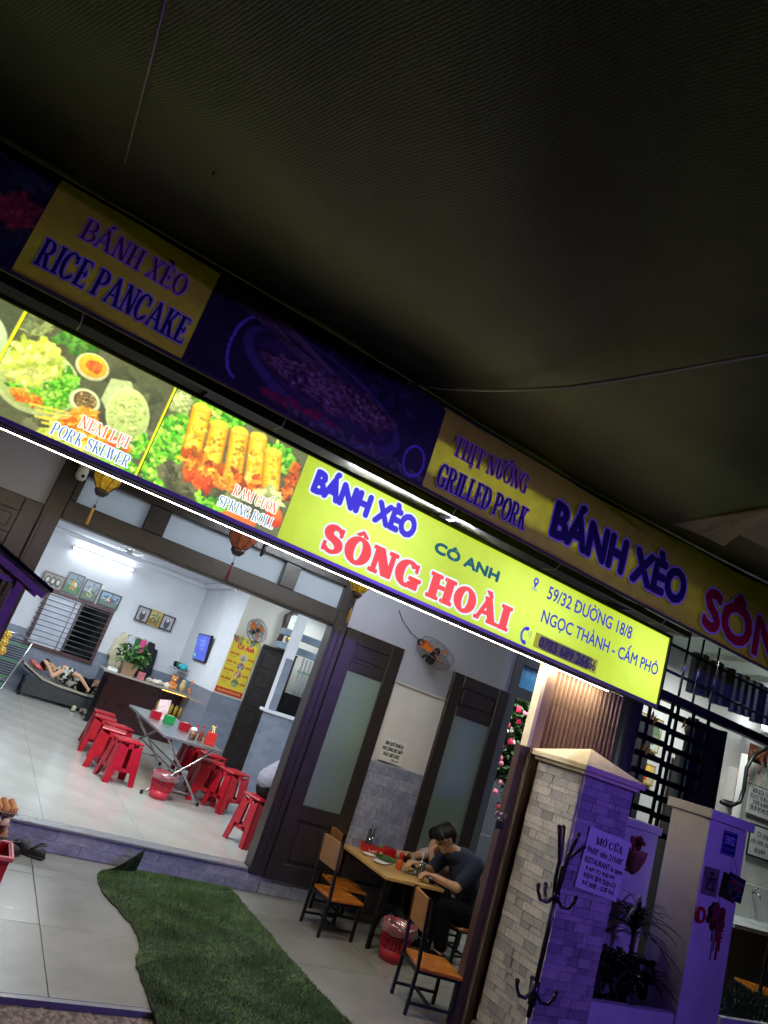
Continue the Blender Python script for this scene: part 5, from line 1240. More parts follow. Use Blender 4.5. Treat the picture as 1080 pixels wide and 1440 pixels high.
body = fused('body', b, .0065, m_skin, mn, 4, True)
c_ = MB(); c_.capsule(hip + Vector((0, -.07, .05)), .125, hip + Vector((0, .07, .05)), .125).capsule(hip + Vector((-.01, 0, .08)), .135, chest + Vector((.01, 0, 0)), .136).capsule(chest + Vector((.01, -.1, .03)), .10, chest + Vector((.01, .1, .03)), .10)
c_.capsule(chest + Vector((0, -.12, .06)), .088, chest + Vector((0, .12, .06)), .088).capsule(chest + Vector((-.03, 0, .06)), .108, neck + Vector((.02, 0, -.03)), .07)
for s in (-1, 1):
    sh = chest + Vector((-.02, .19 * s, .075)); el = Vector((4.10, 5.15 + .20 * s, .575)); c_.capsule(chest + Vector((0, .12 * s, .06)), .075, sh, .07).capsule(sh, .07, sh.lerp(el, .72), .062)
fused('t_shirt', c_, .009, m_navy, mn, 4, True)
c_ = MB(); c_.capsule(hip + Vector((.01, -.07, -.005)), .125, hip + Vector((.01, .07, -.005)), .125)
for s in (-1, 1):
    kn = Vector((4.07, 5.13 + .11 * s, .41)); an_ = Vector((4.14, 5.13 + .12 * s, .12)); c_.capsule(hip + Vector((0, .08 * s, 0)), .1, kn, .08).capsule(kn, .078, an_, .06)
fused('trousers', c_, .010, m_blk, mn, 3, True)
for s in (-1, 1): MB().capsule((4.16, 5.13 + .12 * s, .04), .042, (4.0, 5.13 + .12 * s, .034), .036).build('shoe', m_black, mn, 0, True)
hair('hair', Pm, mn); eyes(Pm, mn)
gs = MB()
for e in (-1, 1): gs.tube([Pm(.088 + .004 * math.cos(a), (.031 + .022 * math.cos(a * math.pi / 6)) * e, .008 + .018 * math.sin(a * math.pi / 6)) for a in range(13)], .0022, 5, False).tube([Pm(.085, .054 * e, .012), Pm(-.005, .078 * e, .016)], .0022, 5)
gs.tube([Pm(.09, -.009, .01), Pm(.09, .009, .01)], .0022, 5).build('glasses', m_black, mn, 0, True)
# chopsticks in his hand and a phone
ph = MB().box((-.035, -.004, -.07), (.035, .004, .07)).build('phone', M('silver_phone', (170, 172, 180), .25, metal=.5), None, .004); ph.location = (3.84, 5.27, .645); ph.rotation_euler = (R(-40), R(20), R(60)); tag(ph, 'silver phone held up between the man and the cup', 'phone')

# woman behind him, her hand at her face
wm = thing('person', 'woman with dark hair beyond the man, hand raised to her face', 'person', (4.56, 5.60, 0))
hip = Vector((4.580, 5.630, .35)); chest = Vector((4.510, 5.690, .60)); neck = Vector((4.410, 5.670, .71)); hc_ = Vector((4.330, 5.655, .79))
m_print = M('floral_blouse', (206, 180, 172), .8, var=.35, scale=30)
b = MB(); b.capsule(hip + Vector((0, -.07, 0)), .105, hip + Vector((0, .07, 0)), .105).capsule(hip + Vector((-.02, 0, .05)), .11, chest, .11).capsule(chest + Vector((0, -.09, .06)), .065, chest + Vector((0, .09, .06)), .065).capsule(chest + Vector((-.05, 0, .07)), .07, neck, .045).capsule(neck, .042, hc_ + Vector((.01, 0, -.04)), .042)
Pw = head(b, hc_, (-.9, -.05, -.35), (-.3, 0, .95), .92)
arms = {-1: (Vector((4.240, 5.490, .56)), Vector((4.190, 5.530, .70)), (.1, .3, 1)), 1: (Vector((4.200, 5.810, .56)), Vector((4.070, 5.710, .60)), (-1, -.1, .1))}
for s in (-1, 1):
    sh = chest + Vector((-.02, .165 * s, .06)); el, wr, hd = arms[s]; b.capsule(chest + Vector((0, .1 * s, .06)), .05, sh, .05).capsule(sh, .045, el, .036).capsule(el, .036, wr, .024); hand(b, wr, hd, (-1, 0, .2) if s < 0 else (0, 0, 1), .9, .88, -s)
    kn = Vector((4.240, 5.630 + .1 * s, .40)); an_ = Vector((4.280, 5.630 + .1 * s, .08)); b.capsule(hip + Vector((0, .08 * s, 0)), .08, kn, .056).capsule(kn, .054, an_, .036).capsule(an_ + Vector((.02, 0, -.04)), .036, an_ + Vector((-.12, 0, -.05)), .028)
fused('body', b, .0068, m_skin, wm, 4, True)
c_ = MB(); c_.capsule(hip + Vector((0, 0, .04)), .13, chest, .13).capsule(chest + Vector((0, -.1, .05)), .085, chest + Vector((0, .1, .05)), .085)
for s in (-1, 1): sh = chest + Vector((-.02, .165 * s, .06)); c_.capsule(chest + Vector((0, .1 * s, .06)), .066, sh, .06).capsule(sh, .058, sh.lerp(arms[s][0], .6), .054)
fused('blouse', c_, .010, m_print, wm, 3, True)
c_ = MB(); c_.capsule(hip + Vector((.01, -.07, 0)), .118, hip + Vector((.01, .07, 0)), .118)
for s in (-1, 1): kn = Vector((4.240, 5.630 + .1 * s, .40)); an_ = Vector((4.280, 5.630 + .1 * s, .12)); c_.capsule(hip + Vector((0, .08 * s, 0)), .094, kn, .07).capsule(kn, .068, an_, .05)
fused('trousers', c_, .011, m_blk, wm, 3, True)
hair('hair', Pw, wm, shape=lambda mb: (mb.capsule(Pw(-.06, 0, 0), .075, Pw(-.075, 0, -.16), .055), mb.capsule(Pw(-.01, .07, .02), .03, Pw(-.02, .075, -.12), .024), mb.capsule(Pw(-.01, -.07, .02), .03, Pw(-.02, -.075, -.12), .024))); eyes(Pw, wm)

# guest in white on the stool, mostly behind the door frame
gp = thing('person', 'guest in pale shirt and black trousers bending on a red stool', 'person', (2.93, 6.62, ZR))
hip = Vector((2.97, 6.62, ZR + .53)); chest = Vector((3.24, 6.66, ZR + .84)); neck = Vector((3.36, 6.68, ZR + .96)); hc_ = Vector((3.46, 6.69, ZR + 1.03))
b = MB(); b.capsule(hip + Vector((0, -.07, 0)), .11, hip + Vector((0, .07, 0)), .11).capsule(hip, .12, chest, .12).capsule(chest + Vector((0, -.1, .06)), .07, chest + Vector((0, .1, .06)), .07).capsule(chest, .08, neck, .05).capsule(neck, .048, hc_, .048)
Pg = head(b, hc_, (.85, 0, -.5), (.4, 0, .9), .97)
for s in (-1, 1):
    sh = chest + Vector((.02, .19 * s, .05)); el = Vector((3.42, 6.66 + .2 * s, ZR + .72)); wr = Vector((3.58, 6.66 + .1 * s, ZR + .78)); b.capsule(chest + Vector((0, .1 * s, .06)), .055, sh, .055).capsule(sh, .05, el, .038).capsule(el, .038, wr, .026); hand(b, wr, (1, -.1 * s, 0), (0, 0, 1), .7, .95, s)
    kn = Vector((3.33, 6.64 + .12 * s, ZR + .5)); an_ = Vector((3.30, 6.64 + .12 * s, ZR + .08)); b.capsule(hip + Vector((0, .08 * s, 0)), .085, kn, .06).capsule(kn, .058, an_, .04).capsule(an_ + Vector((-.02, 0, -.04)), .036, an_ + Vector((.13, 0, -.048)), .03)
fused('body', b, .009, m_skin, gp, 4, True)
c_ = MB(); c_.capsule(hip + Vector((0, 0, .09)), .15, chest, .15).capsule(chest + Vector((0, -.1, .04)), .1, chest + Vector((0, .1, .04)), .1).capsule(chest, .1, neck + Vector((-.02, 0, -.02)), .06).capsule(hip + Vector((-.03, -.05, .07)), .125, hip + Vector((-.03, .05, .07)), .125)
for s in (-1, 1): sh = chest + Vector((.02, .19 * s, .05)); el = Vector((3.42, 6.66 + .2 * s, ZR + .72)); c_.capsule(chest + Vector((0, .1 * s, .06)), .075, sh, .068).capsule(sh, .066, sh.lerp(el, .6), .06)
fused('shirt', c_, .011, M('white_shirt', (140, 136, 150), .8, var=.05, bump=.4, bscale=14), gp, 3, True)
c_ = MB(); c_.capsule(hip + Vector((0, -.07, -.01)), .132, hip + Vector((0, .07, -.01)), .132)
for s in (-1, 1): kn = Vector((3.33, 6.64 + .12 * s, ZR + .5)); an_ = Vector((3.30, 6.64 + .12 * s, ZR + .12)); c_.capsule(hip + Vector((0, .08 * s, 0)), .1, kn, .078).capsule(kn, .076, an_, .058)
fused('trousers', c_, .012, m_blk, gp, 3, True); hair('hair', Pg, gp)

# sleeper on the cot
sl = thing('person', 'person in black and white floral shirt asleep on the cot', 'person', (1.6, 13.45, ZR + .3))
zc = .62
hc_ = Vector((1.24, 13.42, zc + .11)); neck = Vector((1.36, 13.43, zc + .07)); chest = Vector((1.55, 13.44, zc + .05)); hip = Vector((1.88, 13.46, zc - .03))
b = MB(); b.capsule(chest + Vector((0, -.08, 0)), .12, chest + Vector((0, .08, 0)), .12).capsule(chest, .13, hip, .115).capsule(hip + Vector((0, -.07, 0)), .11, hip + Vector((0, .07, 0)), .11).capsule(chest + Vector((-.1, 0, .01)), .08, neck, .055).capsule(neck, .05, hc_ + Vector((.04, 0, 0)), .05)
Ps = head(b, hc_, (.25, -.75, .62), (-.95, 0, .15), .97)
for (sh, el, wr, hd) in ((chest + Vector((-.08, -.15, .05)), Vector((1.36, 13.2, zc - .02)), Vector((1.22, 13.24, zc + .12)), (-.5, .4, .5)), (chest + Vector((-.06, -.14, .10)), Vector((1.78, 13.24, zc + .10)), Vector((1.96, 13.2, zc - .04)), (1, -.1, -.5))):
    b.capsule(chest, .07, sh, .055).capsule(sh, .05, el, .038).capsule(el, .036, wr, .026); hand(b, wr, hd, (0, -.6, .7), .5, .95)
for s in (-1, 1):
    kn = Vector((2.2, 13.42 + .08 * s, zc + .05 - .05 * s)); an_ = Vector((2.42, 13.40 + .07 * s, zc - .1)); b.capsule(hip + Vector((0, .07 * s, 0)), .085, kn, .06).capsule(kn, .058, an_, .04).capsule(an_, .035, an_ + Vector((.06, -.08, .03)), .028)
fused('body', b, .010, m_skin, sl, 4, True)
c_ = MB(); c_.capsule(chest + Vector((0, -.08, 0)), .14, chest + Vector((0, .08, 0)), .14).capsule(chest + Vector((-.06, 0, .0)), .13, hip + Vector((-.08, 0, 0)), .135).capsule(chest + Vector((-.08, -.12, .06)), .075, chest + Vector((.06, -.16, .09)), .07)
mfl = M('floral_black', (60, 60, 60), .8, var=.9, scale=14); c_r = [n for n in mfl.node_tree.nodes if n.type == 'VALTORGB'][0].color_ramp; c_r.elements[0].position = .47; c_r.elements[1].position = .53; c_r.elements[0].color = (.008, .008, .009, 1); c_r.elements[1].color = (.6, .58, .52, 1)
fused('floral_shirt', c_, .012, mfl, sl, 3, True)
c_ = MB(); c_.capsule(hip + Vector((.02, -.07, 0)), .128, hip + Vector((.02, .07, 0)), .128)
for s in (-1, 1): kn = Vector((2.2, 13.42 + .08 * s, zc + .05 - .05 * s)); an_ = Vector((2.38, 13.40 + .07 * s, zc - .08)); c_.capsule(hip + Vector((0, .07 * s, 0)), .1, kn, .078).capsule(kn, .076, an_, .058)
fused('trousers', c_, .012, m_blk, sl, 3, True); hair('hair', Ps, sl); eyes(Ps, sl)
# ------------------------------------------------------------------ plastic stools
m_red = M('red_plastic', (166, 12, 32), .32, var=.16, scale=9, dirt=.25)
def make_stool(label, loc, rz):
    t = thing('plastic_stool', label, 'stool', loc, rz, 'red plastic stools')
    H = .44; a0, a1 = .125, .172
    hw = lambda z: a1 + (a0 - a1) * z / H
    MB().box((-a0 - .012, -a0 - .012, H - .022), (a0 + .012, a0 + .012, H)).box((-a0 + .03, -a0 + .03, H - .004), (a0 - .03, a0 - .03, H + .004)).build('seat', m_red, t, .008)
    for k in range(4):
        c, s = math.cos(k * math.pi / 2), math.sin(k * math.pi / 2); mb = MB()
        def plate(pts):
            vs = []
            for u, z in pts: x, y = u, -hw(z); vs.append(Vector((x * c - y * s, x * s + y * c, z)))
            for u, z in pts: x, y = u, -hw(z) + .008; vs.append(Vector((x * c - y * s, x * s + y * c, z)))
            n = len(pts); mb.add(vs, [list(range(n)), list(reversed(range(n, 2 * n)))] + [(i, i + n, (i + 1) % n + n, (i + 1) % n) for i in range(n)])
        for e in (-1, 1): plate([(e * hw(0), 0), (e * (hw(0) - .06), 0), (e * (hw(.13) - .075), .13), (e * .028, .15), (e * .022, .37), (e * hw(H - .03), H - .03)])
        plate([(-hw(.13) + .06, .13), (hw(.13) - .06, .13), (hw(.165) - .06, .165), (-hw(.165) + .06, .165)])
        plate([(-.03, .365), (.03, .365), (.03, H - .024), (-.03, H - .024)])
        mb.build('leg_panel', m_red, t)
    return t
st = make_stool('red stool nearest the door in the left row', (1.82, 8.05, ZR), R(10))
for x, y, a, lab in ((1.74, 8.55, -14, 'second red stool from the door in the left row'), (1.86, 9.0, 16, 'third red stool from the door in the left row'), (1.76, 9.45, -9, 'fourth red stool from the door in the left row'), (1.82, 9.95, -3, 'farthest red stool in the left row, next to the counter'),
        (3.02, 7.85, 20, 'red stool nearest the door in the right row'), (2.84, 8.14, -12, 'second red stool from the door in the right row'), (3.02, 8.75, 6, 'third red stool from the door in the right row'), (2.92, 9.25, 3, 'farthest red stool in the right row, by the tiled wall'), (2.90, 6.6, 16, 'red stool under the bending guest beside the door frame')):
    dup(st, (x, y, ZR), R(a), lab)

# ------------------------------------------------------------------ folding steel table
m_ss = M('brushed_steel', (176, 178, 180), .3, metal=.9, var=.1, scale=20)
def steel_table(label, x0, x1, y0, y1, h, z=ZR):
    t = thing('folding_steel_table', label, 'table', ((x0 + x1) / 2, (y0 + y1) / 2, z), 0, 'folding stainless steel tables')
    w_, d_ = (x1 - x0) / 2, (y1 - y0) / 2
    MB().box((-w_, -d_, h - .03), (w_, d_, h)).build('table_top', m_ss, t, .006)
    for s in (-1, 1):
        y = s * (d_ - .12)
        for e in (-1, 1):
            MB().tube([(e * w_ * .95, y + .03 * e, .02), (e * w_ * .8, y + .03 * e, .05), (e * w_ * .2, y + .03 * e, h * .42), (-e * w_ * .35, y + .03 * e, h * .7), (-e * w_ * .75, y + .03 * e, h - .032)], .014, 8).build('leg', m_chrome, t)
            MB().lathe([(.018, 0), (.018, .04)], (e * w_ * .95, y + .03 * e, 0), 8).build('foot', m_black, t)
        MB().tube([(-w_ * .6, y, h * .16), (w_ * .6, y, h * .16)], .011, 8).build('stretcher', m_chrome, t)
    for e in (-1, 1): MB().tube([(e * w_ * .2, -d_ + .12, h * .44), (e * w_ * .2, d_ - .12, h * .44)], .011, 8).build('side_rail', m_chrome, t)
    return t
HT = .625; ZT2 = ZR + HT + .001
steel_table('long folding steel table with red and green boxes in the dining room', 2.06, 2.74, 7.66, 9.9, HT)
def small(name, lab, cat, loc, parts, group=None, rz=0.):
    t = thing(name, lab, cat, loc, rz, group)
    for nm, mb, m in parts: mb.build(nm, m, t, .003 if nm in ('body', 'box') else 0)
    return t
m_grn = M('green_plastic', (20, 140, 70), .35)
for lab, x, y, m in (('red napkin box farthest along the steel table', 2.22, 9.0, m_red), ('green napkin box on the steel table', 2.38, 8.92, m_grn), ('red napkin box nearest the drink on the steel table', 2.5, 8.6, m_red)):
    small('napkin_box', lab, 'box', (x, y, ZT2), [('body', MB().box((-.06, -.05, 0), (.06, .05, .09)), m), ('slot', MB().box((-.03, -.01, .0905), (.03, .01, .094)), m_china)], 'napkin boxes on the steel table')
small('iced_coffee', 'glass of foamy brown coffee on the steel table', 'drink', (2.44, 7.98, ZT2), [('coffee', MB().lathe([(.036, .001), (.042, .085)], (0, 0, 0), 14), M('coffee', (120, 78, 44), .3, coat=.5)), ('foam', MB().lathe([(.042, .0855), (.036, .115), (.01, .125)], (0, 0, 0), 14), m_china)])
t = small('chopstick_box', 'red box of chopsticks and spoons on the steel table end', 'holder', (2.63, 7.9, ZT2), [('box', MB().box((-.05, -.045, 0), (.05, .045, .13)), M('red_card', (206, 44, 40), .5))])
rr = random.Random(2)
for k in range(8): MB().tube([(rr.uniform(-.03, .03), rr.uniform(-.025, .025), .02), (rr.uniform(-.045, .045), rr.uniform(-.04, .04), .19 + rr.uniform(-.02, .03))], .004, 5).build('chopstick', [M('yellow_stick', (220, 180, 60), .5), m_chrome][k % 2], t)
for k, (x, y) in enumerate(((2.55, 8.02), (2.58, 8.12), (2.50, 8.1))):
    small('sauce_bottle', ['sauce bottle left of the red chopstick box', 'sauce bottle behind the red chopstick box', 'sauce bottle beside the foamy coffee'][k], 'bottle', (x, y, ZT2), [('body', MB().lathe([(.026, .001), (.026, .09), (.011, .115), (.011, .14)], (0, 0, 0), 12), (M('brown_sauce', (120, 50, 30), .25), m_clear, M('red_cap', (190, 30, 32), .35))[k]), ('cap', MB().lathe([(.013, .1405), (.013, .16)], (0, 0, 0), 10), m_red)], 'sauce bottles on the steel table')
small('paper_bag', 'white and pink paper bag behind the steel table boxes', 'bag', (2.32, 9.16, ZT2), [('bag', MB().add([Vector(v) for v in ((-.07, -.03, 0), (.07, -.03, 0), (.07, .03, 0), (-.07, .03, 0), (-.08, -.01, .22), (.06, -.01, .25), (.06, .01, .25), (-.08, .01, .22))], [(0, 1, 5, 4), (1, 2, 6, 5), (2, 3, 7, 6), (3, 0, 4, 7), (4, 5, 6, 7), (3, 2, 1, 0)]), M('pink_white_paper', (226, 196, 200), .6, var=.3, scale=18))])

# ------------------------------------------------------------------ counter and what stands on it
m_coun = M('dark_brown_laminate', (46, 22, 24), .22, var=.12, scale=8); m_cbl = M('black_glass', (14, 15, 18), .06)
ctr = thing('service_counter', 'dark brown service counter with a lit glass niche in the back', 'counter', (2.8, 12.4, ZR))
MB().box((2.04, 12.2, ZR), (2.95, 12.75, .985)).build('front', m_coun, ctr, .004, True)
MB().box((2.951, 12.2, ZR), (3.6, 12.75, .60)).box((3.56, 12.2, .601), (3.6, 12.75, .985)).box((2.951, 12.6, .601), (3.559, 12.75, .985)).build('niche_body', m_coun, ctr, .003, True)
MB().box((1.93, 12.14, .987), (3.64, 12.8, 1.02)).build('counter_top', M('stone_top', (150, 142, 134), .2), ctr, .004, True)
MB().box((1.95, 12.16, ZR), (2.035, 12.78, .985)).build('end_panel', m_cbl, ctr, .003, True)
for k in range(7):
    small('glass_jar', ['leftmost glass jar of gold drink in the counter niche'] [0] if k == 0 else ('rightmost glass jar of gold drink in the counter niche' if k == 6 else '%s glass jar from the left in the counter niche' % ('second', 'third', 'fourth', 'fifth', 'sixth')[k - 1]), 'jar', (3.0 + k * .085, 12.36, .602), [('jar', MB().lathe([(.032, .001), (.032, .15), (.02, .18)], (0, 0, 0), 10), M('gold_drink', (220, 180, 70), .2, coat=.6)), ('lid', MB().lathe([(.024, .1805), (.024, .2)], (0, 0, 0), 10), m_chrome)], 'jars in the counter niche')
tl = thing('niche_lamp', 'small warm lamp strip lighting the counter niche', 'lamp', (3.25, 12.45, .96)); MB().box((2.97, 12.42, .96), (3.54, 12.44, .975)).build('tube', emit('warm_tube', (255, 190, 90), 4), tl, 0, True)
ZC = 1.021
pot = thing('potted_plant', 'leafy green plant in a square tan pot on the counter', 'plant', (2.33, 12.4, ZC))
MB().add([Vector(v) for v in ((-.1, -.1, 0), (.1, -.1, 0), (.1, .1, 0), (-.1, .1, 0), (-.13, -.13, .2), (.13, -.13, .2), (.13, .13, .2), (-.13, .13, .2))], [(0, 1, 5, 4), (1, 2, 6, 5), (2, 3, 7, 6), (3, 0, 4, 7), (4, 5, 6, 7), (3, 2, 1, 0)]).build('pot', M('tan_pot', (168, 132, 104), .6), pot)
def foliage(name, parent, n, box, size, mat, seed=1, asp=.42, world=False, droop=.3, kind='stuff'):
    rr = random.Random(seed); vs = []; fs = []
    for k in range(n):
        c = Vector([rr.uniform(a, b) for a, b in box]); d = Vector((rr.gauss(0, 1), rr.gauss(0, 1), rr.gauss(0, .7) - droop)).normalized(); s = d.cross(Vector((rr.gauss(0, .4), rr.gauss(0, .4), 1))).normalized(); l = size * rr.uniform(.6, 1.25); up = s.cross(d) * l * .12; o_ = len(vs)
        vs += [tuple(c), tuple(c + d * l * .45 + s * l * asp + up), tuple(c + d * l), tuple(c + d * l * .45 - s * l * asp + up)]; fs += [(o_, o_ + 1, o_ + 2), (o_, o_ + 2, o_ + 3)]
    me = bpy.data.meshes.new(name); me.from_pydata(vs, [], fs); me.materials.append(mat); o = put(name, me, parent, world=world)
    if kind: o['kind'] = kind
    return o
m_leaf = M('leaf_green', (64, 104, 44), .45, var=.4, scale=9); m_dleaf = M('dark_leaf', (44, 66, 36), .45, var=.4, scale=9)
foliage('leaves', pot, 150, ((-.2, .24), (-.15, .15), (.2, .46)), .13, m_leaf, 2)
mb = MB(); rr = random.Random(5)
for k in range(10): mb.tube([(0, 0, .19), (rr.uniform(-.16, .2), rr.uniform(-.12, .12), rr.uniform(.3, .42))], .005, 5)
mb.build('stems', m_leaf, pot)
m_bear = M('orange_plush', (214, 128, 56), .8, var=.2, scale=40, bump=.5)
for lab, x in (('left orange teddy ornament on the counter', 3.12), ('right orange teddy ornament on the counter', 3.48)):
    t = thing('teddy_ornament', lab, 'ornament', (x, 12.35, ZC), 0, 'orange teddy ornaments on the counter'); mb = MB(); mb.ball((0, 0, .07), (.075, .06, .07)).ball((0, -.01, .17), (.06, .055, .055))
    for e in (-1, 1): mb.ball((.045 * e, 0, .215), .022).ball((.06 * e, -.04, .08), .028).ball((.045 * e, -.06, .025), .03)
    fused('body', mb, .01, m_bear, t, 2); MB().ball((0, -.066, .165), (.02, .012, .015)).build('muzzle', m_china, t)
small('glass_vase', 'clear glass jar between the two teddy ornaments', 'jar', (3.3, 12.36, ZC), [('jar', MB().lathe([(.05, .001), (.06, .1), (.04, .18), (.045, .2)], (0, 0, 0), 12), M('pale_gold', (206, 190, 130), .2))])
t = thing('folded_cloth', 'pale folded cloth lying on the counter beside the plant', 'cloth', (2.9, 12.4, ZC)); mb = MB()
for k in range(9): mb.ball((rr.uniform(-.17, .17), rr.uniform(-.08, .08), .03), (rr.uniform(.05, .09), .05, rr.uniform(.02, .06)))
fused('fabric', mb, .014, M('pale_cloth', (214, 206, 190), .85), t, 2)
small('receipt_printer', 'small white receipt printer at the left counter end', 'printer', (2.08, 12.35, ZC), [('body', MB().box((-.08, -.08, 0), (.08, .08, .05)), m_china), ('paper', MB().box((-.05, -.085, .051), (.05, -.02, .06)), m_wall)])
small('pink_packet', 'pink and white packet right of the potted plant', 'packet', (2.56, 12.34, ZC), [('box', MB().box((-.06, -.04, 0), (.06, .04, .12)), M('pink_packet', (216, 120, 130), .4, var=.3, scale=20))])

# ------------------------------------------------------------------ jackets on the wall rail
rl = thing('coat_rail', 'white wall rail the jackets hang on in the back corner', 'rail', (2.55, 13.86, 1.66))
MB().box((-.32, 0, -.012), (.32, .02, .012)).build('rail', m_china, rl)
for k in range(5): MB().tube([(-.26 + k * .13, -.001, 0), (-.26 + k * .13, -.04, -.01), (-.26 + k * .13, -.045, .015)], .005, 6).build('hook', m_chrome, rl)
for lab, x, w_, l, m in (('cream jacket hanging leftmost on the wall rail', 2.3, .10, .60, M('cream_cloth', (206, 196, 166), .85, bump=.4, bscale=12)), ('pale grey jacket hanging second on the wall rail', 2.44, .10, .5, M('grey_cloth', (196, 198, 206), .85, bump=.4, bscale=12)),
        ('green shirt tucked between jackets on the wall rail', 2.57, .06, .34, M('green_cloth', (50, 96, 60), .85)), ('bright pink shirt on the wall rail', 2.66, .08, .32, M('pink_cloth', (226, 70, 140), .85)), ('long black jacket hanging rightmost on the wall rail', 2.82, .13, .72, M('black_cloth', (30, 31, 36), .85, bump=.4, bscale=12))):
    t = thing('hanging_jacket', lab, 'jacket', (x, 13.79, 1.64), 0, 'jackets hanging on the wall rail'); mb = MB()
    for e in (-1, 0, 1): mb.capsule((w_ * .25 * e, 0, -.03), .04, (w_ * .8 * e, -.02, -l * .55), .055).capsule((w_ * .8 * e, -.02, -l * .55), .055, (w_ * .75 * e + .02, -.01, -l), .045)
    mb.capsule((-w_, 0, -.12), .035, (-w_ * 1.3, -.02, -l * .7), .035).capsule((w_, 0, -.12), .035, (w_ * 1.3, -.02, -l * .75), .035)
    fused('cloth', mb, .013, m, t, 3)

# ------------------------------------------------------------------ things on the walls
def framed(name, lab, cat, px, py, w_, h_, fm, draw, y=13.83, lip=.022, tilt=0., group=None, mat=None):
    c = at(px, py, y=y); t = thing(name, lab, cat, (c.x, y, c.z), 0, group); t.rotation_euler = (0, tilt, 0)
    for a, b in (((-w_ / 2, -.012, h_ / 2 - lip), (w_ / 2, .012, h_ / 2)), ((-w_ / 2, -.012, -h_ / 2), (w_ / 2, .012, -h_ / 2 + lip)), ((-w_ / 2, -.012, -h_ / 2 + lip + .0003), (-w_ / 2 + lip, .012, h_ / 2 - lip - .0003)), ((w_ / 2 - lip, -.012, -h_ / 2 + lip + .0003), (w_ / 2, .012, h_ / 2 - lip - .0003))):
        MB().box(a, b).build('frame_bar', fm, t)
    p = Print(); draw(p, w_ - 2 * lip, h_ - 2 * lip); p.build('picture', mat or print_mat('photo_print', 0., .35, .25, 40), t, (0, -.001, 0)); MB().box((-w_ / 2 + lip + .001, .0005, -h_ / 2 + lip + .001), (w_ / 2 - lip - .001, .01, h_ / 2 - lip - .001)).build('backing', m_black, t)
    return t
def land(sky_, gnd, cols):
    def d(p, w_, h_):
        p.rect(-w_ / 2, w_ / 2, -h_ / 2, h_ / 2, sky_); p.rect(-w_ / 2, w_ / 2, -h_ / 2, -h_ * .08, gnd); p.bits(30, 0, h_ * .1, w_ * .4, h_ * .28, w_ * .16, [gnd, sky_, tuple(v * .6 for v in sky_)]); p.bits(24, 0, -h_ * .08, w_ * .22, h_ * .26, w_ * .1, cols)
    return d
def faces(p, w_, h_):
    p.rect(-w_ / 2, w_ / 2, -h_ / 2, h_ / 2, (150, 146, 142)); p.bits(20, 0, 0, w_ * .4, h_ * .4, w_ * .1, [(90, 86, 84), (190, 186, 182)])
    for k in (-.28, 0, .28): p.ell(k * w_, -.05 * h_, w_ * .15, h_ * .36, (40, 38, 38)); p.ell(k * w_, 0, w_ * .085, h_ * .2, (206, 198, 192))
fb = M('black_frame', (26, 24, 24), .3); fr_ = M('red_wood_frame', (104, 50, 44), .35); fgd = M('gold_frame', (196, 156, 60), .3, metal=.5)
GR = 'framed family photos above the window'
framed('photo_frame', 'red wooden frame with black and white portraits above the window', 'picture', 74.5, 817, .38, .27, fr_, faces, group=GR)
framed('photo_frame', 'tall black frame with yellow-dressed dancer on green above the window', 'picture', 104, 821, .29, .38, fb, land((130, 156, 170), (44, 120, 60), [(236, 186, 60), (226, 140, 40), (240, 220, 160)]), group=GR)
framed('photo_frame', 'tall black frame with pale waterfall photo above the window', 'picture', 127.5, 831, .29, .38, fb, land((160, 176, 196), (84, 110, 100), [(220, 226, 230), (200, 190, 90), (70, 90, 70)]), group=GR)
framed('photo_frame', 'wide black frame with group photo above the window right', 'picture', 154, 844, .38, .28, fb, land((150, 178, 210), (90, 120, 110), [(220, 200, 170), (120, 90, 80), (70, 80, 110)]), group=GR)
G2 = 'three small pictures in a row'
framed('photo_frame', 'left small black and white photo of the row of three', 'picture', 201, 864, .25, .29, fb, lambda p, w_, h_: (p.rect(-w_ / 2, w_ / 2, -h_ / 2, h_ / 2, (170, 166, 176)), p.ell(0, -.02, w_ * .25, h_ * .42, (70, 66, 74)), p.ell(0, h_ * .18, w_ * .13, h_ * .14, (214, 206, 208))), group=G2)
framed('photo_frame', 'gold framed picture in the middle of the row of three', 'picture', 218, 869.5, .25, .29, fgd, land((190, 180, 130), (130, 120, 70), [(90, 80, 50), (220, 206, 150)]), group=G2)
framed('photo_frame', 'right small black and white photo of the row of three', 'picture', 235, 876, .25, .29, fb, lambda p, w_, h_: (p.rect(-w_ / 2, w_ / 2, -h_ / 2, h_ / 2, (180, 176, 186)), p.ell(0, -.02, w_ * .27, h_ * .42, (84, 80, 92)), p.ell(0, h_ * .18, w_ * .13, h_ * .14, (224, 214, 216))), group=G2)
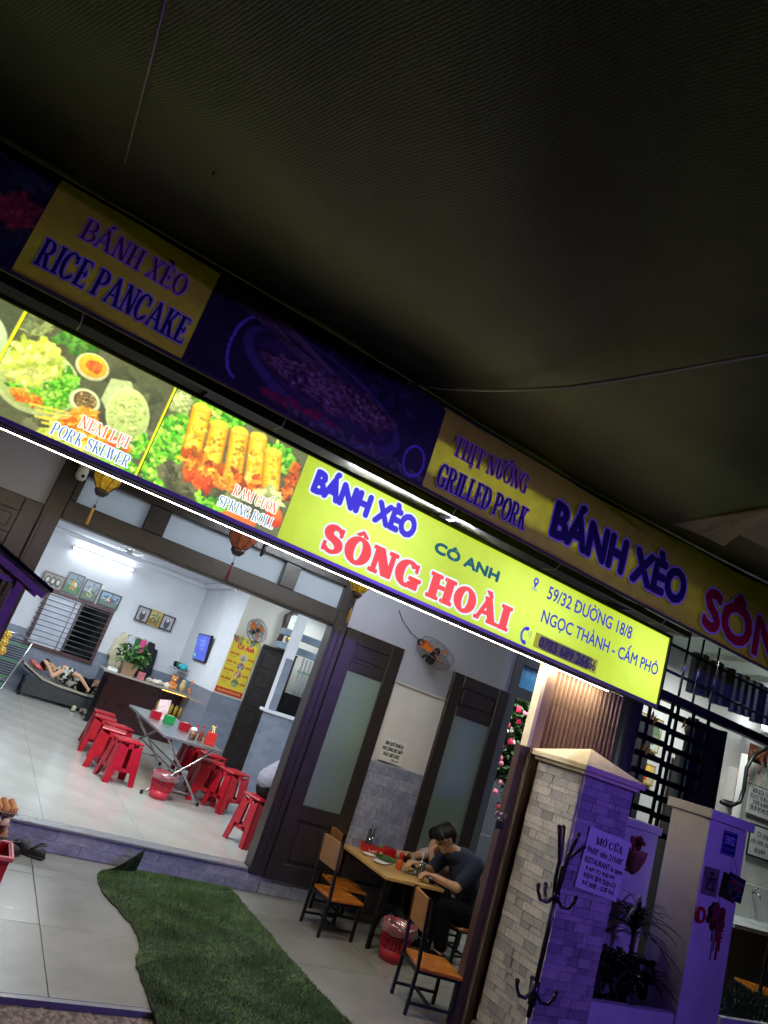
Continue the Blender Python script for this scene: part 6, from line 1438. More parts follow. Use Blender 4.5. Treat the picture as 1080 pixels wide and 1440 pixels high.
# tv
tv = thing('television', 'flat television with a bright blue screen on the side wall', 'television', (3.40, 12.45, 1.84), R(-90)); tv.rotation_euler = (R(7), 0, R(-90))
MB().box((-.42, -.02, -.24), (.42, .03, .24)).build('housing', m_black, tv, .006)
p = Print(); p.rect(-.4, .4, -.215, .22, (46, 76, 226)); p.bits(16, -.1, .1, .3, .1, .1, [(70, 110, 240), (56, 90, 236)], 3)
for k in range(3): p.text(('MUSIC', 'VIETNAM', 'TV BOX')[k], -.2 + .03 * k, .2, .1 - .07 * k, .135 - .07 * k, (150, 180, 250))
p.bits(8, -.3, -.16, .08, .03, .04, [(120, 230, 190), (60, 180, 200)]); p.build('screen', print_mat('lit_screen', .95, var=.1), tv, (0, -.021, 0))
MB().bar((0, .031, 0), (0, .05, -.03), .1).build('bracket', m_black, tv)
sh = thing('wall_shelf', 'small glass wall shelf holding cloth below the television', 'shelf', (3.33, 13.2, 1.34)); MB().box((-.1, -.32, 0), (.1, .32, .015)).build('board', m_clear, sh); MB().box((.08, -.3, -.03), (.1, .3, -.001)).build('edge', m_china, sh)
for lab, y, m, s in (('black cloth bundle on the wall shelf', 13.4, M('black_cloth', (30, 31, 36), .85, bump=.4, bscale=12), .11), ('turquoise bag on the wall shelf', 12.98, M('turquoise', (60, 180, 200), .6), .1), ('green leaf spray on the wall shelf', 13.16, m_leaf, .08)):
    t = thing('cloth_bundle', lab, 'bundle', (3.33, y, 1.356), 0, 'bundles on the wall shelf'); mb = MB(); rr = random.Random(int(y * 100))
    for k in range(7): mb.ball((rr.uniform(-.04, .04), rr.uniform(-s, s), .04 + rr.uniform(0, .05)), (.05, rr.uniform(.04, .07), .04))
    fused('cloth', mb, .013, m, t, 2)
# menu
mu_ = thing('menu_poster', 'yellow menu poster with red heading beside the inner door', 'poster', (3.69, 11.07, 1.26)); MB().box((-.235, 0, 0), (.235, .006, .93)).build('sheet', m_china, mu_)
p = Print(); p.rect(-.235, .235, 0, .93, (226, 200, 50)); p.rect(-.235, .235, 0, .09, (196, 50, 30)); p.text('DELICIOUS VIETNAM FOOD', -.2, .2, .03, .06, (240, 220, 120))
p.bits(14, 0, .88, .22, .03, .06, [(120, 130, 110), (150, 150, 90)]); p.text('Cô Anh', -.13, .17, .74, .81, (206, 44, 70), bold=.006); p.ell(-.19, .86, .03, .03, (206, 90, 40))
for k in range(4): z = .63 - .135 * k; p.ell(.04, z - .02, .062, .062, ((200, 190, 180), (170, 120, 150), (206, 150, 110), (120, 150, 110))[k]); p.bits(16, .04, z - .02, .045, .045, .02, [(230, 220, 190), (150, 90, 60), (90, 150, 80)]); p.text(('BÁNH XÈO', 'NEM LỤI', 'RAM CUỐN', 'THỊT NƯỚNG')[k], -.215, -.05, z, z + .03, (190, 50, 50), bold=.002); p.text('rice dish', -.2, -.1, z - .045, z - .025, (60, 90, 120)); p.text('40.000', .12, .22, z - .03, z, (206, 60, 50), bold=.002)
p.build('print', print_mat('poster_print', 0, .35, .1, 20), mu_, (0, -.001, 0))
wall_fan('small wall fan with orange blades above the menu poster', at(362, 887, y=10.94), .19, R(-20), R(25), wire=.004)
# pendulum clock
ck = thing('pendulum_clock', 'carved dark pendulum wall clock above the inner door', 'clock', (4.30, 11.0, 2.52)); m_cw = M('carved_wood', (58, 32, 28), .35, var=.3, scale=20, bump=.6, bscale=40)
MB().prism([(-.13, -.3), (.13, -.3), (.16, -.2), (.13, -.1), (.15, .1), (.17, .25), (.10, .32), (.03, .4), (-.03, .4), (-.10, .32), (-.17, .25), (-.15, .1), (-.13, -.1), (-.16, -.2)], -.05, .08).build('case', m_cw, ck, .01)
MB().prism([(-.09, -.24), (.09, -.24), (.09, .25), (.05, .29), (-.05, .29), (-.09, .25)], -.06, -.0505).build('door', M('clock_ivory', (206, 210, 200), .3), ck)
p = Print(); p.ell(0, .15, .085, .085, (232, 236, 226)); p.ell(0, .15, .078, .078, (214, 222, 210))
for k in range(12): a = k * math.pi / 6; p.line((.06 * math.cos(a), .15 + .06 * math.sin(a)), (.074 * math.cos(a), .15 + .074 * math.sin(a)), .007, (30, 30, 30), False)
p.line((0, .15), (.03, .18), .008, (20, 20, 20)); p.line((0, .15), (-.01, .21), .006, (20, 20, 20)); p.build('dial', print_mat('paper_print'), ck, (0, -.0605, 0))
MB().lathe([(.001, -.006), (.05, -.004), (.05, .004), (.001, .006)], (0, 0, 0), 16).build('pendulum', fgd, ck).location = (0, -.07, -.12); ck.children[-1].rotation_euler = (R(90), 0, 0)
# fluorescent tube, downlight, ceiling fan, switch
fl2 = thing('fluorescent_lamp', 'lit fluorescent tube on the back wall above the photos', 'lamp', (1.39, 13.84, 2.79)); MB().box((-.6, .0, -.02), (.6, .044, .03)).build('batten', m_china, fl2, .004); MB().tube([(-.57, -.03, 0), (.57, -.03, 0)], .016, 10).build('tube', emit('tube_glow', (235, 246, 255), 34), fl2)
for e in (-1, 1): MB().box((.575 * e - .012, -.05, -.02), (.575 * e + .012, -.0005, .02)).build('holder', M('grey_plastic', (90, 90, 92), .5), fl2)
c = at(272, 799, z=3.02); dl = thing('downlight', 'small bright downlight on the dining room ceiling', 'lamp', (c.x, c.y, 3.02)); MB().lathe([(.05, 0), (.06, .029)], (0, 0, 0), 14).build('rim', m_china, dl); MB().lathe([(.045, -.006), (.045, -.0005)], (0, 0, 0), 14).build('lens', emit('downlight_glow', (245, 250, 255), 16), dl)
c = at(184, 774, z=2.86); cfan = thing('ceiling_fan', 'white caged fan fixed to the dining room ceiling', 'fan', (c.x, c.y, 2.82)); mb = MB()
for r_ in (.2, .13, .06): mb.tube([(r_ * math.cos(a * math.pi / 14), r_ * math.sin(a * math.pi / 14), .02 - .04 * (1 - r_ / .2)) for a in range(29)], .006, 5, False)
for a in range(12): mb.tube([(.03 * math.cos(a * .5236), .03 * math.sin(a * .5236), -.02), (.2 * math.cos(a * .5236), .2 * math.sin(a * .5236), .02), (.05 * math.cos(a * .5236), .05 * math.sin(a * .5236), .09)], .003, 4, False)
mb.build('guard', M('grey_wire', (150, 152, 156), .4), cfan); MB().lathe([(.03, -.02), (.06, .05), (.05, .12), (.02, .2), (.05, .229)], (0, 0, 0), 14).build('motor', m_china, cfan)
for a in range(3): MB().box((.03, -.045, .02), (.17, .045, .026)).build('blade', m_clear, cfan).rotation_euler = (R(12), 0, a * 2.094)
c = at(86, 818, y=13.89); sw = MB().box((c.x + .0, 13.875, c.z), (c.x + .12, 13.886, c.z + .07)).build('switch_plate', m_china, None); sw.location = (.62, 0, .12); tag(sw, 'white switch plate on the wall below the fluorescent lamp', 'switch')
mc = at(301, 828, y=11.6); t = thing('corner_camera', 'tiny white camera in the ceiling corner above the television', 'camera', (3.33, 11.6, 2.90)); MB().ball((0, 0, 0), .035).build('body', m_china, t); MB().ball((-.02, -.026, -.01), .014).build('lens', m_black, t)

# ------------------------------------------------------------------ cot, lounger and shoes
co = thing('camp_bed', 'dark folding camp bed with raised head under the barred window', 'bed', (1.7, 13.45, ZR)); m_mesh = M('dark_mesh', (52, 54, 56), .7, var=.2, scale=30); m_pad = M('beige_pad', (176, 168, 150), .85, var=.1)
prof = [(.86, .66), (1.22, .50), (1.5, .46), (2.55, .42)]
mb = MB()
for (x0, z0), (x1, z1) in zip(prof, prof[1:]): mb.add([Vector(v) for v in ((x0, 13.15, z0), (x1, 13.15, z1), (x1, 13.78, z1), (x0, 13.78, z0), (x0, 13.15, z0 + .03), (x1, 13.15, z1 + .03), (x1, 13.78, z1 + .03), (x0, 13.78, z0 + .03))], [(0, 1, 5, 4), (3, 2, 1, 0), (4, 5, 6, 7), (2, 3, 7, 6), (1, 2, 6, 5), (0, 4, 7, 3)])
mb.build('pad', m_pad, co, 0, True)
for y in (13.14, 13.79): MB().tube([(x, y, z - .01) for x, z in prof], .016, 8).build('side_rail', m_black, co, 0, True)
for x in (.98, 1.72, 2.45):
    MB().tube([(x, 13.14, .44), (x, 13.12, ZR + .02), (x, 13.8, ZR + .02), (x, 13.79, .44)], .016, 8).build('leg', m_black, co, 0, True)
MB().add([Vector(v) for v in ((.98, 13.135, .52), (1.5, 13.135, .44), (2.5, 13.135, .40), (2.5, 13.12, ZR + .05), (.98, 13.12, ZR + .05), (.98, 13.129, .52), (1.5, 13.129, .44), (2.5, 13.129, .40), (2.5, 13.114, ZR + .05), (.98, 13.114, ZR + .05))], [(0, 1, 2, 3, 4), (9, 8, 7, 6, 5)] + [(i, i + 5, (i + 1) % 5 + 5, (i + 1) % 5) for i in range(5)]).build('side_cloth', m_mesh, co, 0, True)
t = thing('pillow', 'red and white pillow under the sleeper on the camp bed', 'pillow', (1.06, 13.46, .66)); mb = MB(); mb.ball((0, 0, .02), (.16, .22, .05)); fused('cushion', mb, .014, M('red_white_pillow', (206, 110, 110), .8, var=.5, scale=9), t, 2); t.rotation_euler = (0, R(22), 0)
m_cham = M('beige_sandal', (196, 184, 160), .7)
for lab, x in (('left one of the pair of beige sandals before the camp bed', 1.86), ('right one of the pair of beige sandals before the camp bed', 2.0)):
    t = thing('sandal', lab, 'shoe', (x, 12.98, ZR), R(80), 'beige sandals before the camp bed'); mb = MB(); mb.capsule((-.08, 0, .03), .035, (.08, 0, .03), .04).ball((.05, 0, .05), (.06, .045, .04)); fused('upper', mb, .011, m_cham, t, 2); MB().box((-.12, -.04, 0), (.12, .042, .016)).build('sole', m_mesh, t, .01)
lg = thing('strap_lounger', 'metal lounge chair with black and green straps at far left', 'lounge chair', (.3, 12.3, ZR))
c0_, c1_ = Vector((.64, 12.55, ZR + .05)), Vector((.80, 12.4, 1.05))
for dx in (0, -.58): MB().tube([Vector((.60 + dx, 12.9, ZR + .02)), Vector((.62 + dx, 12.3, ZR + .02)), Vector((.66 + dx, 12.35, ZR + .12)), Vector((.80 + dx, 12.62, 1.02)), Vector((.78 + dx, 12.68, 1.08)), Vector((.6 + dx, 12.7, 1.10))], .016, 8).build('frame_tube', m_chrome, lg, 0, True)
MB().tube([(.2, 12.7, 1.1), (.62, 12.7, 1.1)], .016, 8).tube([(.08, 12.42, .42), (.66, 12.42, .42)], .016, 8).build('cross_tube', m_chrome, lg, 0, True)
mst = [M('black_strap', (28, 30, 30), .4), M('green_strap', (30, 130, 50), .4)]
for k in range(22): z = .26 + k * .036; y = 12.38 + (z - .26) * .33; MB().box((.10 + .12 * (z - .26), y, z), (.66 + .16 * (z - .26), y + .006, z + .022)).build('strap', mst[1 if k < 3 or k % 7 == 5 else 0], lg, 0, True)
for k, (px_, py_) in enumerate(((10, 893), (5, 903), (2, 915))):
    c = at(px_, py_, y=12.2); t = thing('gold_ornament', ('topmost gold flower ornament by the lounge chair', 'middle gold flower ornament by the lounge chair', 'lowest gold flower ornament by the lounge chair')[k], 'ornament', c, 0, 'gold flower ornaments at far left'); mb = MB(); mb.ball((0, 0, 0), (.03, .02, .03))
    for a in range(7): mb.ball((.05 * math.cos(a * .9), 0, .05 * math.sin(a * .9)), (.03, .012, .03), 7, 5)
    fused('petals', mb, .01, fgd, t, 1)
    MB().tube([(0, .01, 0), (-.02, .06, -.15), (-.05, .12, -.4)], .005, 5).build('stem', m_leaf, t)
# ------------------------------------------------------------------ rose vine and table in the second room
rv = thing('rose_vine', 'climbing rose vine with red and pink blooms filling the right doorway', 'plant', (5.9, 7.2, 2.3))
m_vine = M('vine_leaf', (62, 92, 50), .5, var=.5, scale=9)
YV = 6.9
cA, cB = at(705, 985, y=YV), at(752, 1095, y=YV)
foliage('leaves', rv, 4200, ((cA.x - .2, cA.x + .75), (YV - .12, YV + .12), (cB.z - .12, cA.z + .12)), .095, m_vine, 3, world=True)
foliage('trailing_leaves', rv, 120, ((at(707, 1130, y=YV).x - .06, at(707, 1130, y=YV).x + .08), (YV - .06, YV + .06), (at(705, 1150, y=YV).z, cB.z)), .055, m_leaf, 4, world=True)
mb = MB(); mb.tube([at(742, 1000, y=YV), at(720, 1060, y=YV), at(712, 1100, y=YV), at(705, 1150, y=YV), at(690, 1190, y=YV)], .012, 6).build('stem', M('vine_bark', (70, 60, 44), .8), rv, 0, True)
petal = {}
for nm, c_c in (('red', (206, 30, 70)), ('pink', (232, 130, 140)), ('white', (232, 214, 200))):
    mb = MB(); rr = random.Random(1)
    for k in range(10):
        a = k * 2.4; q_ = .011 + .0026 * k; mb.ball((q_ * math.cos(a) * .8, -.02 + .002 * k, q_ * math.sin(a) * .8), (.017, .006, .014), 6, 4, (rr.uniform(-.6, .6), a, 0))
    petal[nm] = mb.mesh('rose', M(nm + '_petal', c_c, .6, var=.12))
for px_, py_, nm, s in ((729, 998, 'red', 1.3), (737, 1003, 'pink', .9), (729, 1014, 'red', 1.2), (714, 1020, 'red', 1), (719, 1027, 'white', .9), (705, 1029, 'white', .9), (713, 1028, 'white', .7), (717, 1043, 'red', 1.3), (722, 1044, 'white', .8), (704, 1049, 'red', 1.3), (696, 1038, 'white', 1), (694, 1046, 'white', 1), (704, 1065, 'pink', 1), (704, 1073, 'pink', 1.1), (724, 1063, 'white', .9), (703, 1100, 'pink', .9), (696, 1113, 'pink', 1.1), (701, 1135, 'red', 1), (741, 1004, 'pink', .7), (706, 1015, 'white', .6)):
    put('rose', petal[nm], rv, at(px_, py_, y=YV - .14), (0, rr.uniform(-.4, .4), 0), True, (s, s, s))
steel_table('folding steel table with drinks behind the man in navy', 5.35, 6.1, 7.0, 7.8, .60)
ZT3 = ZR + .601
for lab, x, y, nm, m in (('orange sauce bottle on the side room table', 5.50, 7.12, 'sauce_bottle', M('orange_sauce', (206, 84, 20), .25, coat=.5)), ('red and blue packet on the side room table', 5.42, 7.25, 'packet', M('red_blue', (200, 70, 90), .4, var=.6, scale=14))):
    small(nm, lab, 'bottle' if 'bottle' in nm else 'packet', (x, y, ZT3), [('body', MB().lathe([(.035, .001), (.04, .06), (.03, .1), (.02, .12)], (0, 0, 0), 12), m)])
small('beer_glass', 'glass of brown beer with foam on the side room table', 'drink', (5.62, 7.14, ZT3), [('beer', MB().lathe([(.036, .001), (.045, .12)], (0, 0, 0), 14), M('beer', (112, 70, 24), .2, coat=.6)), ('foam', MB().lathe([(.045, .1205), (.04, .145), (.01, .15)], (0, 0, 0), 14), m_china)])
small('water_bottle', 'clear water bottle with blue label on the side room table', 'bottle', (5.44, 7.4, ZT3), [('body', MB().lathe([(.035, .001), (.035, .14), (.013, .2), (.013, .23)], (0, 0, 0), 12), m_clear), ('label', MB().lathe([(.0355, .05), (.0355, .11)], (0, 0, 0), 12), M('blue_label', (60, 90, 190), .35))])
t = thing('black_handbag', 'black handbag heaped on the chair behind the side room table', 'bag', (5.72, 7.75, ZR + .45)); mb = MB(); mb.ball((0, 0, .22), (.22, .14, .26)).ball((.1, 0, .42), (.12, .1, .14)).ball((-.12, .02, .1), (.14, .12, .12)); fused('bag', mb, .02, M('black_leather', (22, 22, 24), .35), t, 2)
MB().tube([(-.1, 0, .42), (-.12, 0, .58), (.02, 0, .62), (.08, 0, .5)], .012, 8).build('strap', M('grey_strap', (120, 124, 130), .4), t)
t = dup(ch0, (5.72, 7.75, ZR), R(180), 'low chair with a black handbag in the side room'); t['group'] = 'low wooden chairs around the porch table'; t.scale = (1.2, 1.2, 1.55)

# ------------------------------------------------------------------ coat stand in front of the pillar
YC = 3.2; m_rack = M('rack_metal', (58, 57, 62), .3, metal=.75, var=.15)
cs = thing('coat_stand', 'black metal coat stand with curved hooks before the pillar', 'coat stand', (3.37, YC, 0)); XC = 3.372
MB().tube([(XC, YC, 0.02), (XC, YC, .42)], .011, 10).build('lower_pole', M('silver_tube', (150, 148, 150), .35, metal=.7), cs, 0, True)
MB().tube([(XC, YC, .40), (XC, YC, 1.20)], .014, 10).build('pole', m_rack, cs, 0, True)
for z0_, z1_ in ((.46, .58), (1.0, 1.06)): MB().tube([(XC, YC, z0_), (XC, YC, z1_)], .023, 12).build('collar', m_rack, cs, 0, True)
MB().lathe([(.17, 0), (.17, .012), (.02, .03)], (XC, YC, 0), 20).build('base', m_rack, cs, 0, True)
def arm(dx, dy, pts, r_=.010, name='hook'):
    n = math.hypot(dx, dy); dx, dy = dx / n, dy / n; P_ = [Vector((XC + dx * o_, YC + dy * o_, z)) for o_, z in pts]
    MB().tube(P_, [r_] * (len(P_) - 1) + [r_ * 1.25], 8).ball(P_[-1], r_ * 1.4, 8, 6).build(name, m_rack, cs, 0, True)
up_ = [(.012, 1.05), (.03, 1.15), (.04, 1.25), (.07, 1.33), (.10, 1.40)]
arm(-1, .1, [(.012, 1.03), (.03, 1.12), (.03, 1.22), (.06, 1.32), (.085, 1.40)], name='top_arm'); arm(-.3, -1, up_, name='top_arm'); arm(1, .25, [(.012, 1.03), (.03, 1.12), (.035, 1.2), (.09, 1.27), (.20, 1.33)], name='top_arm'); arm(.4, 1, up_, name='top_arm')
hk = [(.014, 1.02), (.05, .985), (.09, .99), (.115, 1.03), (.12, 1.06)]
for d in ((-1, .3), (.9, -.4), (.2, 1)): arm(*d, hk)
hk2 = [(o_, z - .50) for o_, z in hk]
for d in ((-1, .2), (.9, -.5), (.6, .9)): arm(*d, hk2)

# ------------------------------------------------------------------ things fixed to pillar and pier
pm = thing('opening_hours_paper', 'laminated opening hours paper taped to the pillar front', 'notice', (3.98, 3.442, 1.24)); pm.rotation_euler = (0, R(4), 0)
MB().box((-.20, -.004, -.19), (.20, .001, .19)).build('sheet', m_china, pm)
p = Print()
for s, x0, x1, z, h_, f in (('MỞ CỬA', -.12, .15, .10, .045, 'serif'), ("9h00' đến 21h00'", -.18, .17, .035, .036, 'sans'), ('RESTAURANT is open', -.18, .19, -.025, .034, 'sans'), ('9 AM TO 9:00 PM', -.15, .13, -.07, .024, 'sans'), ('식당이 열려 있습니다', -.16, .16, -.115, .026, 'sans'), ('9시 30분 - 오후 9시', -.15, .16, -.16, .026, 'sans')): p.text(s, x0, x1, z, z + h_, (24, 22, 40), f, bold=.0012)
p.build('lettering', print_mat('paper_print'), pm, (0, -.0045, 0))
c = at(1027, 1187, y=3.44); hn = thing('house_number_plate', 'small blue enamel house number plate 59/32 on the white pier', 'number plate', (c.x, 3.449, c.z)); MB().box((-.085, -.004, -.085), (.085, .0005, .085)).build('plate', M('blue_enamel', (28, 34, 120), .25), hn, .002)
p = Print()
for a, b in (((-.076, .076), (.076, .076)), ((.076, .076), (.076, -.076)), ((.076, -.076), (-.076, -.076)), ((-.076, -.076), (-.076, .076))): p.line(a, b, .004, (170, 170, 220), False)
p.text('59/32', -.058, .058, -.005, .05, (190, 190, 230), bold=.002); p.text('ĐƯỜNG 18/8', -.055, .055, -.05, -.03, (150, 150, 200)); p.build('lettering', print_mat('paper_print'), hn, (0, -.0045, 0))
c = at(892, 1205, y=3.55); wv = thing('terracotta_wall_vase', 'terracotta wall vase with a red flower between pillar and garden wall', 'vase', c)
MB().lathe([(.02, -.11), (.05, -.07), (.075, .0), (.085, .05), (.078, .05), (.06, 0)], (0, 0, 0), 16).build('vase', M('terracotta', (150, 92, 64), .6, var=.2, scale=14, bump=.3), wv)
mb = MB(); rr = random.Random(6)
for k in range(14): mb.ball((rr.uniform(-.05, .04), rr.uniform(-.03, .03), .06 + rr.uniform(0, .06)), (.03, .01, .03), 6, 5, (rr.uniform(-1, 1), rr.uniform(-1, 1), 0))
mb.build('flower', M('dark_red_petal', (120, 16, 30), .6), wv); MB().tube([(0, .03, -.1), (0, .06, -.1), (-.05, .15, -.05)], .008, 6).build('bracket', m_black, wv)
c = at(889, 1223, y=3.53); t = thing('tea_light', 'tiny amber bulb glowing below the terracotta wall vase', 'lamp', c); MB().ball((0, 0, 0), (.008, .008, .012)).build('bulb', emit('amber_glow', (255, 150, 50), 12), t); MB().lathe([(.009, -.03), (.009, -.01)], (0, 0, 0), 8).build('socket', m_black, t); MB().tube([(0, 0, -.02), (0, .05, 0), (.01, .1, .05)], .003, 5).build('lead', m_black, t)
# charms on the pier
c = at(1000, 1240, y=3.44); t = thing('calligraphy_plaque', 'square plaque with a black calligraphy sign on the pier', 'plaque', (c.x + .0, 3.446, c.z)); MB().box((-.085, -.006, -.095), (.085, .0, .095)).build('board', M('grey_board', (120, 108, 104), .6, var=.2), t, .003)
p = Print()
for a, b, w_ in (((-.03, .06), (.02, .05), .014), ((0, .07), (-.01, -.02), .016), ((-.05, .01), (.05, .02), .014), ((.02, .0), (.05, -.06), .018), ((-.03, 0), (-.05, -.06), .016), ((-.03, -.05), (.04, -.055), .012), ((.035, .04), (.05, .0), .012)): p.line(a, b, w_, (24, 20, 24))
p.build('brushwork', print_mat('paper_print'), t, (0, -.0065, 0))
m_chr = M('charm_red', (176, 24, 44), .5, var=.2)
c = at(988, 1288, y=3.42); t = thing('round_red_charm', 'round red paper charm with white motif on the pier', 'charm', (c.x, 3.437, c.z)); MB().lathe([(.055, -.006), (.055, .006)], (0, 0, 0), 20).build('disc', m_chr, t).rotation_euler = (R(90), 0, 0)
p = Print(); p.ell(0, 0, .018, .034, (214, 196, 220), .2); p.build('motif', print_mat('paper_print'), t, (0, -.0065, 0))
c = at(1012, 1290, y=3.40); t = thing('red_knot_charm', 'dark red knotted charm with long tassels on the pier', 'charm', (c.x, 3.41, c.z)); mb = MB(); rr = random.Random(2)
for k in range(16): mb.ball((rr.uniform(-.06, .06), rr.uniform(-.012, .012), rr.uniform(-.07, .07)), (.03, .018, .03), 7, 5)
fused('knot', mb, .008, M('dark_red_cord', (110, 14, 32), .6), t, 1)
for dx, l in ((.03, .22), (.05, .16), (.01, .1)): MB().tube([(dx, 0, -.06), (dx + .008, 0, -.06 - l)], [.006, .009], 6).build('tassel', m_chr, t)
MB().tube([(0, .01, .07), (0, .02, .2)], .002, 5).build('cord', m_black, t)
for k in range(7): MB().ball((.06 + .012 * (k % 2), 0, -.02 - .022 * k), .009, 6, 5).build('bead', M('dark_bead', (40, 14, 20), .3), t)
c = at(1037, 1250, y=3.38); t = thing('hanging_picture', 'small dark picture hanging askew from a nail on the pier', 'picture', (c.x, 3.40, c.z)); t.rotation_euler = (0, R(8), 0)
MB().box((-.10, -.006, -.085), (.10, .0, .085)).build('board', m_black, t); p = Print(); p.rect(-.095, .095, -.08, .08, (40, 50, 56)); p.bits(20, 0, 0, .08, .06, .04, [(70, 84, 90), (150, 60, 50), (60, 90, 60), (30, 34, 44)]); p.line((-.09, .05), (.09, .04), .006, (130, 140, 160)); p.line((-.02, -.08), (.09, -.03), .005, (130, 120, 160)); p.build('print', print_mat('photo_print', 0., .35, .25, 40), t, (0, -.0065, 0))
MB().tube([(0, 0, .085), (-.05, .03, .2)], .002, 5).build('string', m_black, t)

# ------------------------------------------------------------------ plants in the planting box
def spiky(lab, loc, n, L, wd, mat, seed, up=.6):
    t = thing('spiky_plant', lab, 'plant', loc, 0, 'plants in the planting box'); rr = random.Random(seed)
    for k in range(n):
        a = k * 2.4 + rr.uniform(-.3, .3); el = rr.uniform(.15, 1.3); l = L * rr.uniform(.7, 1.1); d = Vector((math.cos(a), math.sin(a), 0)); s = Vector((-math.sin(a), math.cos(a), 0)); mb = MB(); N = 6; h0 = up * rr.uniform(.7, 1)
        for i in range(N + 1):
            u = i / N; p_ = d * (l * math.cos(el) * u * (1 + .1 * u)) + Vector((0, 0, h0 + l * math.sin(el) * u - l * .55 * u * u)); w_ = wd * (1 - u) ** .7 * (.4 + min(1, u * 4) * .6) + .0005
            mb.v += [p_ - s * w_, p_ + Vector((0, 0, -.004)), p_ + s * w_]
        for i in range(N):
            for j in range(2): mb.f.append([i * 3 + j, i * 3 + j + 1, (i + 1) * 3 + j + 1, (i + 1) * 3 + j]); mb.sm.append(True)
        mb.build('leaf', mat, t)
    MB().tube([(0, 0, 0), (.01, 0, up * .5), (0, 0, up)], [.02, .016, .012], 8).build('stem', M('vine_bark', (70, 60, 44), .8), t)
    return t
spiky('tall spiky dracaena in the planting box', (4.70, 3.68, .36), 64, .34, .019, m_dleaf, 1, .62)
spiky('low dark bromeliad at the left of the planting box', (4.36, 3.66, .36), 26, .26, .028, M('croton_leaf', (58, 44, 40), .5, var=.5, scale=12), 2, .22)
spiky('low reddish croton at the right of the planting box', (4.82, 3.60, .36), 30, .24, .03, M('red_croton', (84, 50, 40), .5, var=.5, scale=12), 3, .26)
t = thing('low_shrub', 'dense low dark shrub filling the middle of the planting box', 'plant', (4.56, 3.62, .36)); foliage('leaves', t, 420, ((-.2, .24), (-.08, .1), (.03, .34)), .075, m_dleaf, 8); MB().tube([(0, 0, 0), (.02, 0, .2)], .012, 6).build('stem', MATS['vine_bark'], t)
c = at(900, 1310, y=3.58); t = thing('white_spathe', 'single white lily spathe beside the spiky plant', 'flower', c); mb = MB()
vs = [(-.04, 0, -.01), (-.01, -.012, .022), (.045, 0, .025), (.02, -.012, -.018), (0, .012, 0)]; mb.add([Vector(v) for v in vs], [(0, 3, 2, 1), (0, 1, 4), (1, 2, 4), (2, 3, 4), (3, 0, 4)], True).build('spathe', M('spathe_white', (236, 228, 226), .5), t); MB().tube([(0, .01, 0), (.01, .03, -.1), (.02, .04, -.3)], .004, 5).build('stalk', m_leaf, t)

# ------------------------------------------------------------------ annex at the right edge
c = at(1078, 1022, y=5.6); t = thing('wall_lamp', 'dazzling white lamp at the right edge below the tube railing', 'lamp', c); MB().ball((0, 0, 0), (.06, .05, .06), 12, 8).build('bulb', emit('white_bulb', (240, 250, 255), 40), t); MB().lathe([(.04, -.1), (.05, -.04)], (0, .02, 0), 10).build('socket', m_china, t); MB().box((-.02, .03, -.1), (.02, YF - c.y - .002, -.06)).build('bracket', m_china, t)
def board(name, lab, px, py, w_, h_, y, lines, back=(224, 226, 224), frame_=None, colr=(34, 34, 34), font='serif'):
    c = at(px, py, y=y); t = thing(name, lab, 'notice', (c.x, y, c.z)); MB().box((-w_ / 2, -.006, -h_ / 2), (w_ / 2, .004, h_ / 2)).build('board', frame_ or m_china, t, .002)
    p = Print(); k_ = .02 if frame_ else 0; p.rect(-w_ / 2 + k_, w_ / 2 - k_, -h_ / 2 + k_, h_ / 2 - k_, back)
    for s, x0, x1, z, hh, f in lines: p.text(s, x0, x1, z, z + hh, colr, f, bold=.0015)
    p.build('lettering', print_mat('paper_print'), t, (0, -.0065, 0)); return t
YA = 5.2
board('hand_washing_notice', 'hand washing notice in Vietnamese and English at the right edge', 1068, 1128, .44, .32, YA, (('NƠI RỬA TAY', -.17, .2, .08, .05, 'serif'), ('PLACE TO WASH', -.2, .21, .02, .045, 'serif'), ('YOUR HANDS', -.14, .18, -.04, .045, 'serif'), ('洗手的地方', -.18, .2, -.11, .045, 'sans')))
board('rules_notice', 'black framed humorous notice below the hand washing notice', 1070, 1185, .50, .36, YA, (('Đi nhẹ', -.1, .12, .05, .06, 'sans'), ('nói khẽ, cười', -.2, .2, -.03, .06, 'sans'), ('duyên', -.12, .1, -.12, .06, 'sans')), frame_=m_black)
c = at(1068, 1088, y=YA); t = thing('pale_picture', 'pale blank pastel picture above the hand washing notice', 'picture', (c.x, YA, c.z)); MB().box((-.2, -.006, -.14), (.2, .004, .14)).build('board', m_china, t); p = Print(); p.rect(-.2, .2, -.14, .14, (214, 214, 200)); p.bits(12, -.05, 0, .15, .1, .1, [(226, 200, 196), (206, 220, 200)]); p.build('print', print_mat('photo_print', 0., .35, .25, 40), t, (0, -.0065, 0))
c = at(1066, 1062, y=YA); t = thing('brown_picture', 'small brown patterned picture under the beam at right', 'picture', (c.x, YA, c.z)); MB().box((-.18, -.006, -.1), (.18, .004, .1)).build('board', m_coun, t); p = Print(); p.rect(-.18, .18, -.1, .1, (96, 58, 44)); p.bits(20, 0, 0, .15, .08, .05, [(150, 96, 70), (60, 36, 30)]); p.build('print', print_mat('photo_print', 0., .35, .25, 40), t, (0, -.0065, 0))
aw = thing('annex_wall', 'white partition wall carrying the notices at the right edge', 'wall', (8.6, 5.28, 0)); xl = at(1056, 1100, y=YA).x - .02
MB().box((xl, 5.215, .0), (xl + 3, 5.3, 2.62)).build('panel', m_white, aw, 0, True); MB().box((xl - .09, 5.2, 0), (xl - .001, 5.3, 2.62)).build('edge_post', m_pale, aw, .004, True)
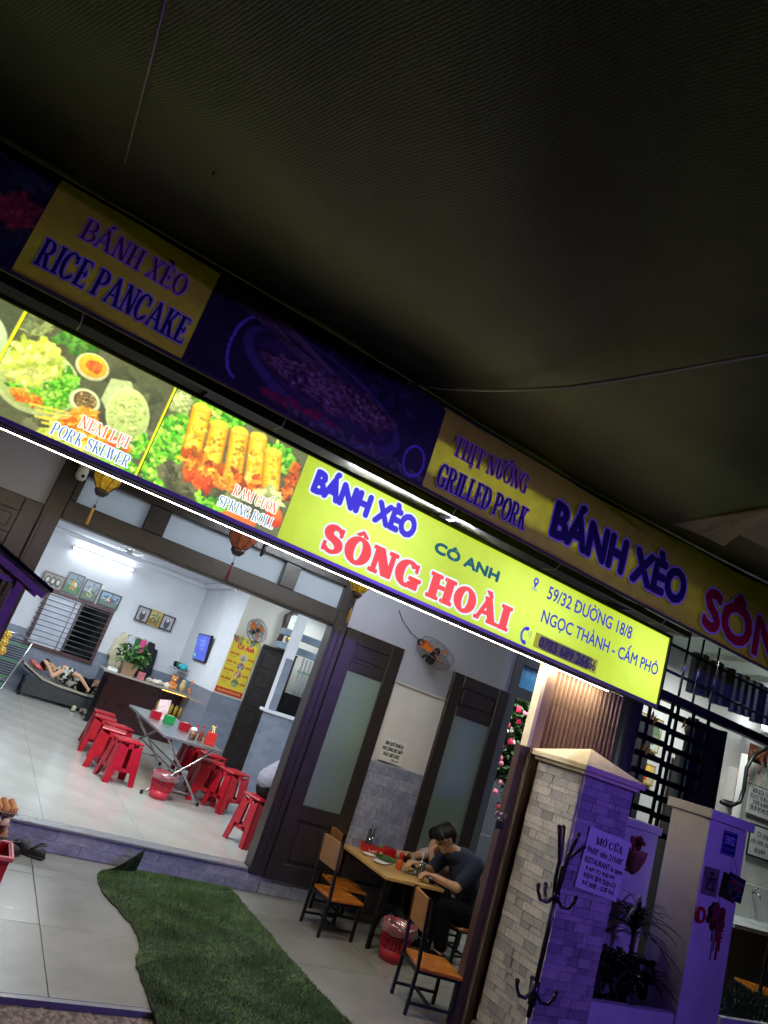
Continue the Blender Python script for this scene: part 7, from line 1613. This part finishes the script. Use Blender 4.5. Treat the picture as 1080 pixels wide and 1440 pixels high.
c = at(1035, 1090, y=5.84); t = thing('meter_box', 'grey meter box with a glowing red light beside the folded gate', 'box', (c.x, YF - .08, c.z - .12)); MB().box((-.14, -.05, -.22), (.14, .078, .2)).build('housing', m_pale, t, .006); MB().box((-.1, -.062, .10), (.04, -.0505, .15)).build('red_light', emit('red_led', (255, 90, 40), 7), t); MB().box((-.16, -.1, -.30), (.16, .0, -.26)).build('shelf', m_steel, t)
mb = MB(); ptsL = [at(x, y, y=5.1) for x, y in ((1078, 1052), (1060, 1062), (1050, 1080), (1046, 1110), (1040, 1128), (1026, 1134), (1014, 1128))]
tag(mb.tube(ptsL, .022, 8).build('cable_loop', m_black, None), 'thick black cable looping down beside the folded gate', 'cable')
# pictures and stickers on the wall behind the fence
for nm, lab, px_, py_, w_, h_, bgc, cols in (('flower_poster', 'poster of red flowers seen behind the round post', 858, 1062, .5, .34, (200, 196, 150), [(190, 30, 44), (220, 60, 70), (70, 120, 60)]), ('flower_poster', 'poster of white and yellow flowers behind the fence', 912, 1030, .45, .4, (196, 200, 190), [(220, 180, 60), (150, 160, 150), (90, 110, 80)]), ('flower_poster', 'red and gold poster low behind the fence bars', 900, 1085, .5, .24, (206, 190, 140), [(200, 60, 40), (230, 180, 60)])):
    c = at(px_, py_, y=YF - .03); t = thing(nm, lab, 'poster', (c.x, YF - .03, c.z), 0, 'posters behind the fence'); MB().box((-w_ / 2, -.004, -h_ / 2), (w_ / 2, .006, h_ / 2)).build('board', fgd, t); p = Print(); p.rect(-w_ / 2 + .02, w_ / 2 - .02, -h_ / 2 + .02, h_ / 2 - .02, bgc); p.bits(40, 0, 0, w_ * .36, h_ * .34, .06, cols, 1.3); p.build('print', print_mat('photo_print', 0., .35, .25, 40), t, (0, -.0045, 0))
for lab, x0, x1, z0, z1, m in (('dark curtain panel hanging behind the left fence bars', 6.55, 7.0, .3, 2.62, m_steel), ('dark board panel leaning behind the right fence bars', 7.55, 8.0, .3, 2.4, m_dark)):
    t = thing('hanging_curtain' if m is m_steel else 'leaning_board', lab, 'curtain' if m is m_steel else 'board', ((x0 + x1) / 2, YF - .1, 0), 0); MB().box((x0, YF - .14, 0), (x1, YF - .06, z1)).build('board', m, t, .004, True); MB().box((x0 + .05, YF - .152, z0), (x1 - .05, YF - .1405, z1 - .1)).build('field', m, t, .004, True)
m_yel = M('yellow_sticker', (240, 214, 60), .5)
for lab, px_, py_ in (('top left yellow butterfly on the fence bars', 920, 1010), ('lower left yellow butterfly on the fence bars', 909, 1053), ('right yellow butterfly on the fence bars', 964, 1022)):
    c = at(px_, py_, y=4.255); t = thing('butterfly_sticker', lab, 'decoration', (c.x, 4.255, c.z), 0, 'yellow butterflies on the fence'); mb = MB()
    for e in (-1, 1): mb.prism([(0, 0), (.05 * e, .05), (.045 * e, .0), (.03 * e, -.045)] if e > 0 else [(0, 0), (-.03, -.045), (-.045, 0), (-.05, .05)], 0, .003)
    mb.build('wings', m_yel, t); MB().tube([(0, -.002, -.035), (0, -.002, .035)], .004, 6).build('body', m_black, t); t.rotation_euler = (0, R(30), 0)
# marble counter, orange chair and grass trough
c = at(1045, 1285, y=4.9); mc_ = thing('marble_counter', 'marble topped wash counter at the right edge', 'counter', (c.x + .6, 4.95, 0)); x0 = at(1034, 1300, y=4.6).x
MB().box((x0, 4.6, .86), (x0 + 2, 5.19, .90)).build('top', M('grey_marble', (190, 196, 196), .2, var=.3, scale=5), mc_, .004, True); MB().box((x0 + .05, 4.68, 0), (x0 + 2, 5.19, .858)).build('cabinet', M('dark_cabinet', (70, 68, 62), .5), mc_, .004, True); MB().box((x0 + .05, 5.14, .901), (x0 + 2, 5.19, 1.25)).build('splashback', m_pale, mc_, 0, True)
c = at(1062, 1262, y=5.1); t = thing('wall_tap', 'small chrome tap over the marble counter', 'tap', (c.x, 5.13, c.z)); MB().tube([(0, .01, .04), (0, -.05, .05), (0, -.08, .02), (0, -.085, -.03)], .011, 8).build('spout', m_chrome, t); MB().tube([(0, -.02, .05), (.0, -.02, .09), (.03, -.03, .1)], .007, 8).build('handle', m_chrome, t)
c = at(1070, 1368, y=4.3); t = dup(ch0, (c.x + .1, 4.3, .12), R(65), 'orange chair back showing at the right edge above the grass'); t.scale = (1.15, 1.15, 1.15); t['group'] = 'low wooden chairs around the porch table'
MB().box((c.x - .5, 3.95, -.005), (c.x + 1.2, 4.58, .118)).build('annex_floor_step', m_tile, None)['kind'] = 'structure'
gt = thing('grass_trough', 'white trough of thin green grass right of the pier', 'planter', (6.0, 3.65, 0)); MB().box((5.5, 3.46, 0), (7.2, 3.5, .46)).box((5.5, 3.84, 0), (7.2, 3.88, .46)).box((5.5, 3.501, 0), (7.2, 3.839, .40)).build('trough', m_white, gt, .003, True)
rr = random.Random(12); vs = []; fs = []
for k in range(1600):
    x, y = rr.uniform(5.5, 7.1), rr.uniform(3.5, 3.84); h_ = rr.uniform(.08, .26); a = rr.uniform(0, 6.3); b_ = rr.uniform(0, 6.3); l = rr.uniform(.02, .14); o_ = len(vs); wd = .0035; m_ = Vector((x + l * .35 * math.cos(b_), y + l * .35 * math.sin(b_), .4 + h_ * .65)); e_ = Vector((x + l * math.cos(b_), y + l * math.sin(b_), .4 + h_)); s = Vector((math.cos(a), math.sin(a), 0)) * wd
    vs += [tuple(Vector((x, y, .4)) - s), tuple(Vector((x, y, .4)) + s), tuple(m_ + s * .7), tuple(m_ - s * .7), tuple(e_)]; fs += [(o_, o_ + 1, o_ + 2, o_ + 3), (o_ + 3, o_ + 2, o_ + 4)]
me = bpy.data.meshes.new('grass'); me.from_pydata(vs, [], fs); me.materials.append(m_dleaf); tag(put('grass', me, gt, world=True), kind='stuff')

# ------------------------------------------------------------------ pieces of parts go one level deeper
def base_name(o): return o.name.split('.')[0]
DEEP = {'guard_wires': ('guard_ring',), 'rib': ('silk_body',), 'tassel': ('bead', 'knot'), 'screen': ('housing',), 'dial': ('door',), 'pendulum': ('door',), 'cap': ('body',), 'lettering': ('sheet', 'plate', 'board', 'tray', 'yellow_face'),
        'picture': ('backing',), 'print': ('sheet', 'board'), 'brushwork': ('board',), 'motif': ('disc',), 'eye': ('body',), 'glasses': ('body',), 'egg': ('tray',), 'hook': ('pole', 'rail'), 'top_arm': ('pole',), 'rivets': ('pleated_leaf',), 'shackle': ('body',),
        'lens': ('dome', 'body', 'rim'), 'lid': ('jar',), 'slot': ('body',), 'straw': ('cup',), 'tube': ('batten',), 'holder': ('batten',), 'blade': ('motor',), 'foam': ('coffee', 'beer'), 'label': ('body',), 'handle': ('spout',), 'rose': ('stem',), 'lattice_ring': ('lattice',), 'led_strip': ('lamp_channel',)}
for th in [o for o in scene.objects if o.parent is None and 'category' in o]:
    kids = list(th.children)
    for ch in kids:
        want = DEEP.get(base_name(ch))
        if not want or ch.children: continue
        host = next((k for w_ in want for k in kids if base_name(k) == w_ and k is not ch), None)
        if host is None or tuple(host.rotation_euler) != (0, 0, 0): continue
        ch.parent = host; ch.location = Vector(ch.location) - Vector(host.location)
